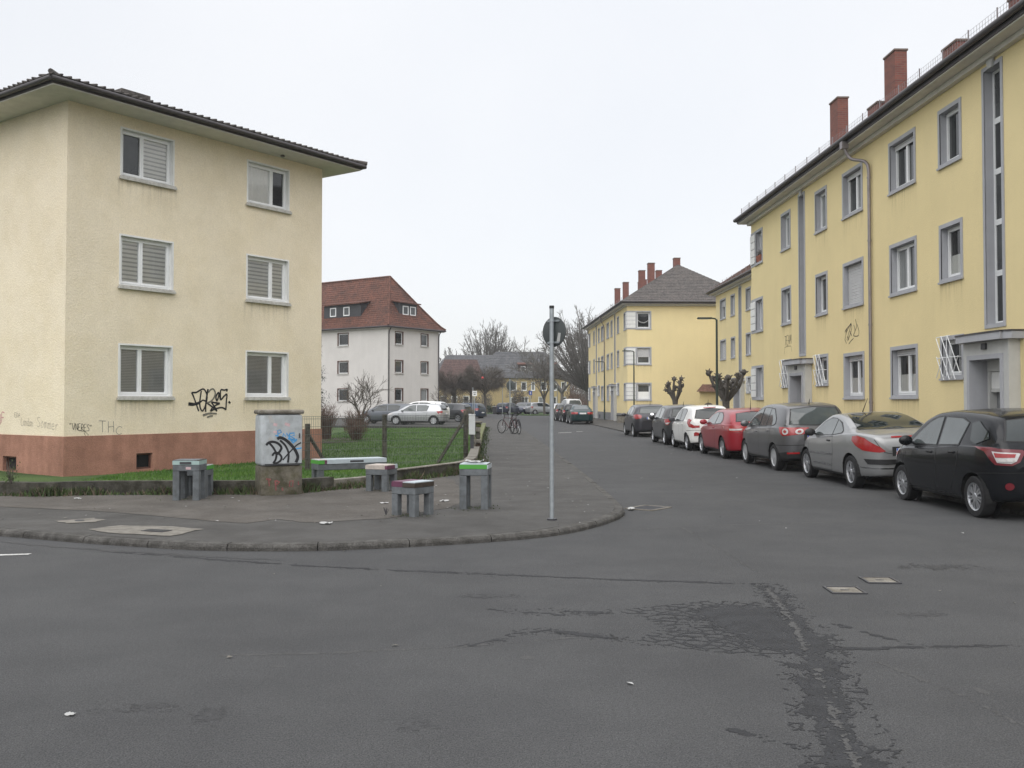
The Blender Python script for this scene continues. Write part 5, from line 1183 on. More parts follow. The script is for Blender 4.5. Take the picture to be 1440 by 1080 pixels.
    # wheels
    wt = S.get('wheel', 'alloy'); nsp = S.get('spokes', 7)
    def m_tyre():
        m = MB(); w_ = .095; prof = [(rr * .66, -w_ * .9), (rr * .80, -w_), (rr * .94, -w_ * .97), (rr, -w_ * .72), (rr, w_ * .72), (rr * .94, w_ * .97), (rr * .80, w_), (rr * .66, w_ * .9)]
        m.lathe(prof, 32 if detail else 18, 0, Matrix.Rotation(R(90), 4, 'Y')); return m.mesh('wheel', MT['rubber'], smooth=35)
    def m_rim():
        m = MB(); M90 = Matrix.Rotation(R(-90), 4, 'Y'); R1 = rr * .67      # outer face towards local -X
        m.lathe([(0, .040), (R1, .040)], 28, 1, M90); m.lathe([(R1 * .90, .05), (R1 * .93, .083), (R1, .090), (R1 + .004, .07)], 28, 0, M90); m.lathe([(0, .086), (.045, .084), (.06, .072), (.062, .045)], 16, 0, M90)
        for k in range(nsp):
            Mr = M90 @ Matrix.Rotation(2 * math.pi * k / nsp, 4, 'Z'); a, b = .045, R1 * .92
            if wt == 'hubcap': w0, w1 = .030, .052
            elif S.get('twin'): w0, w1 = .012, .016
            else: w0, w1 = .022, .026
            for off in ((-.03, .03) if S.get('twin') else (0,)):
                pv_ = [(a, -w0 + off * .3, .078), (b, -w1 + off, .072), (b, w1 + off, .072), (a, w0 + off * .3, .078), (a, -w0 + off * .3, .045), (b, -w1 + off, .045), (b, w1 + off, .045), (a, w0 + off * .3, .045)]
                m.add([Mr @ Vector(p) for p in pv_], [(0, 1, 2, 3), (0, 4, 5, 1), (3, 2, 6, 7), (1, 5, 6, 2)], 0)
        return m.mesh('rim', [MT[wt], MT['dark_metal']])
    ty, ri = m_tyre(), m_rim()
    for yy in (yr, yf):
        for sx in (-1, 1):
            wv = link('wheel', ty, root, (sx * (W / 2 - .115), yy, rr)); link('rim', ri, wv, (0, 0, 0), (0, 0, 0 if sx < 0 else math.pi))
    # mirrors
    my, mz = S['mirror']
    for sx in (-1, 1):
        h_, nr = cast((sx * 4, my, mz), (-sx, 0, 0))
        if h_ is None: continue
        m = MB(); vs_ = []; bm = bmesh.new(); bmesh.ops.create_uvsphere(bm, u_segments=12, v_segments=8, radius=1)
        for v in bm.verts: v.co = Vector((v.co.x * .115, v.co.y * (.075 if v.co.y > 0 else .04), v.co.z * .082))
        bm.verts.index_update(); m.add([v.co.copy() for v in bm.verts], [tuple(v.index for v in f.verts) for f in bm.faces]); bm.free()
        m.box(-.14 if sx > 0 else 0, 0 if sx > 0 else .14, -.02, .03, -.06, -.02)
        mo = m.build('mirror', MT[S.get('mirror_mat', paint_)], root, (h_.x + sx * .13, my, mz + .03), smooth=50)
    # number plate
    if 'plate' in S:
        pz, txt = S['plate']; h_, nr = cast((S.get('plate_x', 0), -6, pz), (0, 1, 0))
        if h_:
            rc = bevel_box(-.33, .33, -.004, .004, -.085, .085, .003, 1).build('plate_recess', MT['black_plastic'], root, (h_.x, h_.y - .004, pz)) if S.get('recess') else None
            m = MB(); m.box(-.26, .26, -.006, .002, -.055, .055); pl = m.build('number_plate', MT['plate_white'], root, (h_.x, h_.y - .014, pz))
            m = MB(); m.box(-.258, -.215, -.0085, -.0061, -.053, .053); m.build('country_band', MT['plate_blue'], pl)
            if txt: text_mesh('plate_lettering', txt, .085, MT['paint_black'], pl, (-.20, -.0075, -.032), (R(90), 0, 0))
    if 'antenna' in S:
        a0, a1 = S['antenna']; m = MB(); m.tube([(0, a0, H - .03), (0, a0 - .02, H + .02), (a1[0], a0 + a1[1], H + a1[2])], [.014, .010, .004], 6); m.build('antenna', MT['black_plastic'], root)
    return root
def text_mesh(name, txt, size, m_, parent, loc, rot, extrude=.001):
    cu = bpy.data.curves.new(name, 'FONT'); cu.body = txt; cu.size = size; cu.extrude = extrude
    o = bpy.data.objects.new(name, cu); COL.objects.link(o); dg = bpy.context.evaluated_depsgraph_get()
    me = bpy.data.meshes.new_from_object(o.evaluated_get(dg)); bpy.data.objects.remove(o); bpy.data.curves.remove(cu)
    me.materials.clear(); me.materials.append(m_); return link(name, me, parent, loc, rot)

def sc(P, ky, kz, dy=0.0, dz=0.0): return [(a * ky + dy, b * kz + dz) for a, b in P]
# -- small five door hatchback (3.67 m), the base for several others
HATCH = dict(L=3.67, W=1.66, H=1.50, ro=.575, fo=.71, tyre=.288, roofw=.565,
    top=[(-1.835, .60), (-1.825, .78), (-1.80, .93), (-1.745, 1.06), (-1.64, 1.27), (-1.55, 1.395), (-1.44, 1.44), (-1.0, 1.485), (-.4, 1.50), (.1, 1.475), (.45, 1.385), (.85, 1.145), (1.10, .995), (1.35, .935), (1.6, .845), (1.75, .74), (1.815, .6), (1.835, .50)],
    belt=[(-1.835, 1.0), (-1.2, 1.01), (0, .94), (1.1, .88), (1.835, .68)], bot=[(-1.835, .40), (-1.815, .30), (-1.7, .25), (-1.2, .20), (1.3, .20), (1.7, .22), (1.835, .32)],
    win=[[(.80, .975), (.55, 1.16), (.28, 1.325), (.08, 1.385), (-.10, 1.40), (-.12, .985)], [(-.21, .99), (-.19, 1.40), (-.70, 1.385), (-.92, 1.33), (-.83, 1.02)]],
    rear_win=[(-.56, 1.09), (-.46, 1.36), (0, 1.385), (.46, 1.36), (.56, 1.09), (0, 1.065)], front_win=[(-.66, 1.00), (-.50, 1.39), (0, 1.42), (.50, 1.39), (.66, 1.00)],
    tails=[([(-.28, .98), (.10, 1.00), (.13, .92), (.02, .77), (-.14, .76), (-.22, .86)], 'lamp_red'), ([(-.16, .85), (.08, .86), (.0, .79), (-.12, .79)], 'lamp_white')], heads=[([(-.35, .86), (.15, .80), (.12, .66), (-.25, .70)], 'lamp_white')],
    seams=[[(.93, .93), (.97, .60), (.85, .30)], [(-.155, .98), (-.17, .5), (-.16, .28)], [(-.88, 1.0), (-.83, .72), (-.62, .36)], [(.92, .29), (-.6, .29)], [(.95, .93), (-.86, .97)]], handles=[(.05, .87), (-.68, .90)],
    mirror=(.72, .99), plate=(.60, ''), antenna=(-1.3, (0, -.10, .12)), skirt=.27)
def var(**kw): d = dict(HATCH); d.update(kw); return d
def scaled(base, L_, W, H, **kw):
    ky, kz = L_ / base['L'], H / base['H']; d = dict(base); d.update(L=L_, W=W, H=H, ro=base['ro'] * ky, fo=base['fo'] * ky, roofw=base['roofw'] * W / base['W'])
    for k in ('top', 'belt', 'bot'): d[k] = sc(base[k], ky, kz)
    d['win'] = [sc(P, ky, kz) for P in base['win']]; kx = W / base['W']; d['rear_win'] = sc(base['rear_win'], kx, kz); d['front_win'] = sc(base['front_win'], kx, kz)
    d['tails'] = [(sc(P, 1, kz), m_) for P, m_ in base['tails']]; d['heads'] = [(sc(P, 1, kz), m_) for P, m_ in base['heads']]; d['seams'] = [sc(P, ky, kz) for P in base['seams']]; d['handles'] = sc(base['handles'], ky, kz); d['mirror'] = (base['mirror'][0] * ky, base['mirror'][1] * kz)
    d.update(kw); return d
BLACK = var(side_glass='car_glass_lit', wheel='alloy', spokes=7, twin=True, tyre=.295, handle_mat='paint_car_black', plate=(.84, ''), 
    tails=[([(-.34, 1.01), (-.05, 1.005), (.30, .965), (.33, .93), (.28, .80), (.20, .755), (.0, .77), (-.07, .84), (-.16, .95)], 'lamp_wine'), ([(-.04, .955), (.26, .925), (.28, .915), (.245, .815), (.19, .785), (.03, .80)], 'lamp_white'), ([(-.01, .935), (.235, .91), (.225, .865), (.01, .872)], 'lamp_red'), ([(.04, .855), (.215, .85), (.20, .81), (.05, .812)], 'lamp_white')],
    patches=[('fog_reflector', 'BL', [(.16 + .050 * math.cos(a), .475 + .050 * math.sin(a)) for a in np.linspace(0, 6.28, 17)[:-1]], 'lamp_wine'), ('fog_reflector', 'BR', [(.16 + .050 * math.cos(a), .475 + .050 * math.sin(a)) for a in np.linspace(0, 6.28, 17)[:-1]], 'lamp_wine'),
             ('quarter_panel', 'L', [(-1.13, 1.09), (-1.03, 1.33), (-1.20, 1.36), (-1.52, 1.20), (-1.56, 1.12), (-1.30, 1.04)], 'car_glass')],
    lines=[('bumper_seam', 'BL', [(-.35, .64), (0, .66), (.4, .655), (.55, .65)], .012, 'dark'), ('boot_seam', 'BL', [(.31, .93), (.36, .72), (.44, .655)], .010, 'dark')])
MPV = dict(L=4.2, W=1.76, H=1.585, ro=.74, fo=.88, tyre=.315, roofw=.60, wheel='hubcap', spokes=9,
    top=[(-2.10, .60), (-2.09, .78), (-2.065, .95), (-2.01, 1.09), (-1.90, 1.33), (-1.82, 1.46), (-1.70, 1.52), (-1.2, 1.57), (-.5, 1.585), (.05, 1.55), (.4, 1.455), (.9, 1.18), (1.17, 1.03), (1.5, .955), (1.85, .84), (2.03, .68), (2.10, .50)],
    belt=[(-2.1, 1.05), (-1.2, 1.03), (0, .985), (1.1, .93), (2.1, .70)], bot=[(-2.1, .40), (-2.08, .30), (-1.95, .26), (-1.4, .21), (1.4, .21), (1.9, .23), (2.1, .33)],
    win=[[(.98, 1.03), (.65, 1.22), (.30, 1.395), (.05, 1.46), (-.12, 1.48), (-.14, 1.045)], [(-.22, 1.05), (-.20, 1.485), (-.74, 1.475), (-.76, 1.065)], [(-.80, 1.07), (-.78, 1.47), (-1.04, 1.445), (-1.36, 1.24), (-1.42, 1.13), (-1.30, 1.085)]],
    side_glass='car_glass_lit', rear_glass='car_glass_lit', rear_win=[(-.62, 1.105), (-.52, 1.45), (0, 1.475), (.52, 1.45), (.62, 1.105), (0, 1.085)], front_win=[(-.70, 1.05), (-.54, 1.46), (0, 1.49), (.54, 1.46), (.70, 1.05)],
    tails=[([(-.20, 1.05), (.45, 1.02), (.47, .95), (.40, .87), (-.05, .84), (-.16, .92)], 'lamp_red'), ([(.02 + .082 * math.cos(a), .945 + .075 * math.sin(a)) for a in np.linspace(0, 6.28, 15)[:-1]], 'lamp_white'), ([(.30 + .070 * math.cos(a), .935 + .062 * math.sin(a)) for a in np.linspace(0, 6.28, 15)[:-1]], 'lamp_white'),
           ([(.02 + .040 * math.cos(a), .945 + .036 * math.sin(a)) for a in np.linspace(0, 6.28, 11)[:-1]], 'lamp_red'), ([(.30 + .034 * math.cos(a), .935 + .030 * math.sin(a)) for a in np.linspace(0, 6.28, 11)[:-1]], 'lamp_red')],
    heads=[([(-.4, .90), (.15, .82), (.12, .66), (-.28, .72)], 'lamp_white')], patches=[('reflector', 'BL', [(.05, .42), (.30, .42), (.30, .46), (.05, .46)], 'lamp_red')],
    seams=[[(1.08, .98), (1.12, .62), (.98, .32)], [(-.18, 1.03), (-.20, .5), (-.18, .30)], [(-1.18, 1.07), (-1.14, .80), (-.92, .40)], [(1.0, .30), (-.9, .30)], [(1.08, .99), (-1.2, 1.04)]], strips=[([(1.0, .585), (-.14, .60)], .028, 'paint_car_grey'), ([(-.20, .60), (-.98, .612)], .028, 'paint_car_grey')],
    lines=[('bumper_seam', 'BL', [(-.40, .62), (0, .625), (.4, .62), (.62, .62)], .012, 'dark'), ('boot_seam', 'BL', [(.49, .95), (.50, .70), (.56, .62)], .010, 'dark')],
    handles=[(.02, .90), (-.98, .945)], handle_mat='paint_car_grey', mirror=(.86, 1.05), plate=(.80, ''), recess=True, antenna=(-1.55, (0, -.06, .10)), skirt=.30, dark_rear=lambda x: .46)
COUPE = dict(L=4.04, W=1.75, H=1.40, ro=.75, fo=.75, tyre=.312, roofw=.60, wheel='alloy', spokes=5, twin=True, nr=5.0,
    top=[(-2.02, .60), (-2.01, .78), (-1.975, .93), (-1.90, 1.015), (-1.6, 1.065), (-1.32, 1.10), (-.95, 1.235), (-.55, 1.345), (-.1, 1.395), (.2, 1.38), (.5, 1.285), (1.0, 1.03), (1.2, .95), (1.55, .87), (1.85, .74), (1.97, .60), (2.02, .47)],
    belt=[(-2.02, .97), (-1.5, 1.03), (-1.0, 1.02), (-.4, .975), (.2, .93), (1.0, .88), (2.02, .64)], bot=[(-2.02, .40), (-2.0, .28), (-1.85, .24), (-1.3, .19), (1.3, .19), (1.8, .21), (2.02, .31)],
    win=[[(.92, .955), (.66, 1.09), (.38, 1.225), (.10, 1.295), (-.15, 1.30), (-.30, 1.28), (-.32, .985)], [(-.36, .99), (-.34, 1.275), (-.60, 1.205), (-.86, 1.08), (-.82, 1.035)]],
    side_glass='car_glass_lit', rear_win=[(-.1, 1.0), (.1, 1.0), (.1, 1.001)], roof_win=[(-.66, -1.28), (-.56, -.62), (-.50, -.36), (0, -.30), (.50, -.36), (.56, -.62), (.66, -1.28), (0, -1.36)], front_win=[(-.66, .98), (-.52, 1.30), (0, 1.33), (.52, 1.30), (.66, .98)],
    tails=[([(-.40, .99), (-.26, 1.01), (-.08, .97), (.22, .80), (.30, .72), (.20, .70), (-.12, .74), (-.30, .82), (-.41, .91)], 'lamp_red')], heads=[([(-.55, .90), (.12, .74), (.10, .62), (-.28, .68)], 'lamp_white')],
    patches=[('brake_light', 'B', [(-.32, .985), (.32, .985), (.32, .958), (-.32, .958)], 'lamp_red'), ('bumper_pad', 'BL', [(-.10, .585), (.30, .57), (.62, .565), (.62, .49), (.30, .475), (-.02, .49)], 'black_plastic'), ('bumper_pad', 'BR', [(-.10, .585), (.30, .57), (.62, .565), (.62, .49), (.30, .475), (-.02, .49)], 'black_plastic'), ('bumper_pad', 'B', [(-.45, .565), (.45, .565), (.45, .48), (-.45, .48)], 'black_plastic')],
    seams=[[(1.02, .90), (1.06, .58), (.92, .28)], [(-.40, .96), (-.44, .62), (-.30, .28)], [(.9, .275), (-.3, .275)], [(1.02, .91), (-.42, .96)]], strips=[([(.98, .585), (-.40, .605)], .030, 'chrome'), ([(.72, .385), (-.32, .385)], .026, 'chrome')],
    lines=[('bumper_chrome', 'BL', [(-.20, .43), (.2, .405), (.6, .40)], .02, 'chrome'), ('boot_seam', 'BL', [(.12, .94), (.28, .70), (.50, .64)], .010, 'dark')],
    handles=[(-.20, .87)], handle_mat='black_plastic', mirror=(.72, .98), mirror_mat='black_plastic', plate=(.715, 'GI'), recess=True, antenna=(.15, (0, -.30, .28)), skirt=.26)
LONG = dict(L=4.24, W=1.75, H=1.42, ro=.80, fo=.78, tyre=.315, roofw=.585, wheel='alloy', spokes=6, twin=True,
    top=[(-2.12, .60), (-2.11, .80), (-2.075, .95), (-2.01, 1.04), (-1.83, 1.19), (-1.66, 1.30), (-1.5, 1.35), (-1.0, 1.40), (-.4, 1.42), (0, 1.395), (.3, 1.31), (.8, 1.06), (.98, .98), (1.4, .93), (1.8, .83), (2.02, .70), (2.12, .48)],
    belt=[(-2.12, .98), (-1.2, 1.0), (-.3, .96), (.8, .91), (2.12, .68)], bot=[(-2.12, .38), (-2.10, .27), (-1.95, .23), (-1.4, .19), (1.4, .19), (1.9, .20), (2.12, .30)],
    win=[[(.72, .98), (.45, 1.12), (.18, 1.245), (-.12, 1.31), (-.45, 1.325), (-.47, .99)], [(-.54, .995), (-.52, 1.325), (-.85, 1.30), (-1.10, 1.22), (-1.24, 1.10), (-1.16, 1.02)]], side_glass='car_glass_lit',
    rear_win=[(-.56, 1.07), (-.47, 1.29), (0, 1.31), (.47, 1.29), (.56, 1.07)], front_win=[(-.66, .99), (-.53, 1.31), (0, 1.34), (.53, 1.31), (.66, .99)],
    tails=[([(-.42, .93), (.0, .96), (.42, .93), (.44, .86), (.36, .78), (.05, .77), (-.12, .83), (-.38, .89)], 'lamp_red'), ([(-.06, .88), (.30, .87), (.28, .83), (-.02, .83)], 'lamp_white')], heads=[([(-.4, .84), (.15, .78), (.12, .66), (-.28, .68)], 'lamp_white')],
    seams=[[(.92, .92), (.96, .58), (.84, .28)], [(-.58, .97), (-.60, .55), (-.46, .28)], [(.82, .275), (-.46, .275)], [(.92, .93), (-.6, .97)]], handles=[(-.38, .88)], mirror=(.58, 1.0), plate=(.74, ''), antenna=(-1.42, (0, -.12, .30)), skirt=.25)
WHITE = scaled(HATCH, 3.6, 1.60, 1.49, wheel='alloy', spokes=5, tyre=.285, handle_mat='paint_car_white', plate=(.78, ''), rear_glass='car_glass', antenna=(-1.25, (0, -.12, .20)), mirror_mat='dark_metal',
    tails=[([(-.26, 1.06), (-.10, 1.07), (.02, 1.02), (-.06, .93), (.12, .85), (.26, .84), (.26, .77), (.08, .76), (-.12, .80), (-.24, .92)], 'lamp_red')], patches=[('fog_reflector', 'BL', [(.10, .50), (.24, .51), (.24, .60), (.16, .63), (.10, .60)], 'lamp_red'), ('spoiler_light', 'B', [(-.22, 1.425), (.22, 1.425), (.20, 1.40), (-.20, 1.40)], 'lamp_red')], lines=[('bumper_seam', 'BL', [(-.30, .68), (.1, .69), (.5, .68)], .010, 'dark')])
DARK = scaled(HATCH, 3.75, 1.64, 1.50, wheel='alloy', spokes=8, tyre=.29, side_glass='car_glass_lit', mirror_mat='black_plastic', plate=(.78, ''))
COMPACT = scaled(HATCH, 4.0, 1.74, 1.50, wheel='hubcap', spokes=7, tyre=.30, plate=(.865, ''), plate_x=0, rear_glass='car_glass_lit', side_glass='car_glass_lit', tails=[([(-.28, 1.03), (.02, 1.06), (.20, 1.02), (.26, .94), (.22, .86), (.02, .83), (-.20, .90)], 'lamp_red')], antenna=(-1.5, (0, -.1, .16)),
    patches=[('badge', 'B', [(.075 * math.cos(a), 1.035 + .05 * math.sin(a)) for a in np.linspace(0, 6.28, 13)[:-1]], 'chrome')], lines=[('bumper_seam', 'B', [(-.7, .70), (.7, .70)], .012, 'dark'), ('rear_wiper', 'B', [(-.35, 1.12), (0, 1.10), (.12, 1.13)], .02, 'black_plastic')])

ROW = 'cars parked along the right-hand kerb in front of the yellow houses'
def park(name, S, pnt, x_left, y_mid, label, rz=1.2, detail=1, group=ROW, tilt=True):
    cx = x_left + S['W'] / 2 - .02; cy = y_mid - (S['ro'] - S['fo']) / 2
    return build_car(name, S, pnt, (cx, cy, .03 if tilt else 0), R(rz), label, group, detail, -math.atan(.06 / 1.45) if tilt else 0)
park('parked_car', BLACK, 'paint_car_black', 6.55, 14.80, 'glossy black small hatchback with silver multi-spoke wheels, nearest of the parked row')
cc = park('parked_car', COUPE, 'paint_car_taupe', 6.43, 19.50, 'silver grey coupe with large dark rear window and red lamps, parked behind the black hatchback')
m = MB(); hx = .0                       # lion badge on the boot lid
for st, w in (([(-.03, .03), (-.005, .04), (.01, .01), (-.01, -.02), (-.03, -.05)], .016), ([(.01, .01), (.03, -.02), (.02, -.05)], .014), ([(0, .03), (.035, .035)], .012), ([(-.005, .015), (.035, .005)], .012)): m.ribbon([(a, 0, b) for a, b in st], w, (0, -1, 0))
m.build('badge', MT['chrome'], cc, (0, -2.012, .865))
park('parked_car', MPV, 'paint_car_grey', 6.25, 24.20, 'dark grey tall five door car with round white rear lamps, parked before the grey coupe')
park('parked_car', LONG, 'paint_car_red', 6.04, 28.95, 'bright red three door hatchback parked between the white and the grey tall car', 1.6)
park('parked_car', WHITE, 'paint_car_white', 5.86, 33.40, 'white small hatchback with curved red rear lamps parked before the red car', 1.6)
park('parked_car', DARK, 'paint_car_charcoal', 5.76, 37.6, 'charcoal small hatchback parked before the white hatchback, mostly hidden by it', 1.6)
park('parked_car', COMPACT, 'paint_car_plum', 5.63, 46.05, 'dark grey hatchback parked alone, its whole rear with white plate in view', 1.6)
SEDAN = dict(HATCH); SEDAN.update(L=4.4, W=1.73, H=1.40, ro=.95, fo=.80, tyre=.305, roofw=.56, plate=(.80, ''), rear_glass='car_glass_lit',
    top=[(-2.20, .60), (-2.19, .80), (-2.15, .93), (-2.05, .99), (-1.6, 1.02), (-1.40, 1.04), (-1.05, 1.25), (-.8, 1.36), (-.3, 1.40), (.2, 1.37), (.5, 1.28), (1.0, 1.02), (1.15, .96), (1.6, .88), (2.0, .74), (2.15, .6), (2.20, .48)],
    belt=[(-2.2, .93), (-1.4, .97), (0, .93), (1, .88), (2.2, .66)], bot=[(-2.2, .38), (-2.17, .28), (-2.0, .24), (-1.3, .19), (1.4, .19), (2.0, .21), (2.2, .30)],
    win=[[(.92, .96), (.6, 1.13), (.3, 1.27), (0, 1.31), (-.05, .97)], [(-.12, .97), (-.10, 1.315), (-.6, 1.30), (-.95, 1.18), (-1.12, 1.02)]], rear_win=[(-.56, 1.07), (-.44, 1.31), (0, 1.33), (.44, 1.31), (.56, 1.07)], front_win=[(-.64, .98), (-.5, 1.30), (.5, 1.30), (.64, .98)],
    tails=[([(-.20, .90), (.36, .90), (.36, .74), (-.16, .74)], 'lamp_red')], seams=[[(1.0, .9), (1.0, .3)], [(-.1, .96), (-.12, .3)]], handles=[(.1, .86), (-.85, .87)], mirror=(.72, .98), handle_mat='black_plastic')
VAN = scaled(MPV, 4.6, 1.85, 1.95); VAN['tails'] = [([(-.1, 1.3), (.2, 1.3), (.2, .8), (-.1, .8)], 'lamp_red')]; VAN['patches'] = []; VAN['strips'] = []; VAN['lines'] = []
WAGON = scaled(HATCH, 4.6, 1.80, 1.47, wheel='alloy', spokes=9, tyre=.315, handle_mat='paint_car_slate', plate=(.8, ''))
GOLF = scaled(HATCH, 4.24, 1.78, 1.47, wheel='hubcap', spokes=8, tyre=.315, side_glass='car_glass_lit', handle_mat='paint_car_silver', plate=(.8, ''))
SUV = scaled(HATCH, 4.5, 1.85, 1.66, wheel='alloy', spokes=6, tyre=.34, handle_mat='paint_car_white', plate=(.8, ''))
def far_car(S, pnt, x, y, h, label, group, z=0.0, det=0, name='parked_car'): return build_car(name, S, pnt, (x, y, z), R(h), label, group, det)
FR_G = 'cars parked along the right kerb far down the street'
far_car(SEDAN, 'paint_car_green', 5.02, 71.0, 2.0, 'dark green saloon with white plate, nearest of the far parked row', FR_G, det=1)
far_car(scaled(HATCH, 3.9, 1.7, 1.47, plate=(.8, '')), 'paint_car_black', 4.78, 77.2, 2.0, 'black hatchback parked just before the dark green saloon', FR_G)
far_car(scaled(HATCH, 3.9, 1.7, 1.47, plate=(.8, '')), 'paint_car_charcoal', 4.50, 83.0, 2.0, 'charcoal hatchback with red lamps between the black and silver far cars', FR_G)
far_car(scaled(HATCH, 3.9, 1.7, 1.50, plate=(.8, '')), 'paint_car_silver', 4.45, 89.2, 2.0, 'silver hatchback with red rear lamps at the far end of the far row', FR_G)
far_car(VAN, 'paint_car_white', 6.3, 104, 12, 'white van standing beyond the far row, only its roof visible', None, name='parked_van')['category'] = 'van'
SD_G = 'cars parked across the end of the street'
far_car(scaled(HATCH, 4.1, 1.75, 1.52, side_glass='car_glass', plate=(.8, '')), 'paint_car_silver', 3.75, 121.5, -62, 'silver hatchback parked sideways on the verge at the end of the street', SD_G, .05)
far_car(scaled(HATCH, 4.1, 1.75, 1.48, plate=(.8, '')), 'paint_car_navy', -.45, 121, -28, 'very dark blue hatchback with white plate at the street end, leftmost of its group', SD_G, .05)
far_car(scaled(HATCH, 3.9, 1.7, 1.5), 'paint_car_navy', 1.42, 123.5, 165, 'dark blue car facing the camera with pale lamps at the end of the street', SD_G, .05)
far_car(scaled(HATCH, 3.9, 1.7, 1.5), 'paint_car_wine', 2.1, 127.5, -40, 'dark wine red car half hidden behind the sideways silver one', SD_G, .05)
LOT = 'cars in the car park before the grey house'
far_car(GOLF, 'paint_car_silver', -6.62, 66.9, 76, 'silver hatchback in the car park, nearest to the lawn', LOT, .03, 1)
far_car(WAGON, 'paint_car_slate', -9.1, 70.2, 78, 'slate grey estate car in the car park with its bonnet beside the bare bush', LOT, .03, 1)
far_car(SUV, 'paint_car_white', -7.15, 74.4, 72, 'white tall car with red rear lamps behind the silver hatchback in the car park', LOT, .03)
far_car(WAGON, 'paint_car_silver', -9.8, 79.0, 80, 'silver estate car at the back of the car park, only its roof visible', LOT, .03)
far_car(scaled(HATCH, 4.3, 1.78, 1.48, tyre=.32), 'paint_car_charcoal', -5.35, 77.2, 68, 'black hatchback with bright wheels at the right end of the car park', LOT, .03, 1)
far_car(scaled(HATCH, 4.2, 1.75, 1.50, side_glass='car_glass_lit'), 'paint_car_blue', -4.55, 90.5, 60, 'dark blue car at the roadside behind the white parking sign', None, .03)
# ================================================================== STREET FURNITURE
ZP = .08
def stool(x, y, rz, w, d, h, label, slabs, lt=.105, ap=.10, group='concrete seats with coloured tile tops'):
    root = empty('stool', (x, y, ZP), R(rz), label, 'stool', group)
    hs = h - .075; a, b = w / 2, d / 2
    bevel_box(-a, a, -b, b, hs - ap, hs, .008, 1).build('seat', MT['stool'], root)
    for sx in (-1, 1):
        for sy in (-1, 1):
            x0, x1 = sorted((sx * a - sx * .001, sx * (a - lt))); y0, y1 = sorted((sy * b - sy * .001, sy * (b - lt))); bevel_box(x0, x1, y0, y1, -.02, hs - ap - .001, .008, 1).build('leg', MT['stool'], root)
    for x0, x1, y0, y1, side, topm in slabs:     # ceramic tile slabs lying on the seat: sides and top glazed differently
        m = MB(); m.box(x0 * a, x1 * a, y0 * b, y1 * b, hs + .001, hs + .062, 0); m.box(x0 * a + .004, x1 * a - .004, y0 * b + .004, y1 * b - .004, hs + .0621, hs + .074, 1)
        m.build('tile_slab', [MT[side], MT[topm]], root)
    return root, hs
st, hs = stool(-5.15, 15.27, 1, .42, .40, .64, 'tall grey concrete seat with mint tile edge, left of the grey cabinet', [(-1.01, .80, -1.01, 1.01, 'mint_tile', 'stool'), (.801, .99, -1.01, 1.01, 'mint_tile', 'brown_tile')])
m = MB(); m.box(-.095, .085, -.2105, -.2075, .575, .612); m.build('tile_inlay', MT['dark_metal'], st)
m = MB(); m.box(.0, .08, -.203, -.2005, .49, .53); m.build('sticker', MT['paint_palepink'], st)
stool(-5.22, 15.83, 0, .43, .36, .52, 'low grey concrete seat with bright green tile end behind the mint edged one', [(-1, .86, -1, 1, 'stool', 'stool'), (.861, 1.01, -1, 1, 'green_tile', 'paper')])
stool(-1.371, 13.21, -33, .41, .43, .47, 'low grey concrete seat with plum and brown tile slabs, the seat nearest the kerb', [(-1.0, -.03, -1, 1, 'plum_tile', 'plum_tile'), (-.02, 1.02, -1.03, .97, 'brown_tile', 'pale_tile')])
stool(-2.294, 16.80, -19, .41, .42, .46, 'low grey concrete seat with sand and plum tile slabs in front of the bench', [(-1.02, .80, -1.01, 1, 'sand_tile', 'sand_tile'), (.805, 1.02, -.98, .5, 'plum_tile', 'sand_tile'), (.805, 1.02, .505, 1.02, 'pale_tile', 'pale_tile')])
st, hs = stool(-.535, 14.06, -6, .42, .41, .66, 'tall grey concrete seat with green glazed edge and white paper on top', [(-1.0, .93, -1.01, 1.01, 'green_tile', 'pale_tile'), (.931, 1.01, -1.01, 1.01, 'pale_tile', 'brown_tile')])
m = MB(); r = random.Random(2); P = {}
for i in range(7):
    for j in range(5): P[i, j] = Vector((-.13 + i * .043, -.10 + j * .06, .004 + abs(math.sin(i * 1.3 + j * .8)) * .028 + (.025 if i in (0, 6) else 0)))
for i in range(6):
    for j in range(4): m.quad(P[i, j], P[i + 1, j], P[i + 1, j + 1], P[i, j + 1])
tag(m.build('paper_sheet', MT['paper'], None, (-.55, 14.08, ZP + .66), (0, 0, R(-6)), smooth=0), 'crumpled white paper lying on top of the green edged tall seat', 'paper')
root = empty('bench', (-3.22, 18.85, -.10), R(31), 'long grey concrete bench with pale blue tile top behind the low wall', 'bench')
bevel_box(-.70, .70, -.21, .21, .42, .54, .008, 1).build('seat', MT['stool'], root)
for sx in (-1, 1):
    for sy in (-1, 1): bevel_box(*sorted((sx * .695, sx * .58)), *sorted((sy * .205, sy * .09)), -.05, .419, .008, 1).build('leg', MT['stool'], root)
for x0, x1, a, b in ((-.70, -.58, 'green_tile', 'paper'), (-.578, -.53, 'plum_tile', 'sand_tile'), (-.528, .71, 'pale_tile', 'pale_tile')):
    m = MB(); m.box(x0, x1, -.22, .22, .541, .612, 0); m.box(x0 + .003, x1 - .003, -.215, .215, .6121, .624, 1); m.build('tile_slab', [MT[a], MT[b]], root)
m = MB(); m.box(-.06, .22, -.2235, -.2205, .56, .598); m.build('tile_inlay', MT['dark_metal'], root)

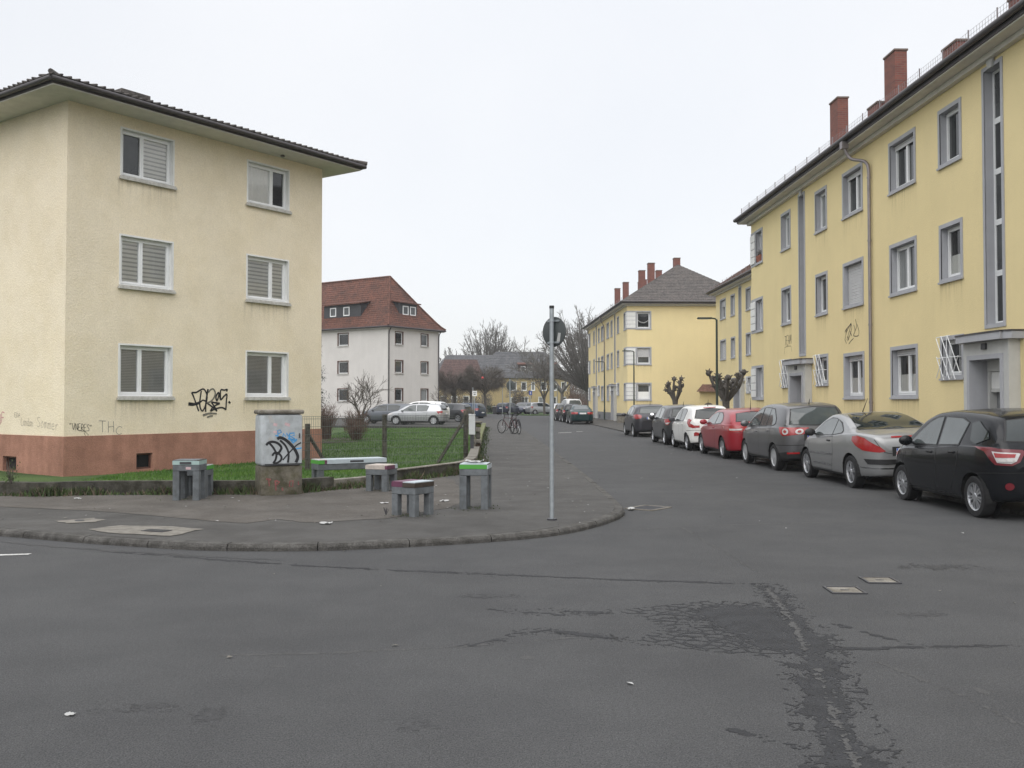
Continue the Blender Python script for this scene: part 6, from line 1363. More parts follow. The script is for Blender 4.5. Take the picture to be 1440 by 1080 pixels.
# electricity cabinet with graffiti
root = empty('utility_cabinet', (-3.95, 16.17, ZP), R(28), 'grey electricity cabinet on a mossy concrete base sprayed with black and blue graffiti', 'cabinet')
bevel_box(-.345, .345, -.225, .225, -.1, .488, .02, 2).build('base', MT['cabinet_base'], root, smooth=30)
bevel_box(-.355, .345, -.235, .23, .492, 1.352, .05, 3).build('body', MT['cabinet'], root, smooth=30)
bevel_box(-.375, .37, -.255, .25, 1.353, 1.425, .03, 3).build('lid', MT['concrete'], root, smooth=30)
m = MB(); m.box(-.275, .325, -.2445, -.2355, .53, 1.335); dr = m.build('door', MT['cabinet'], root)
m = MB(); m.box(-.29, .335, -.2465, -.2355, .508, .524); m.build('sill', MT['dark_metal'], root)
m = MB(); m.tube([(.28, -.262, .95), (.28, -.262, 1.03)], .010, 8); m.build('handle', MT['dark_metal'], dr)
def cmap(p): return Vector((-.29 + (p[0] - 215) / 385 * .61, -.2475, 1.352 - (p[1] - 150) / 560 * .84))
m = MB(); q = 0
for pts, w in (([(225, 490), (255, 462), (300, 455), (350, 475), (385, 520), (370, 560), (345, 590), (330, 590)], .040), ([(255, 465), (300, 520), (332, 590), (325, 650), (300, 692)], .034), ([(290, 610), (310, 580), (350, 582), (385, 620), (380, 660), (340, 690), (300, 692)], .034), ([(340, 425), (375, 410), (440, 445), (510, 520), (550, 590), (560, 640), (540, 690)], .050), ([(370, 440), (420, 490), (455, 560), (462, 620), (455, 690)], .034), ([(400, 660), (450, 600), (500, 545), (550, 495), (595, 470)], .022)):
    P = smooth_poly([cmap(p) for p in pts], 4); m.ribbon([p + Vector((0, -.0005 * q, 0)) for p in P], w, (0, -1, 0)); q += 1
m.build('graffiti', MT['paint_black'], dr)
m = MB(); q = 0
for pts, w in (([(350, 410), (345, 330), (370, 325), (385, 350), (350, 370)], .018), ([(400, 400), (405, 365), (430, 400), (440, 360), (460, 400)], .022), ([(470, 370), (470, 420)], .026), ([(470, 365), (520, 360), (520, 390), (480, 395), (530, 430)], .022), ([(480, 430), (510, 470), (550, 430)], .03), ([(320, 385), (350, 390)], .02), ([(530, 540), (600, 530)], .022), ([(455, 420), (545, 450)], .03)):
    P = [cmap(p) + Vector((0, .0012 - .0003 * q, 0)) for p in pts]; m.ribbon(P, w, (0, -1, 0)); q += 1
m.build('graffiti', MT['paint_blue'], dr)
m = MB(); q = 0
for pts, w in (([(300, 260), (340, 270)], .05), ([(420, 255), (475, 275)], .05), ([(300, 345), (340, 350)], .04)):
    m.ribbon([cmap(p) + Vector((0, .0018 - .0002 * q, 0)) for p in pts], w, (0, -1, 0)); q += 1
m.build('graffiti', MT['paint_palepink'], dr)
m = MB()
for (a, b, c, d) in ((245, 285, 165, 200), (255, 305, 203, 245), (250, 290, 405, 440)): p0, p1 = cmap((a, d)), cmap((b, c)); m.quad((p0.x, -.2462, p0.z), (p1.x, -.2462, p0.z), (p1.x, -.2462, p1.z), (p0.x, -.2462, p1.z))
m.build('sticker', MT['paper'], dr)
m = MB(); q = 0
for pts, w in (([(230, 850), (280, 860)], .03), ([(255, 850), (265, 930)], .022), ([(325, 870), (335, 980)], .026), ([(330, 870), (370, 890), (340, 920)], .026), ([(480, 890), (475, 940), (510, 945), (515, 880), (480, 885)], .02), ([(400, 950), (405, 985)], .026), ([(570, 890), (575, 930)], .02)):
    m.ribbon([Vector((cmap(p).x, -.2265 - .0003 * q, .488 - (p[1] - 715) / 320 * .49)) for p in pts], w, (0, -1, 0)); q += 1
m.build('graffiti', MT['paint_red'], root)

# road sign seen from behind, and others down the street
def round_sign(x, y, z0, zs, zt, D, rot, label, pr=.030, sticker=False):
    root = empty('road_sign', (x, y, z0), 0, label, 'road sign'); m = MB(); m.tube([(0, 0, 0), (0, 0, zt)], pr, 14); m.build('pole', MT['galv'], root, smooth=40)
    m = MB(); m.tube([(0, 0, zt - .002), (0, 0, zt + .035)], pr + .003, 14); m.build('pole_cap', MT['black_plastic'], root, smooth=40)
    m = MB(); m.tube([(0, 0, 0), (0, 0, .022)], pr + .035, 14); m.build('base_collar', MT['dark_metal'], root)
    Mx = Matrix.Translation((0, 0, zs)) @ Matrix.Rotation(R(rot), 4, 'Z') @ Matrix.Translation((0, pr + .018, 0)) @ Matrix.Rotation(R(90), 4, 'X')
    m = MB(); m.lathe([(0, .006), (D / 2 - .006, .006), (D / 2, .003), (D / 2, -.006), (0, -.006)], 40, 0, Mx); sg = m.build('sign_plate', MT['sign_back'], root, smooth=40)
    for dz in (-D * .36, D * .36):
        m = MB(); m.tube([(0, 0, zs + dz - .014), (0, 0, zs + dz + .014)], pr + .008, 14); b = FM((0, 0, zs + dz), R(rot)); m.box(-.10, .10, pr - .004, pr + .012, -.012, .012, 0, b); m.build('clamp', MT['galv'], root)
    if sticker:
        m = MB(); m.quad((-.035, -.0068, -.055), (.02, -.0068, -.065), (.035, -.0068, .055), (-.01, -.0068, .06)); o = m.build('sticker', MT['paper'], sg); o.matrix_basis = Matrix.Translation((0, 0, zs)) @ Matrix.Rotation(R(rot), 4, 'Z') @ Matrix.Translation((.085, pr + .018, -.075))
    return root
round_sign(.527, 12.62, ZP, 2.49, 2.80, .40, -43, 'round road sign seen from behind on a tall galvanised pole near the kerb', .030, True)
round_sign(-.12, 58, ZP, 2.55, 2.95, .60, -32, 'far round road sign on a pole behind the two bicycles', .038)
root = empty('parking_sign', (-3.2, 80, .1), 0, 'small white rectangular sign on a thin double pole by the car park', 'road sign')
for x, h in ((-.08, 2.75), (.06, 2.1)):
    m = MB(); m.tube([(x, 0, 0), (x, 0, h)], .035, 8); m.build('pole', MT['galv'], root)
m = MB(); m.box(-.13, .26, -.05, -.036, 2.02, 2.45); sp_ = m.build('sign_plate', MT['plate_white'], root)
m = MB(); m.quad((-.06, -.0515, 2.30), (.20, -.0515, 2.30), (.20, -.0515, 2.36), (-.06, -.0515, 2.36)); m.quad((-.02, -.0515, 2.12), (.16, -.0515, 2.12), (.16, -.0515, 2.22), (-.02, -.0515, 2.22)); tag(m.build('sign_marks', MT['plinth_grey'], sp_), kind='stuff')
root = empty('parking_sign', (2.25, 115.5, .1), 0, 'blue sign with white mark on the grass verge at the end of the street', 'road sign')
m = MB(); m.tube([(0, 0, 0), (0, 0, 2.9)], .03, 8); m.build('pole', MT['galv'], root)
m = MB(); m.box(-.19, .19, -.05, -.036, 2.35, 2.85); sp_ = m.build('sign_plate', MT['sign_blue'], root)
m = MB(); strokes(m, FM((0, -.055, 0), 0), 'I', -.08, 2.45, .16, .28, .07, 0, 0, y=0); m.build('lettering', MT['plate_white'], sp_)
for x, y, h, lab in ((-1.1, 110, 3.6, 'thin grey post at the far corner left of the dark blue car'), (5.75, 121, 3.6, 'thin dark post before the far ochre house')):
    m = MB(); m.tube([(0, 0, 0), (0, 0, h)], .045, 8); m.tube([(0, 0, h), (0, 0, h + .06)], .06, 8); tag(m.build('post', MT['galv'], None, (x, y, 0)), lab, 'post')

def lamp(x, y, h, label):
    root = empty('street_lamp', (x, y, .06), 0, label, 'street lamp', 'slim green street lamps with flat heads')
    m = MB(); m.tube([(0, 0, 0), (0, 0, .9), (0, 0, .92), (0, 0, h)], [.075, .075, .055, .042], 12); m.build('pole', MT['lamp_green'], root, smooth=40)
    m = MB(); m.tube([(0, 0, h - .02), (-.06, 0, h + .04), (-.22, 0, h + .06)], .032, 8); m.build('arm', MT['lamp_green'], root, smooth=40)
    m = bevel_box(-.80, -.20, -.11, .11, h + .025, h + .095, .02, 2); hd = m.build('lamp_head', MT['lamp_green'], root, smooth=40)
    m = MB(); m.box(-.74, -.32, -.085, .085, h + .016, h + .0245); m.build('lens', MT['plastic_grey'], hd)
lamp(8.52, 39.6, 5.0, 'slim street lamp before the set back yellow house, nearest of the three'); lamp(8.45, 66.0, 5.05, 'slim street lamp before the corner of the farther yellow terrace'); lamp(8.15, 84.0, 5.05, 'slim street lamp farthest along the farther yellow terrace, by its downpipe')

# mesh fence with concrete posts
fa, fb = Vector((-5.42, 24.24, 0)), Vector((-1.28, 27.2, 0)); ang = math.atan2((fb - fa).y, (fb - fa).x); FLn = (fb - fa).length
root = empty('wire_fence', (fa.x, fa.y, -.1), ang, 'wire mesh fence on dark concrete posts across the lawn', 'fence')
m = MB(); topz = 1.36
for k in range(int(FLn / .05) + 1): x = k * .05; m.box(x - .0028, x + .0028, -.003, .003, .05, topz)
for z in np.arange(.1, topz, .2): m.box(0, FLn, -.010, -.0035, z - .004, z + .004); m.box(0, FLn, .0035, .010, z - .004, z + .004)
m.box(0, FLn, -.010, .010, topz, topz + .008); tag(m.build('wire_mesh', MT['wire'], root), kind='stuff')
def px(p): return (p - fa).dot((fb - fa).normalized())
for (x, y, h, w) in ((-5.2, 24.4, 1.18, .055), (-3.41, 25.7, 1.40, .050), (-1.28, 27.2, 1.50, .055)):
    t = px(Vector((x, y, 0))); bevel_box(t - w, t + w, .012, .12, -.1, h, .012, 1).build('post', MT['post_concrete'], root)
for a, b in (((px(Vector((-4.89, 24.62, 0))) + .15, .18), (px(Vector((-5.2, 24.4, 0))), .98)), ((px(Vector((-1.95, 26.72, 0))) - .05, .0), (px(Vector((-1.28, 27.2, 0))), 1.25))):
    m = MB(); a3, b3 = Vector((a[0], .18, a[1])), Vector((b[0], .14, b[1])); m.tube([a3, b3], .05, 4); m.build('brace', MT['post_concrete'], root)
root = empty('meter_box', (-1.12, 26.7, .1), R(4), 'pale grey meter box on a dark stand at the end of the wire fence', 'meter box')
bevel_box(-.09, .09, -.08, .08, .62, 1.16, .012, 2).build('box', MT['plastic_grey'], root); bevel_box(-.10, .10, -.09, .09, 1.161, 1.19, .008, 1).build('lid', MT['plastic_grey'], root)
m = MB(); m.box(-.05, .05, -.05, .05, -.1, .619); m.build('stand', MT['dark_metal'], root)
root = empty('stone_pillar', (-1.08, 28.2, .28), R(3), 'short rough stone pillar behind the meter box', 'pillar'); r = random.Random(12)
z = 0
for k in range(5):
    h = r.uniform(.11, .19)
    for x0 in (-.16, .0):
        b = bevel_box(x0 + .006, x0 + .16 + r.uniform(-.02, .02), -.2 + r.uniform(0, .03), .2, z, z + h - .012, .018, 1); b.build('stone', MT[r.choice(['concrete_dirty', 'concrete', 'mossy', 'soil'])], root)
    z += h
bevel_box(-.2, .2, -.24, .24, z, z + .05, .01, 1).build('cap', MT['concrete'], root)

# two bicycles
def bicycle(x, y, rz, col, label, lean=4):
    root = empty('bicycle', (x, y, ZP), 0, label, 'bicycle', 'bicycles left on the pavement'); root.rotation_euler = (R(lean), 0, R(rz)); Rw = .34
    for yy in (-.53, .53):
        m = MB(); c = Vector((yy, 0, Rw)); pts = [c + Vector((Rw * .96 * math.cos(t), 0, Rw * .96 * math.sin(t))) for t in np.linspace(0, 2 * math.pi, 33)]; m.tube(pts, .020, 6, 0, False); w_ = m.build('wheel', MT['rubber'], root)
        m = MB(); 
        for k in range(14): t = k * 2 * math.pi / 14; m.tube([c, c + Vector((Rw * .92 * math.cos(t), .0, Rw * .92 * math.sin(t)))], .0025, 3)
        m.tube([c + Vector((0, -.04, 0)), c + Vector((0, .04, 0))], .022, 8); m.build('spokes', MT['alloy'], w_)
    bb, hd, st_, rr_, fr = Vector((-.08, 0, .28)), Vector((.36, 0, .80)), Vector((-.22, 0, .82)), Vector((-.53, 0, Rw)), Vector((.53, 0, Rw)); m = MB()
    for a, b, q in ((bb, hd - Vector((-.03, 0, .14)), .02), (st_ + (bb - st_) * .12, hd - Vector((0, 0, .02)), .018), (bb, st_, .018), (bb, rr_, .011), (st_ + (bb - st_) * .15, rr_, .010), (hd, fr, .016)): m.tube([a, b], q, 8)
    m.build('frame', MT[col], root)
    m = MB(); m.tube([st_, st_ + Vector((-.03, 0, .10))], .014, 8); m.add([st_ + Vector(p) for p in ((-.17, -.085, .12), (-.17, .085, .12), (.12, .02, .11), (.12, -.02, .11), (-.15, -.06, .07), (-.15, .06, .07), (.10, .015, .08), (.10, -.015, .08))], [(0, 3, 2, 1), (4, 5, 6, 7), (0, 1, 5, 4), (1, 2, 6, 5), (2, 3, 7, 6), (3, 0, 4, 7)]); m.build('saddle', MT['black_plastic'], root)
    m = MB(); m.tube([hd, hd + Vector((-.04, 0, .16))], .016, 8); hb = hd + Vector((-.04, 0, .16)); m.tube(smooth_poly([hb + Vector((-.12, -.30, .03)), hb + Vector((.02, -.22, .02)), hb, hb + Vector((.02, .22, .02)), hb + Vector((-.12, .30, .03))], 4), .013, 6); m.build('handlebar', MT['black_plastic'], root)
    m = MB(); m.tube([bb + Vector((0, -.06, 0)), bb + Vector((0, .06, 0))], .02, 8); m.tube([bb + Vector((0, .06, 0)), bb + Vector((.1, .06, -.13)), bb + Vector((.1, .14, -.13))], .012, 6); m.tube([bb + Vector((0, -.06, 0)), bb + Vector((-.1, -.06, .13)), bb + Vector((-.1, -.14, .13))], .012, 6); m.tube([bb + Vector((.09 * math.cos(t), -.05, .09 * math.sin(t))) for t in np.linspace(0, 6.28, 17)], .008, 4); m.build('crank', MT['dark_metal'], root)
    m = MB(); m.tube([st_ + Vector((-.02, -.06, -.12)), (-.62, -.07, .70), (-.62, .07, .70), st_ + Vector((-.02, .06, -.12))], .008, 5); m.tube([(-.55, 0, .70), (-.53, .05, .36)], .006, 5); m.build('carrier', MT['dark_metal'], root)
    m = MB(); pts = [Vector((-.53 + (Rw + .03) * math.cos(t), 0, Rw + (Rw + .03) * math.sin(t))) for t in np.linspace(.3, 3.3, 14)]; m.ribbon(pts, .05, (0, 1, 0)) ; m.tube(pts, .012, 5); m.build('mudguard', MT['dark_metal'], root)
bicycle(-.20, 46.9, 128, 'paint_car_wine', 'bicycle with dark frame and full round wheel in view, left of the pair'); bicycle(.17, 46.3, 108, 'paint_car_wine', 'red framed bicycle, the right of the pair, nearer the kerb', -3)
# planter beside the far terrace, bins
root = empty('planter', (8.25, 72.2, .06), 0, 'square concrete planter with dark earth beside the far terrace entrance', 'planter')
m = MB(); m.box(-.3, .3, -.3, .3, 0, .52); m.build('box', MT['concrete'], root); m = MB(); m.box(-.33, .33, -.33, .33, .521, .60); m.build('rim', MT['dark_metal'], root)
for x, lab in ((-2.2, 'dark wheelie bin by the hedge at the end of the street, left of two'), (-1.55, 'dark wheelie bin by the hedge at the end of the street, right of two')):
    root = empty('waste_bin', (x, 121, .02), 0, lab, 'bin', 'wheelie bins'); m = MB(); m.add([(-.24, -.3, .05), (.24, -.3, .05), (.24, .3, .05), (-.24, .3, .05), (-.29, -.36, 1.0), (.29, -.36, 1.0), (.29, .36, 1.0), (-.29, .36, 1.0)], [(0, 3, 2, 1), (0, 1, 5, 4), (1, 2, 6, 5), (2, 3, 7, 6), (3, 0, 4, 7), (4, 5, 6, 7)]); m.build('bin_body', MT['dark_metal'], root)
    m = MB(); m.box(-.31, .31, -.39, .38, 1.001, 1.06); m.build('lid', MT['plastic_grey'], root)
m = MB(); m.tube([(0, 0, 0), (0, 0, 1.0)], .05, 8); tag(m.build('bollard', MT['concrete'], None, (-2.9, 72, .1)), 'short grey bollard at the end of the low wall', 'bollard')
# ================================================================== TREES AND SHRUBS
def branch(mb, p, d, ln, r0, depth, rg, P):
    # a bent tapering limb that splits at its end and along its length
    k = 3 if depth > 1 else 2; pts = [p]; rs = [r0]; dd = d.copy()
    for i in range(k):
        dd = (dd + Vector((rg.gauss(0, 1), rg.gauss(0, 1), rg.gauss(0, 1))) * P['wig'] + Vector((0, 0, P['up']))).normalized(); pts.append(pts[-1] + dd * ln / k); rs.append(max(r0 * (1 - (1 - P['taper']) * (i + 1) / k), P['rmin']))
    mb.tube(pts, rs, 7 if depth >= P['d'] - 1 else (4 if depth > 1 else 3), 0, False)
    if depth <= 0: return
    n_ = P['n'] if depth > 1 else P.get('n1', P['n'])
    for i in range(n_):
        t = 1.0 if i < 2 else rg.uniform(.35, .95); j = min(int(t * k), k - 1); q = pts[j].lerp(pts[j + 1], t * k - j) if t < 1 else pts[-1]
        a = rg.uniform(0, 6.28); o = dd.orthogonal().normalized(); o = (Matrix.Rotation(a, 3, dd) @ o); nd = (dd + o * P['spread'] * rg.uniform(.6, 1.3)).normalized()
        branch(mb, q, nd, ln * P['len'] * rg.uniform(.75, 1.15), max((rs[-1] if t == 1 else r0 * .6) * (.8 if i < 2 else .55), P['rmin']), depth - 1, rg, P)
def bare_tree(loc, h, seed, label, P, bark='bark_pale', group=None, name='bare_tree', lean=(0, 0)):
    root = empty(name, loc, 0, label, 'tree', group); rg = random.Random(seed); tr = MB(); th = h * P['trunk']; r0 = h * P['r']
    top = Vector((lean[0], lean[1], th)); tr.tube([(0, 0, -.3), (0, 0, .15), top * .5 + Vector((rg.uniform(-.1, .1), 0, 0)), top], [r0 * 1.5, r0 * 1.1, r0, r0 * .85], 9); tr.build('trunk', MT[bark], root, smooth=60)
    cr = MB()
    for i in range(P['n0']):
        a = 2 * math.pi * i / P['n0'] + rg.uniform(-.4, .4); s_ = P['s0'] * rg.uniform(.5, 1.2); d = Vector((math.cos(a) * s_ + lean[0] * .12, math.sin(a) * s_, 1)).normalized(); branch(cr, top * rg.uniform(.82, 1.0), d, h * P['l0'] * rg.uniform(.8, 1.15), r0 * .62, P['d'], rg, P)
    tag(cr.build('crown', MT[bark], root, smooth=60), kind='stuff'); return root
BIG = dict(trunk=.26, r=.021, n0=6, s0=.85, l0=.27, d=5, n=3, n1=4, wig=.16, up=.06, spread=.62, len=.72, taper=.62, rmin=.020)
def fan_tree(loc, h, rad, seed, label, n_=70, th=.16, off=(0, 0), rt=.03, bark='bark_pale'):
    # open grown tree: long limbs fan out smoothly from a short trunk to a dome of twigs
    root = empty('bare_tree', loc, 0, label, 'tree', 'bare trees beyond the houses'); rg = random.Random(seed); tr = MB(); H0 = h * th; r0 = h * .022
    tr.tube([(0, 0, -.3), (0, 0, .3), (off[0] * .12, 0, H0 * .6), (off[0] * .2, 0, H0)], [r0 * 1.5, r0 * 1.1, r0, r0 * .95], 9); tr.build('trunk', MT[bark], root, smooth=60); cr = MB(); base = Vector((off[0] * .2, 0, H0)); c = Vector((off[0], off[1], H0 + (h - H0) * .12))
    for i in range(n_):
        a = rg.uniform(0, 6.28); u = rg.uniform(.02, 1) ** .8; sn = math.sqrt(max(0, 1 - u * u)); q = rg.uniform(.86, 1.04)
        tip = c + Vector((math.cos(a) * sn * rad * q, math.sin(a) * sn * rad * q, u * (h - c.z) * q)); m1 = base.lerp(tip, .38) + Vector((0, 0, -.05 * h * u + .05 * h * (1 - u))); m2 = base.lerp(tip, .72) + Vector((rg.gauss(0, .03) * rad, rg.gauss(0, .03) * rad, .035 * h * (1 - u)))
        P = smooth_poly([base, m1, m2, tip], 4); k = len(P); R0 = r0 * rg.uniform(.22, .5); cr.tube(P, [max(R0 * (1 - .9 * t / (k - 1)), rt * .7) for t in range(k)], 4, 0, False)
        for q in range(13):
            t = rg.uniform(.38, 1.0); idx = min(int(t * (k - 1)), k - 2); s_ = P[idx].lerp(P[idx + 1], t * (k - 1) - idx); d = (P[idx + 1] - P[idx]).normalized(); o = Vector((rg.gauss(0, 1), rg.gauss(0, 1), rg.gauss(0, .6) + .25)); d = (d + o * .42).normalized(); ln = rad * rg.uniform(.10, .24) * (1.25 - .5 * t); e_ = s_ + d * ln; md = s_.lerp(e_, .5) + Vector((0, 0, -.03 * ln)); cr.tube([s_, md, e_], [rt, rt * .8, rt * .5], 3, 0, False)
            for _ in range(3): s2_ = s_.lerp(e_, rg.uniform(.3, .95)); cr.tube([s2_, s2_ + (d + Vector((rg.gauss(0, .5), rg.gauss(0, .5), rg.gauss(0, .4) + .15))).normalized() * ln * rg.uniform(.3, .6)], [rt * .6, rt * .35], 3, 0, False)
    tag(cr.build('crown', MT[bark], root, smooth=60), kind='stuff'); return root
fan_tree((-4.6, 196, 0), 17.6, 8.2, 3, 'large spreading bare tree behind the far grey roof, the broadest one', 150, rt=.046)
fan_tree((-13.2, 200, 0), 13.2, 4.6, 5, 'bare tree at the left of the far grey roof beside the grey house', 70, rt=.044)
bare_tree((2.8, 205, 0), 13.8, 8, 'small bare tree just right of the broad one behind the far roof ridge', dict(BIG, rmin=.03), group='bare trees beyond the houses')
fan_tree((9.8, 118, 0), 13.0, 5.4, 11, 'tall bare tree with arching limbs left of the farther yellow terrace', 95, .22, (-1.9, 0), rt=.026)
bare_tree((13.5, 132, 0), 15.5, 14, 'tall bare tree partly hidden by the eaves of the farther yellow terrace', dict(BIG, rmin=.024), group='bare trees beyond the houses')
bare_tree((8.3, 158, 0), 13.5, 17, 'bare tree standing behind the road sign pole near the far ochre house', dict(BIG, rmin=.026), group='bare trees beyond the houses')
bare_tree((18.0, 160, 0), 15, 21, 'farther bare tree low behind the arching limbs', dict(BIG, rmin=.028), group='bare trees beyond the houses')
# round clipped limes with dense dark twigs
def round_tree(loc, h, rad, seed, label, group, sq=.85, dens=1500, bk='bark', rt=.0105):
    root = empty('round_tree', loc, 0, label, 'tree', group); rg = random.Random(seed); th = h - rad * 1.55; tr = MB(); tr.tube([(0, 0, -.2), (.03, 0, th * .5), (0, 0, th), (0, 0, th + rad * .5)], [.19, .15, .13, .08], 8); tr.build('trunk', MT[bk], root, smooth=60)
    cr = MB(); c = Vector((0, 0, th + rad * .62))
    ends = []
    for i in range(34):
        a = rg.uniform(0, 6.28); u = rg.uniform(-.35, 1); e_ = c + Vector((math.cos(a) * rad * .66, math.sin(a) * rad * .66, u * rad * .62 * sq)); s_ = Vector((0, 0, th + rg.uniform(-.1, rad * .5))); mid = s_.lerp(e_, .5) + Vector((rg.gauss(0, .12), rg.gauss(0, .12), rg.uniform(0, .15)))
        cr.tube([s_, mid, e_], [.055, .038, .022], 5, 0, False); ends += [mid, e_, mid.lerp(e_, .5)]
    for i in range(dens):
        p = rg.choice(ends) + Vector((rg.gauss(0, .2), rg.gauss(0, .2), rg.gauss(0, .15))); o = (p - c); d = (o.normalized() + Vector((rg.gauss(0, .55), rg.gauss(0, .55), rg.gauss(0, .55) + .15))).normalized(); ln = rg.uniform(.25, .6) * rad * .62; q = p + d * ln
        f = ((q - c).x ** 2 + (q - c).y ** 2) / rad ** 2 + ((q - c).z / (rad * sq)) ** 2
        if f > 1.1: q = c + (q - c) / math.sqrt(f / 1.05)
        cr.tube([p, p.lerp(q, .5) + Vector((rg.gauss(0, .03),) * 3), q], [rt, rt * .8, rt * .5], 3, 0, False)
    tag(cr.build('crown', MT['twig'], root), kind='stuff'); return root
RG = 'round clipped trees with dense dark twigs'
round_tree((-2.95, 104, 0), 6.4, 2.6, 31, 'round clipped tree with dense dark crown, the larger one at the roadside', RG, dens=3400, rt=.012)
round_tree((-6.4, 106, 0), 5.7, 2.35, 32, 'round clipped tree with dense dark crown beside the pale grey house', RG, dens=2900, rt=.012)
round_tree((-5.0, 116, 0), 5.4, 2.0, 34, 'round clipped tree standing behind the other two at the roadside', RG, dens=1700, rt=.012)
m = MB(); m.lathe([(0, -.14), (.10, -.10), (.15, 0), (.10, .10), (0, .14)], 8); tag(m.build('balloon', MT['red_balloon'], None, (-3.15, 101.85, 4.2)), 'small red balloon caught in the larger round tree', 'balloon')
bare_tree((3.95, 116.2, 0), 6.9, 41, 'small upright bare tree on the grass verge before the far ochre house', dict(BIG, trunk=.30, r=.020, n0=7, s0=.5, l0=.26, d=4, n=3, n1=4, rmin=.012, up=.10), bark='bark')
# pollarded limes by the yellow houses
def pollard(loc, h, seed, label, n_=7, w=1.0):
    root = empty('pollard_tree', loc, 0, label, 'tree', 'pollarded trees with knobbly stumps'); rg = random.Random(seed); m = MB(); th = h * .55
    m.tube([(0, 0, -.2), (.02, 0, th * .4), (0, 0, th * .8), (0, 0, th)], [.24, .18, .17, .20], 10); m.build('trunk', MT['bark'], root, smooth=60); cr = MB()
    for i in range(n_):
        a = 2 * math.pi * i / n_ + rg.uniform(-.3, .3); o = rg.uniform(.45, 1.0) * w; e_ = Vector((math.cos(a) * o, math.sin(a) * o, h * rg.uniform(.80, .97))); mid = Vector((math.cos(a) * o * .62 + rg.gauss(0, .06), math.sin(a) * o * .62, th + (e_.z - th) * .42))
        cr.tube(smooth_poly([(0, 0, th * .86), mid, e_], 4), list(np.linspace(.105, .06, 9)), 7, 0, True); q2 = mid + Vector((rg.gauss(0, .22), rg.gauss(0, .22), rg.uniform(.2, .4))) * w; cr.tube([mid, q2], [.075, .055], 6, 0, True)
        for q, rk in ((e_, .14), (q2, .11), (mid, .09)):
            bm = bmesh.new(); bmesh.ops.create_icosphere(bm, subdivisions=2, radius=rk)
            for v in bm.verts: v.co = Vector((v.co.x * rg.uniform(.7, 1.3), v.co.y * rg.uniform(.7, 1.3), v.co.z * rg.uniform(.8, 1.35))) + q
            bm.verts.index_update(); cr.add([v.co.copy() for v in bm.verts], [tuple(v.index for v in f.verts) for f in bm.faces]); bm.free()
            for k in range(7): d = Vector((rg.gauss(0, .9), rg.gauss(0, .9), rg.uniform(-.1, 1))).normalized(); cr.tube([q + d * rk * .5, q + d * (rk + rg.uniform(.04, .12))], [.035, .022], 5, 0, True)
    cr.build('crown', MT['bark'], root); return root
pollard((10.55, 47.0, .06), 3.25, 5, 'pollarded tree with knobbly stumps behind the red car, the larger one', 8, 1.05); pollard((10.7, 62.5, .06), 3.2, 9, 'pollarded tree with knobbly stumps before the blank gable of the farther terrace', 6, .72)
# far wood behind the street, as one mass of twigs
def thicket(name, x0, x1, y0, y1, hf, n_, seed, m_, w=.03, label=None):
    rg = random.Random(seed); mb = MB()
    for i in range(n_):
        x, y = rg.uniform(x0, x1), rg.uniform(y0, y1); h = hf(x) * rg.uniform(.55, 1.05); z = rg.uniform(0, .8) * h; d = Vector((rg.gauss(0, .5), rg.gauss(0, .3), rg.uniform(.3, 1))).normalized(); ln = rg.uniform(.25, .5) * (h - z * .4) * .5
        mb.tube([(x, y, z), Vector((x, y, z)) + d * ln * .5 + Vector((rg.gauss(0, .1), 0, 0)), Vector((x, y, z)) + d * ln], [w, w * .8, w * .4], 3, 0, False)
    return mb.build(name, MT[m_])
tag(thicket('woods', 5, 26, 185, 215, lambda x: 8.5 + 1.5 * math.sin(x * .6), 5200, 51, 'twig', .05), kind='stuff')
tag(thicket('undergrowth', 8, 22, 132, 150, lambda x: 4.2 + 1.2 * math.sin(x), 3200, 52, 'twig_red', .03), kind='stuff')
tag(thicket('undergrowth', -14, -3, 128, 146, lambda x: 3.4 + .8 * math.sin(x * 1.3), 2400, 53, 'twig', .03), kind='stuff')
# hedges and shrubs
def leaf_mass(name, loc, dims, n_, seed, m_, leaf=.05, label=None, cat=None, twigs=0, tm='twig', shape=1.0):
    root = empty(name, loc, 0, label, cat); rg = random.Random(seed); mb = MB()
    for i in range(n_):
        u, v, w = [rg.gauss(0, .42) for _ in range(3)]; q = math.sqrt(u * u + v * v + w * w)
        if q > 1: continue
        p = Vector((u * dims[0], v * dims[1], dims[2] * (.5 + .5 * w) * 1.0)); a = Vector((rg.gauss(0, 1), rg.gauss(0, 1), rg.gauss(0, 1))).normalized(); b = a.orthogonal().normalized(); c = a.cross(b); s_ = leaf * rg.uniform(.6, 1.4); mb.add([p - b * s_, p + c * s_ * .5, p + b * s_, p - c * s_ * .5], [(0, 1, 2, 3)])
    if n_: tag(mb.build('leaves', MT[m_], root), kind='stuff')
    if twigs:
        mb = MB()
        for i in range(twigs):
            a = rg.uniform(0, 6.28); o = rg.uniform(0, .35); p = Vector((math.cos(a) * o * dims[0], math.sin(a) * o * dims[1], 0)); e_ = Vector((math.cos(a) * dims[0] * rg.uniform(.2, 1), math.sin(a) * dims[1] * rg.uniform(.2, 1), dims[2] * rg.uniform(.5, 1.05))); mid = p.lerp(e_, .5) + Vector((rg.gauss(0, .08), rg.gauss(0, .08), .12 * dims[2])); mb.tube([p, mid, e_], [.014, .009, .004], 3, 0, False)
            for k in range(4): s_ = mid.lerp(e_, rg.uniform(0, .9)); mb.tube([s_, s_ + Vector((rg.gauss(0, .14), rg.gauss(0, .14), rg.uniform(.05, .3)))], [.006, .003], 3, 0, False)
        tag(mb.build('twigs', MT[tm], root), kind='stuff')
    return root
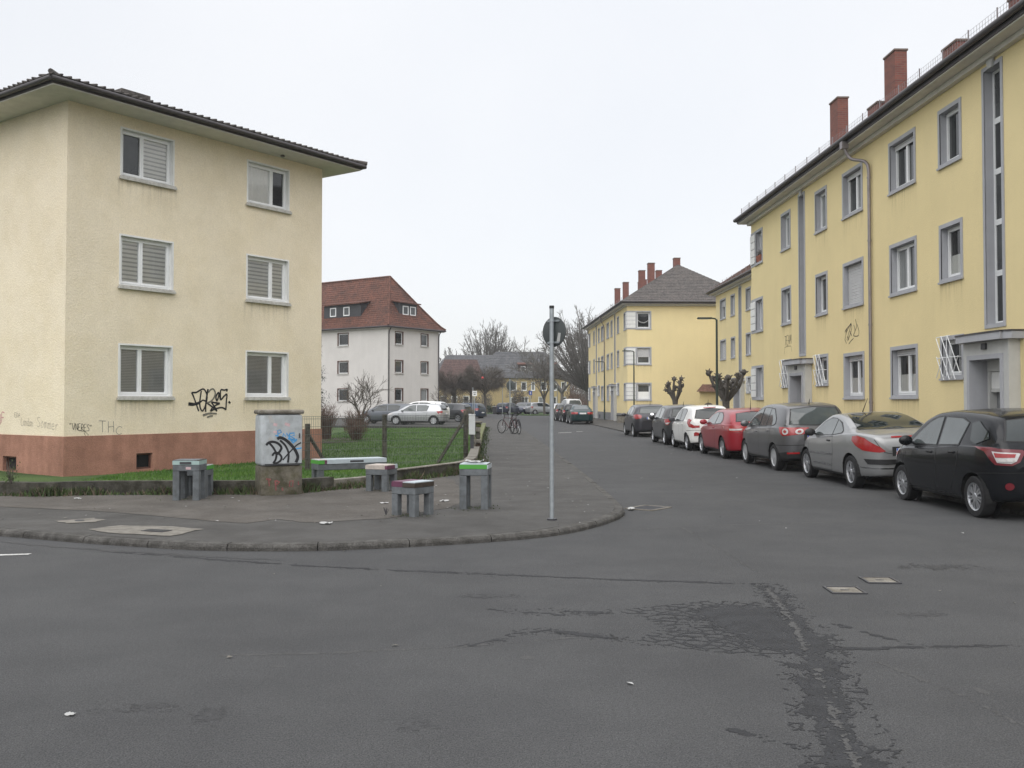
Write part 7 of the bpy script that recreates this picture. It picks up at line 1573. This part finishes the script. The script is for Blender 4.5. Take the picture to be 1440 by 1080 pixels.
leaf_mass('hedge', (-1.2, 128, 0), (3.4, .8, 1.3), 2600, 61, 'conifer', .10, 'low dark clipped hedge before the far ochre house', 'hedge')
leaf_mass('bush', (1.15, 168, 0), (1.6, 1.2, 4.0), 900, 62, 'dead_leaf', .13, 'reddish bush against the far ochre house', 'bush', 60, 'twig_red')
for (x, y, s_, h, n_, sd, mt_, tw, lab) in ((-8.75, 44.5, 1.15, 2.15, 420, 63, 'dead_leaf', 190, 'reddish brown bare bush behind the fence, right against the cream house'), (-7.6, 46.2, 1.05, 1.7, 160, 64, 'dead_leaf', 170, 'bare bush with thin brown twigs behind the fence, before the grey house'), (-7.0, 42.8, .9, 1.1, 140, 65, 'weed', 120, 'low scrubby bush nearest the fence on the lawn'), (-9.2, 40.5, .8, 1.3, 260, 66, 'ivy', 90, 'dark low bush at the corner of the cream house')):
    leaf_mass('bush', (x, y, -.1), (s_ * .72, s_ * .72, h * .76), int(n_ * .6), sd, mt_, .035, lab, 'bush', int(tw * .7), 'twig_red')
m = MB(); m.poly([(-8.2 + 2.0 * math.cos(t) * (1 + .1 * math.sin(5 * t)), 43.3 + 3.2 * math.sin(t), lawn_z(-8.2, 43) + .03) for t in np.linspace(0, 6.28, 25)[:-1]]); tag(m.build('flower_bed', MT['soil']), kind='structure')
bare_tree((-7.62, 48.0, -.1), 3.6, 71, 'small bare tree before the left wall of the grey house', dict(BIG, trunk=.22, r=.016, n0=6, s0=.55, l0=.27, d=3, n=4, n1=5, rmin=.007, up=.08), bark='twig')
bare_tree((-5.9, 80.5, 0), 3.4, 72, 'thin bare sapling at the right corner of the grey house', dict(BIG, trunk=.3, r=.012, n0=5, s0=.5, l0=.26, d=3, n=3, rmin=.008), bark='twig')
# dark conifer beside the cream house
root = empty('conifer_tree', (-12.6, 60, -.1), 0, 'dark narrow conifer peeping out beside the cream house', 'tree'); rg = random.Random(81); m = MB(); m.tube([(0, 0, 0), (0, 0, 8.6)], [.16, .03], 7); m.build('trunk', MT['bark'], root); m = MB()
for i in range(900):
    z = rg.uniform(.4, 8.6); rad = (1 - z / 9.3) * 1.7 * (.55 + .45 * abs(math.sin(z * 2.1))); a = rg.uniform(0, 6.28); d = Vector((math.cos(a), math.sin(a), -.15)); o = Vector((0, 0, z))
    for k in range(5):
        t = rg.uniform(.25, 1) * rad; p = o + d * t; q = p + Vector((rg.gauss(0, .14), rg.gauss(0, .14), -rg.uniform(.05, .22))); s_ = Vector((-d.y, d.x, 0)) * .035; m.add([p - s_, p + s_, q], [(0, 1, 2)])
tag(m.build('foliage', MT['conifer'], root), kind='stuff')
# little weeds beside the stools and the cellar
root = empty('plant', (-8.35, 15.9, .28), 0, 'small dark weed with bare stalks on the low wall before the cream house', 'plant'); rg = random.Random(91); m = MB()
for k in range(14):
    e_ = Vector((rg.gauss(0, .07), rg.gauss(0, .05), rg.uniform(.15, .42))); m.tube([(0, 0, 0), e_ * .5 + Vector((rg.gauss(0, .02), 0, 0)), e_], [.006, .004, .002], 4)
m.build('stem', MT['twig'], root); m = MB()
for k in range(60): p = Vector((rg.gauss(0, .06), rg.gauss(0, .05), abs(rg.gauss(0, .14)))); m.add([p, p + Vector((.025, 0, .01)), p + Vector((.01, .0, .035))], [(0, 1, 2)])
tag(m.build('leaves', MT['weed'], root), kind='stuff')
root = empty('plant', (-1.72, 13.05, .1), 0, 'tiny dark weed growing from the pavement beside the seat with plum tiles', 'plant'); m = MB()
for k in range(7): m.tube([(0, 0, 0), (rg.gauss(0, .04), rg.gauss(0, .03), rg.uniform(.05, .12))], [.005, .002], 4)
m.build('stem', MT['dark_metal'], root)

# ------------------------------------------------------------------ winter haze over the whole place
HAZE_DENSITY = 0.00045
if HAZE_DENSITY:
    m = MB(); m.box(-150, 150, -60, 260, -1.6, 21.5); hz = m.build('haze', []); tag(hz, kind='stuff')
    hm = bpy.data.materials.new('haze'); hm.use_nodes = True; nn = hm.node_tree.nodes; nn.clear(); o = nn.new('ShaderNodeOutputMaterial'); v = nn.new('ShaderNodeVolumePrincipled'); v.inputs['Color'].default_value = (.93, .95, .97, 1); v.inputs['Density'].default_value = HAZE_DENSITY; hm.node_tree.links.new(v.outputs[0], o.inputs['Volume']); hz.data.materials.append(hm)
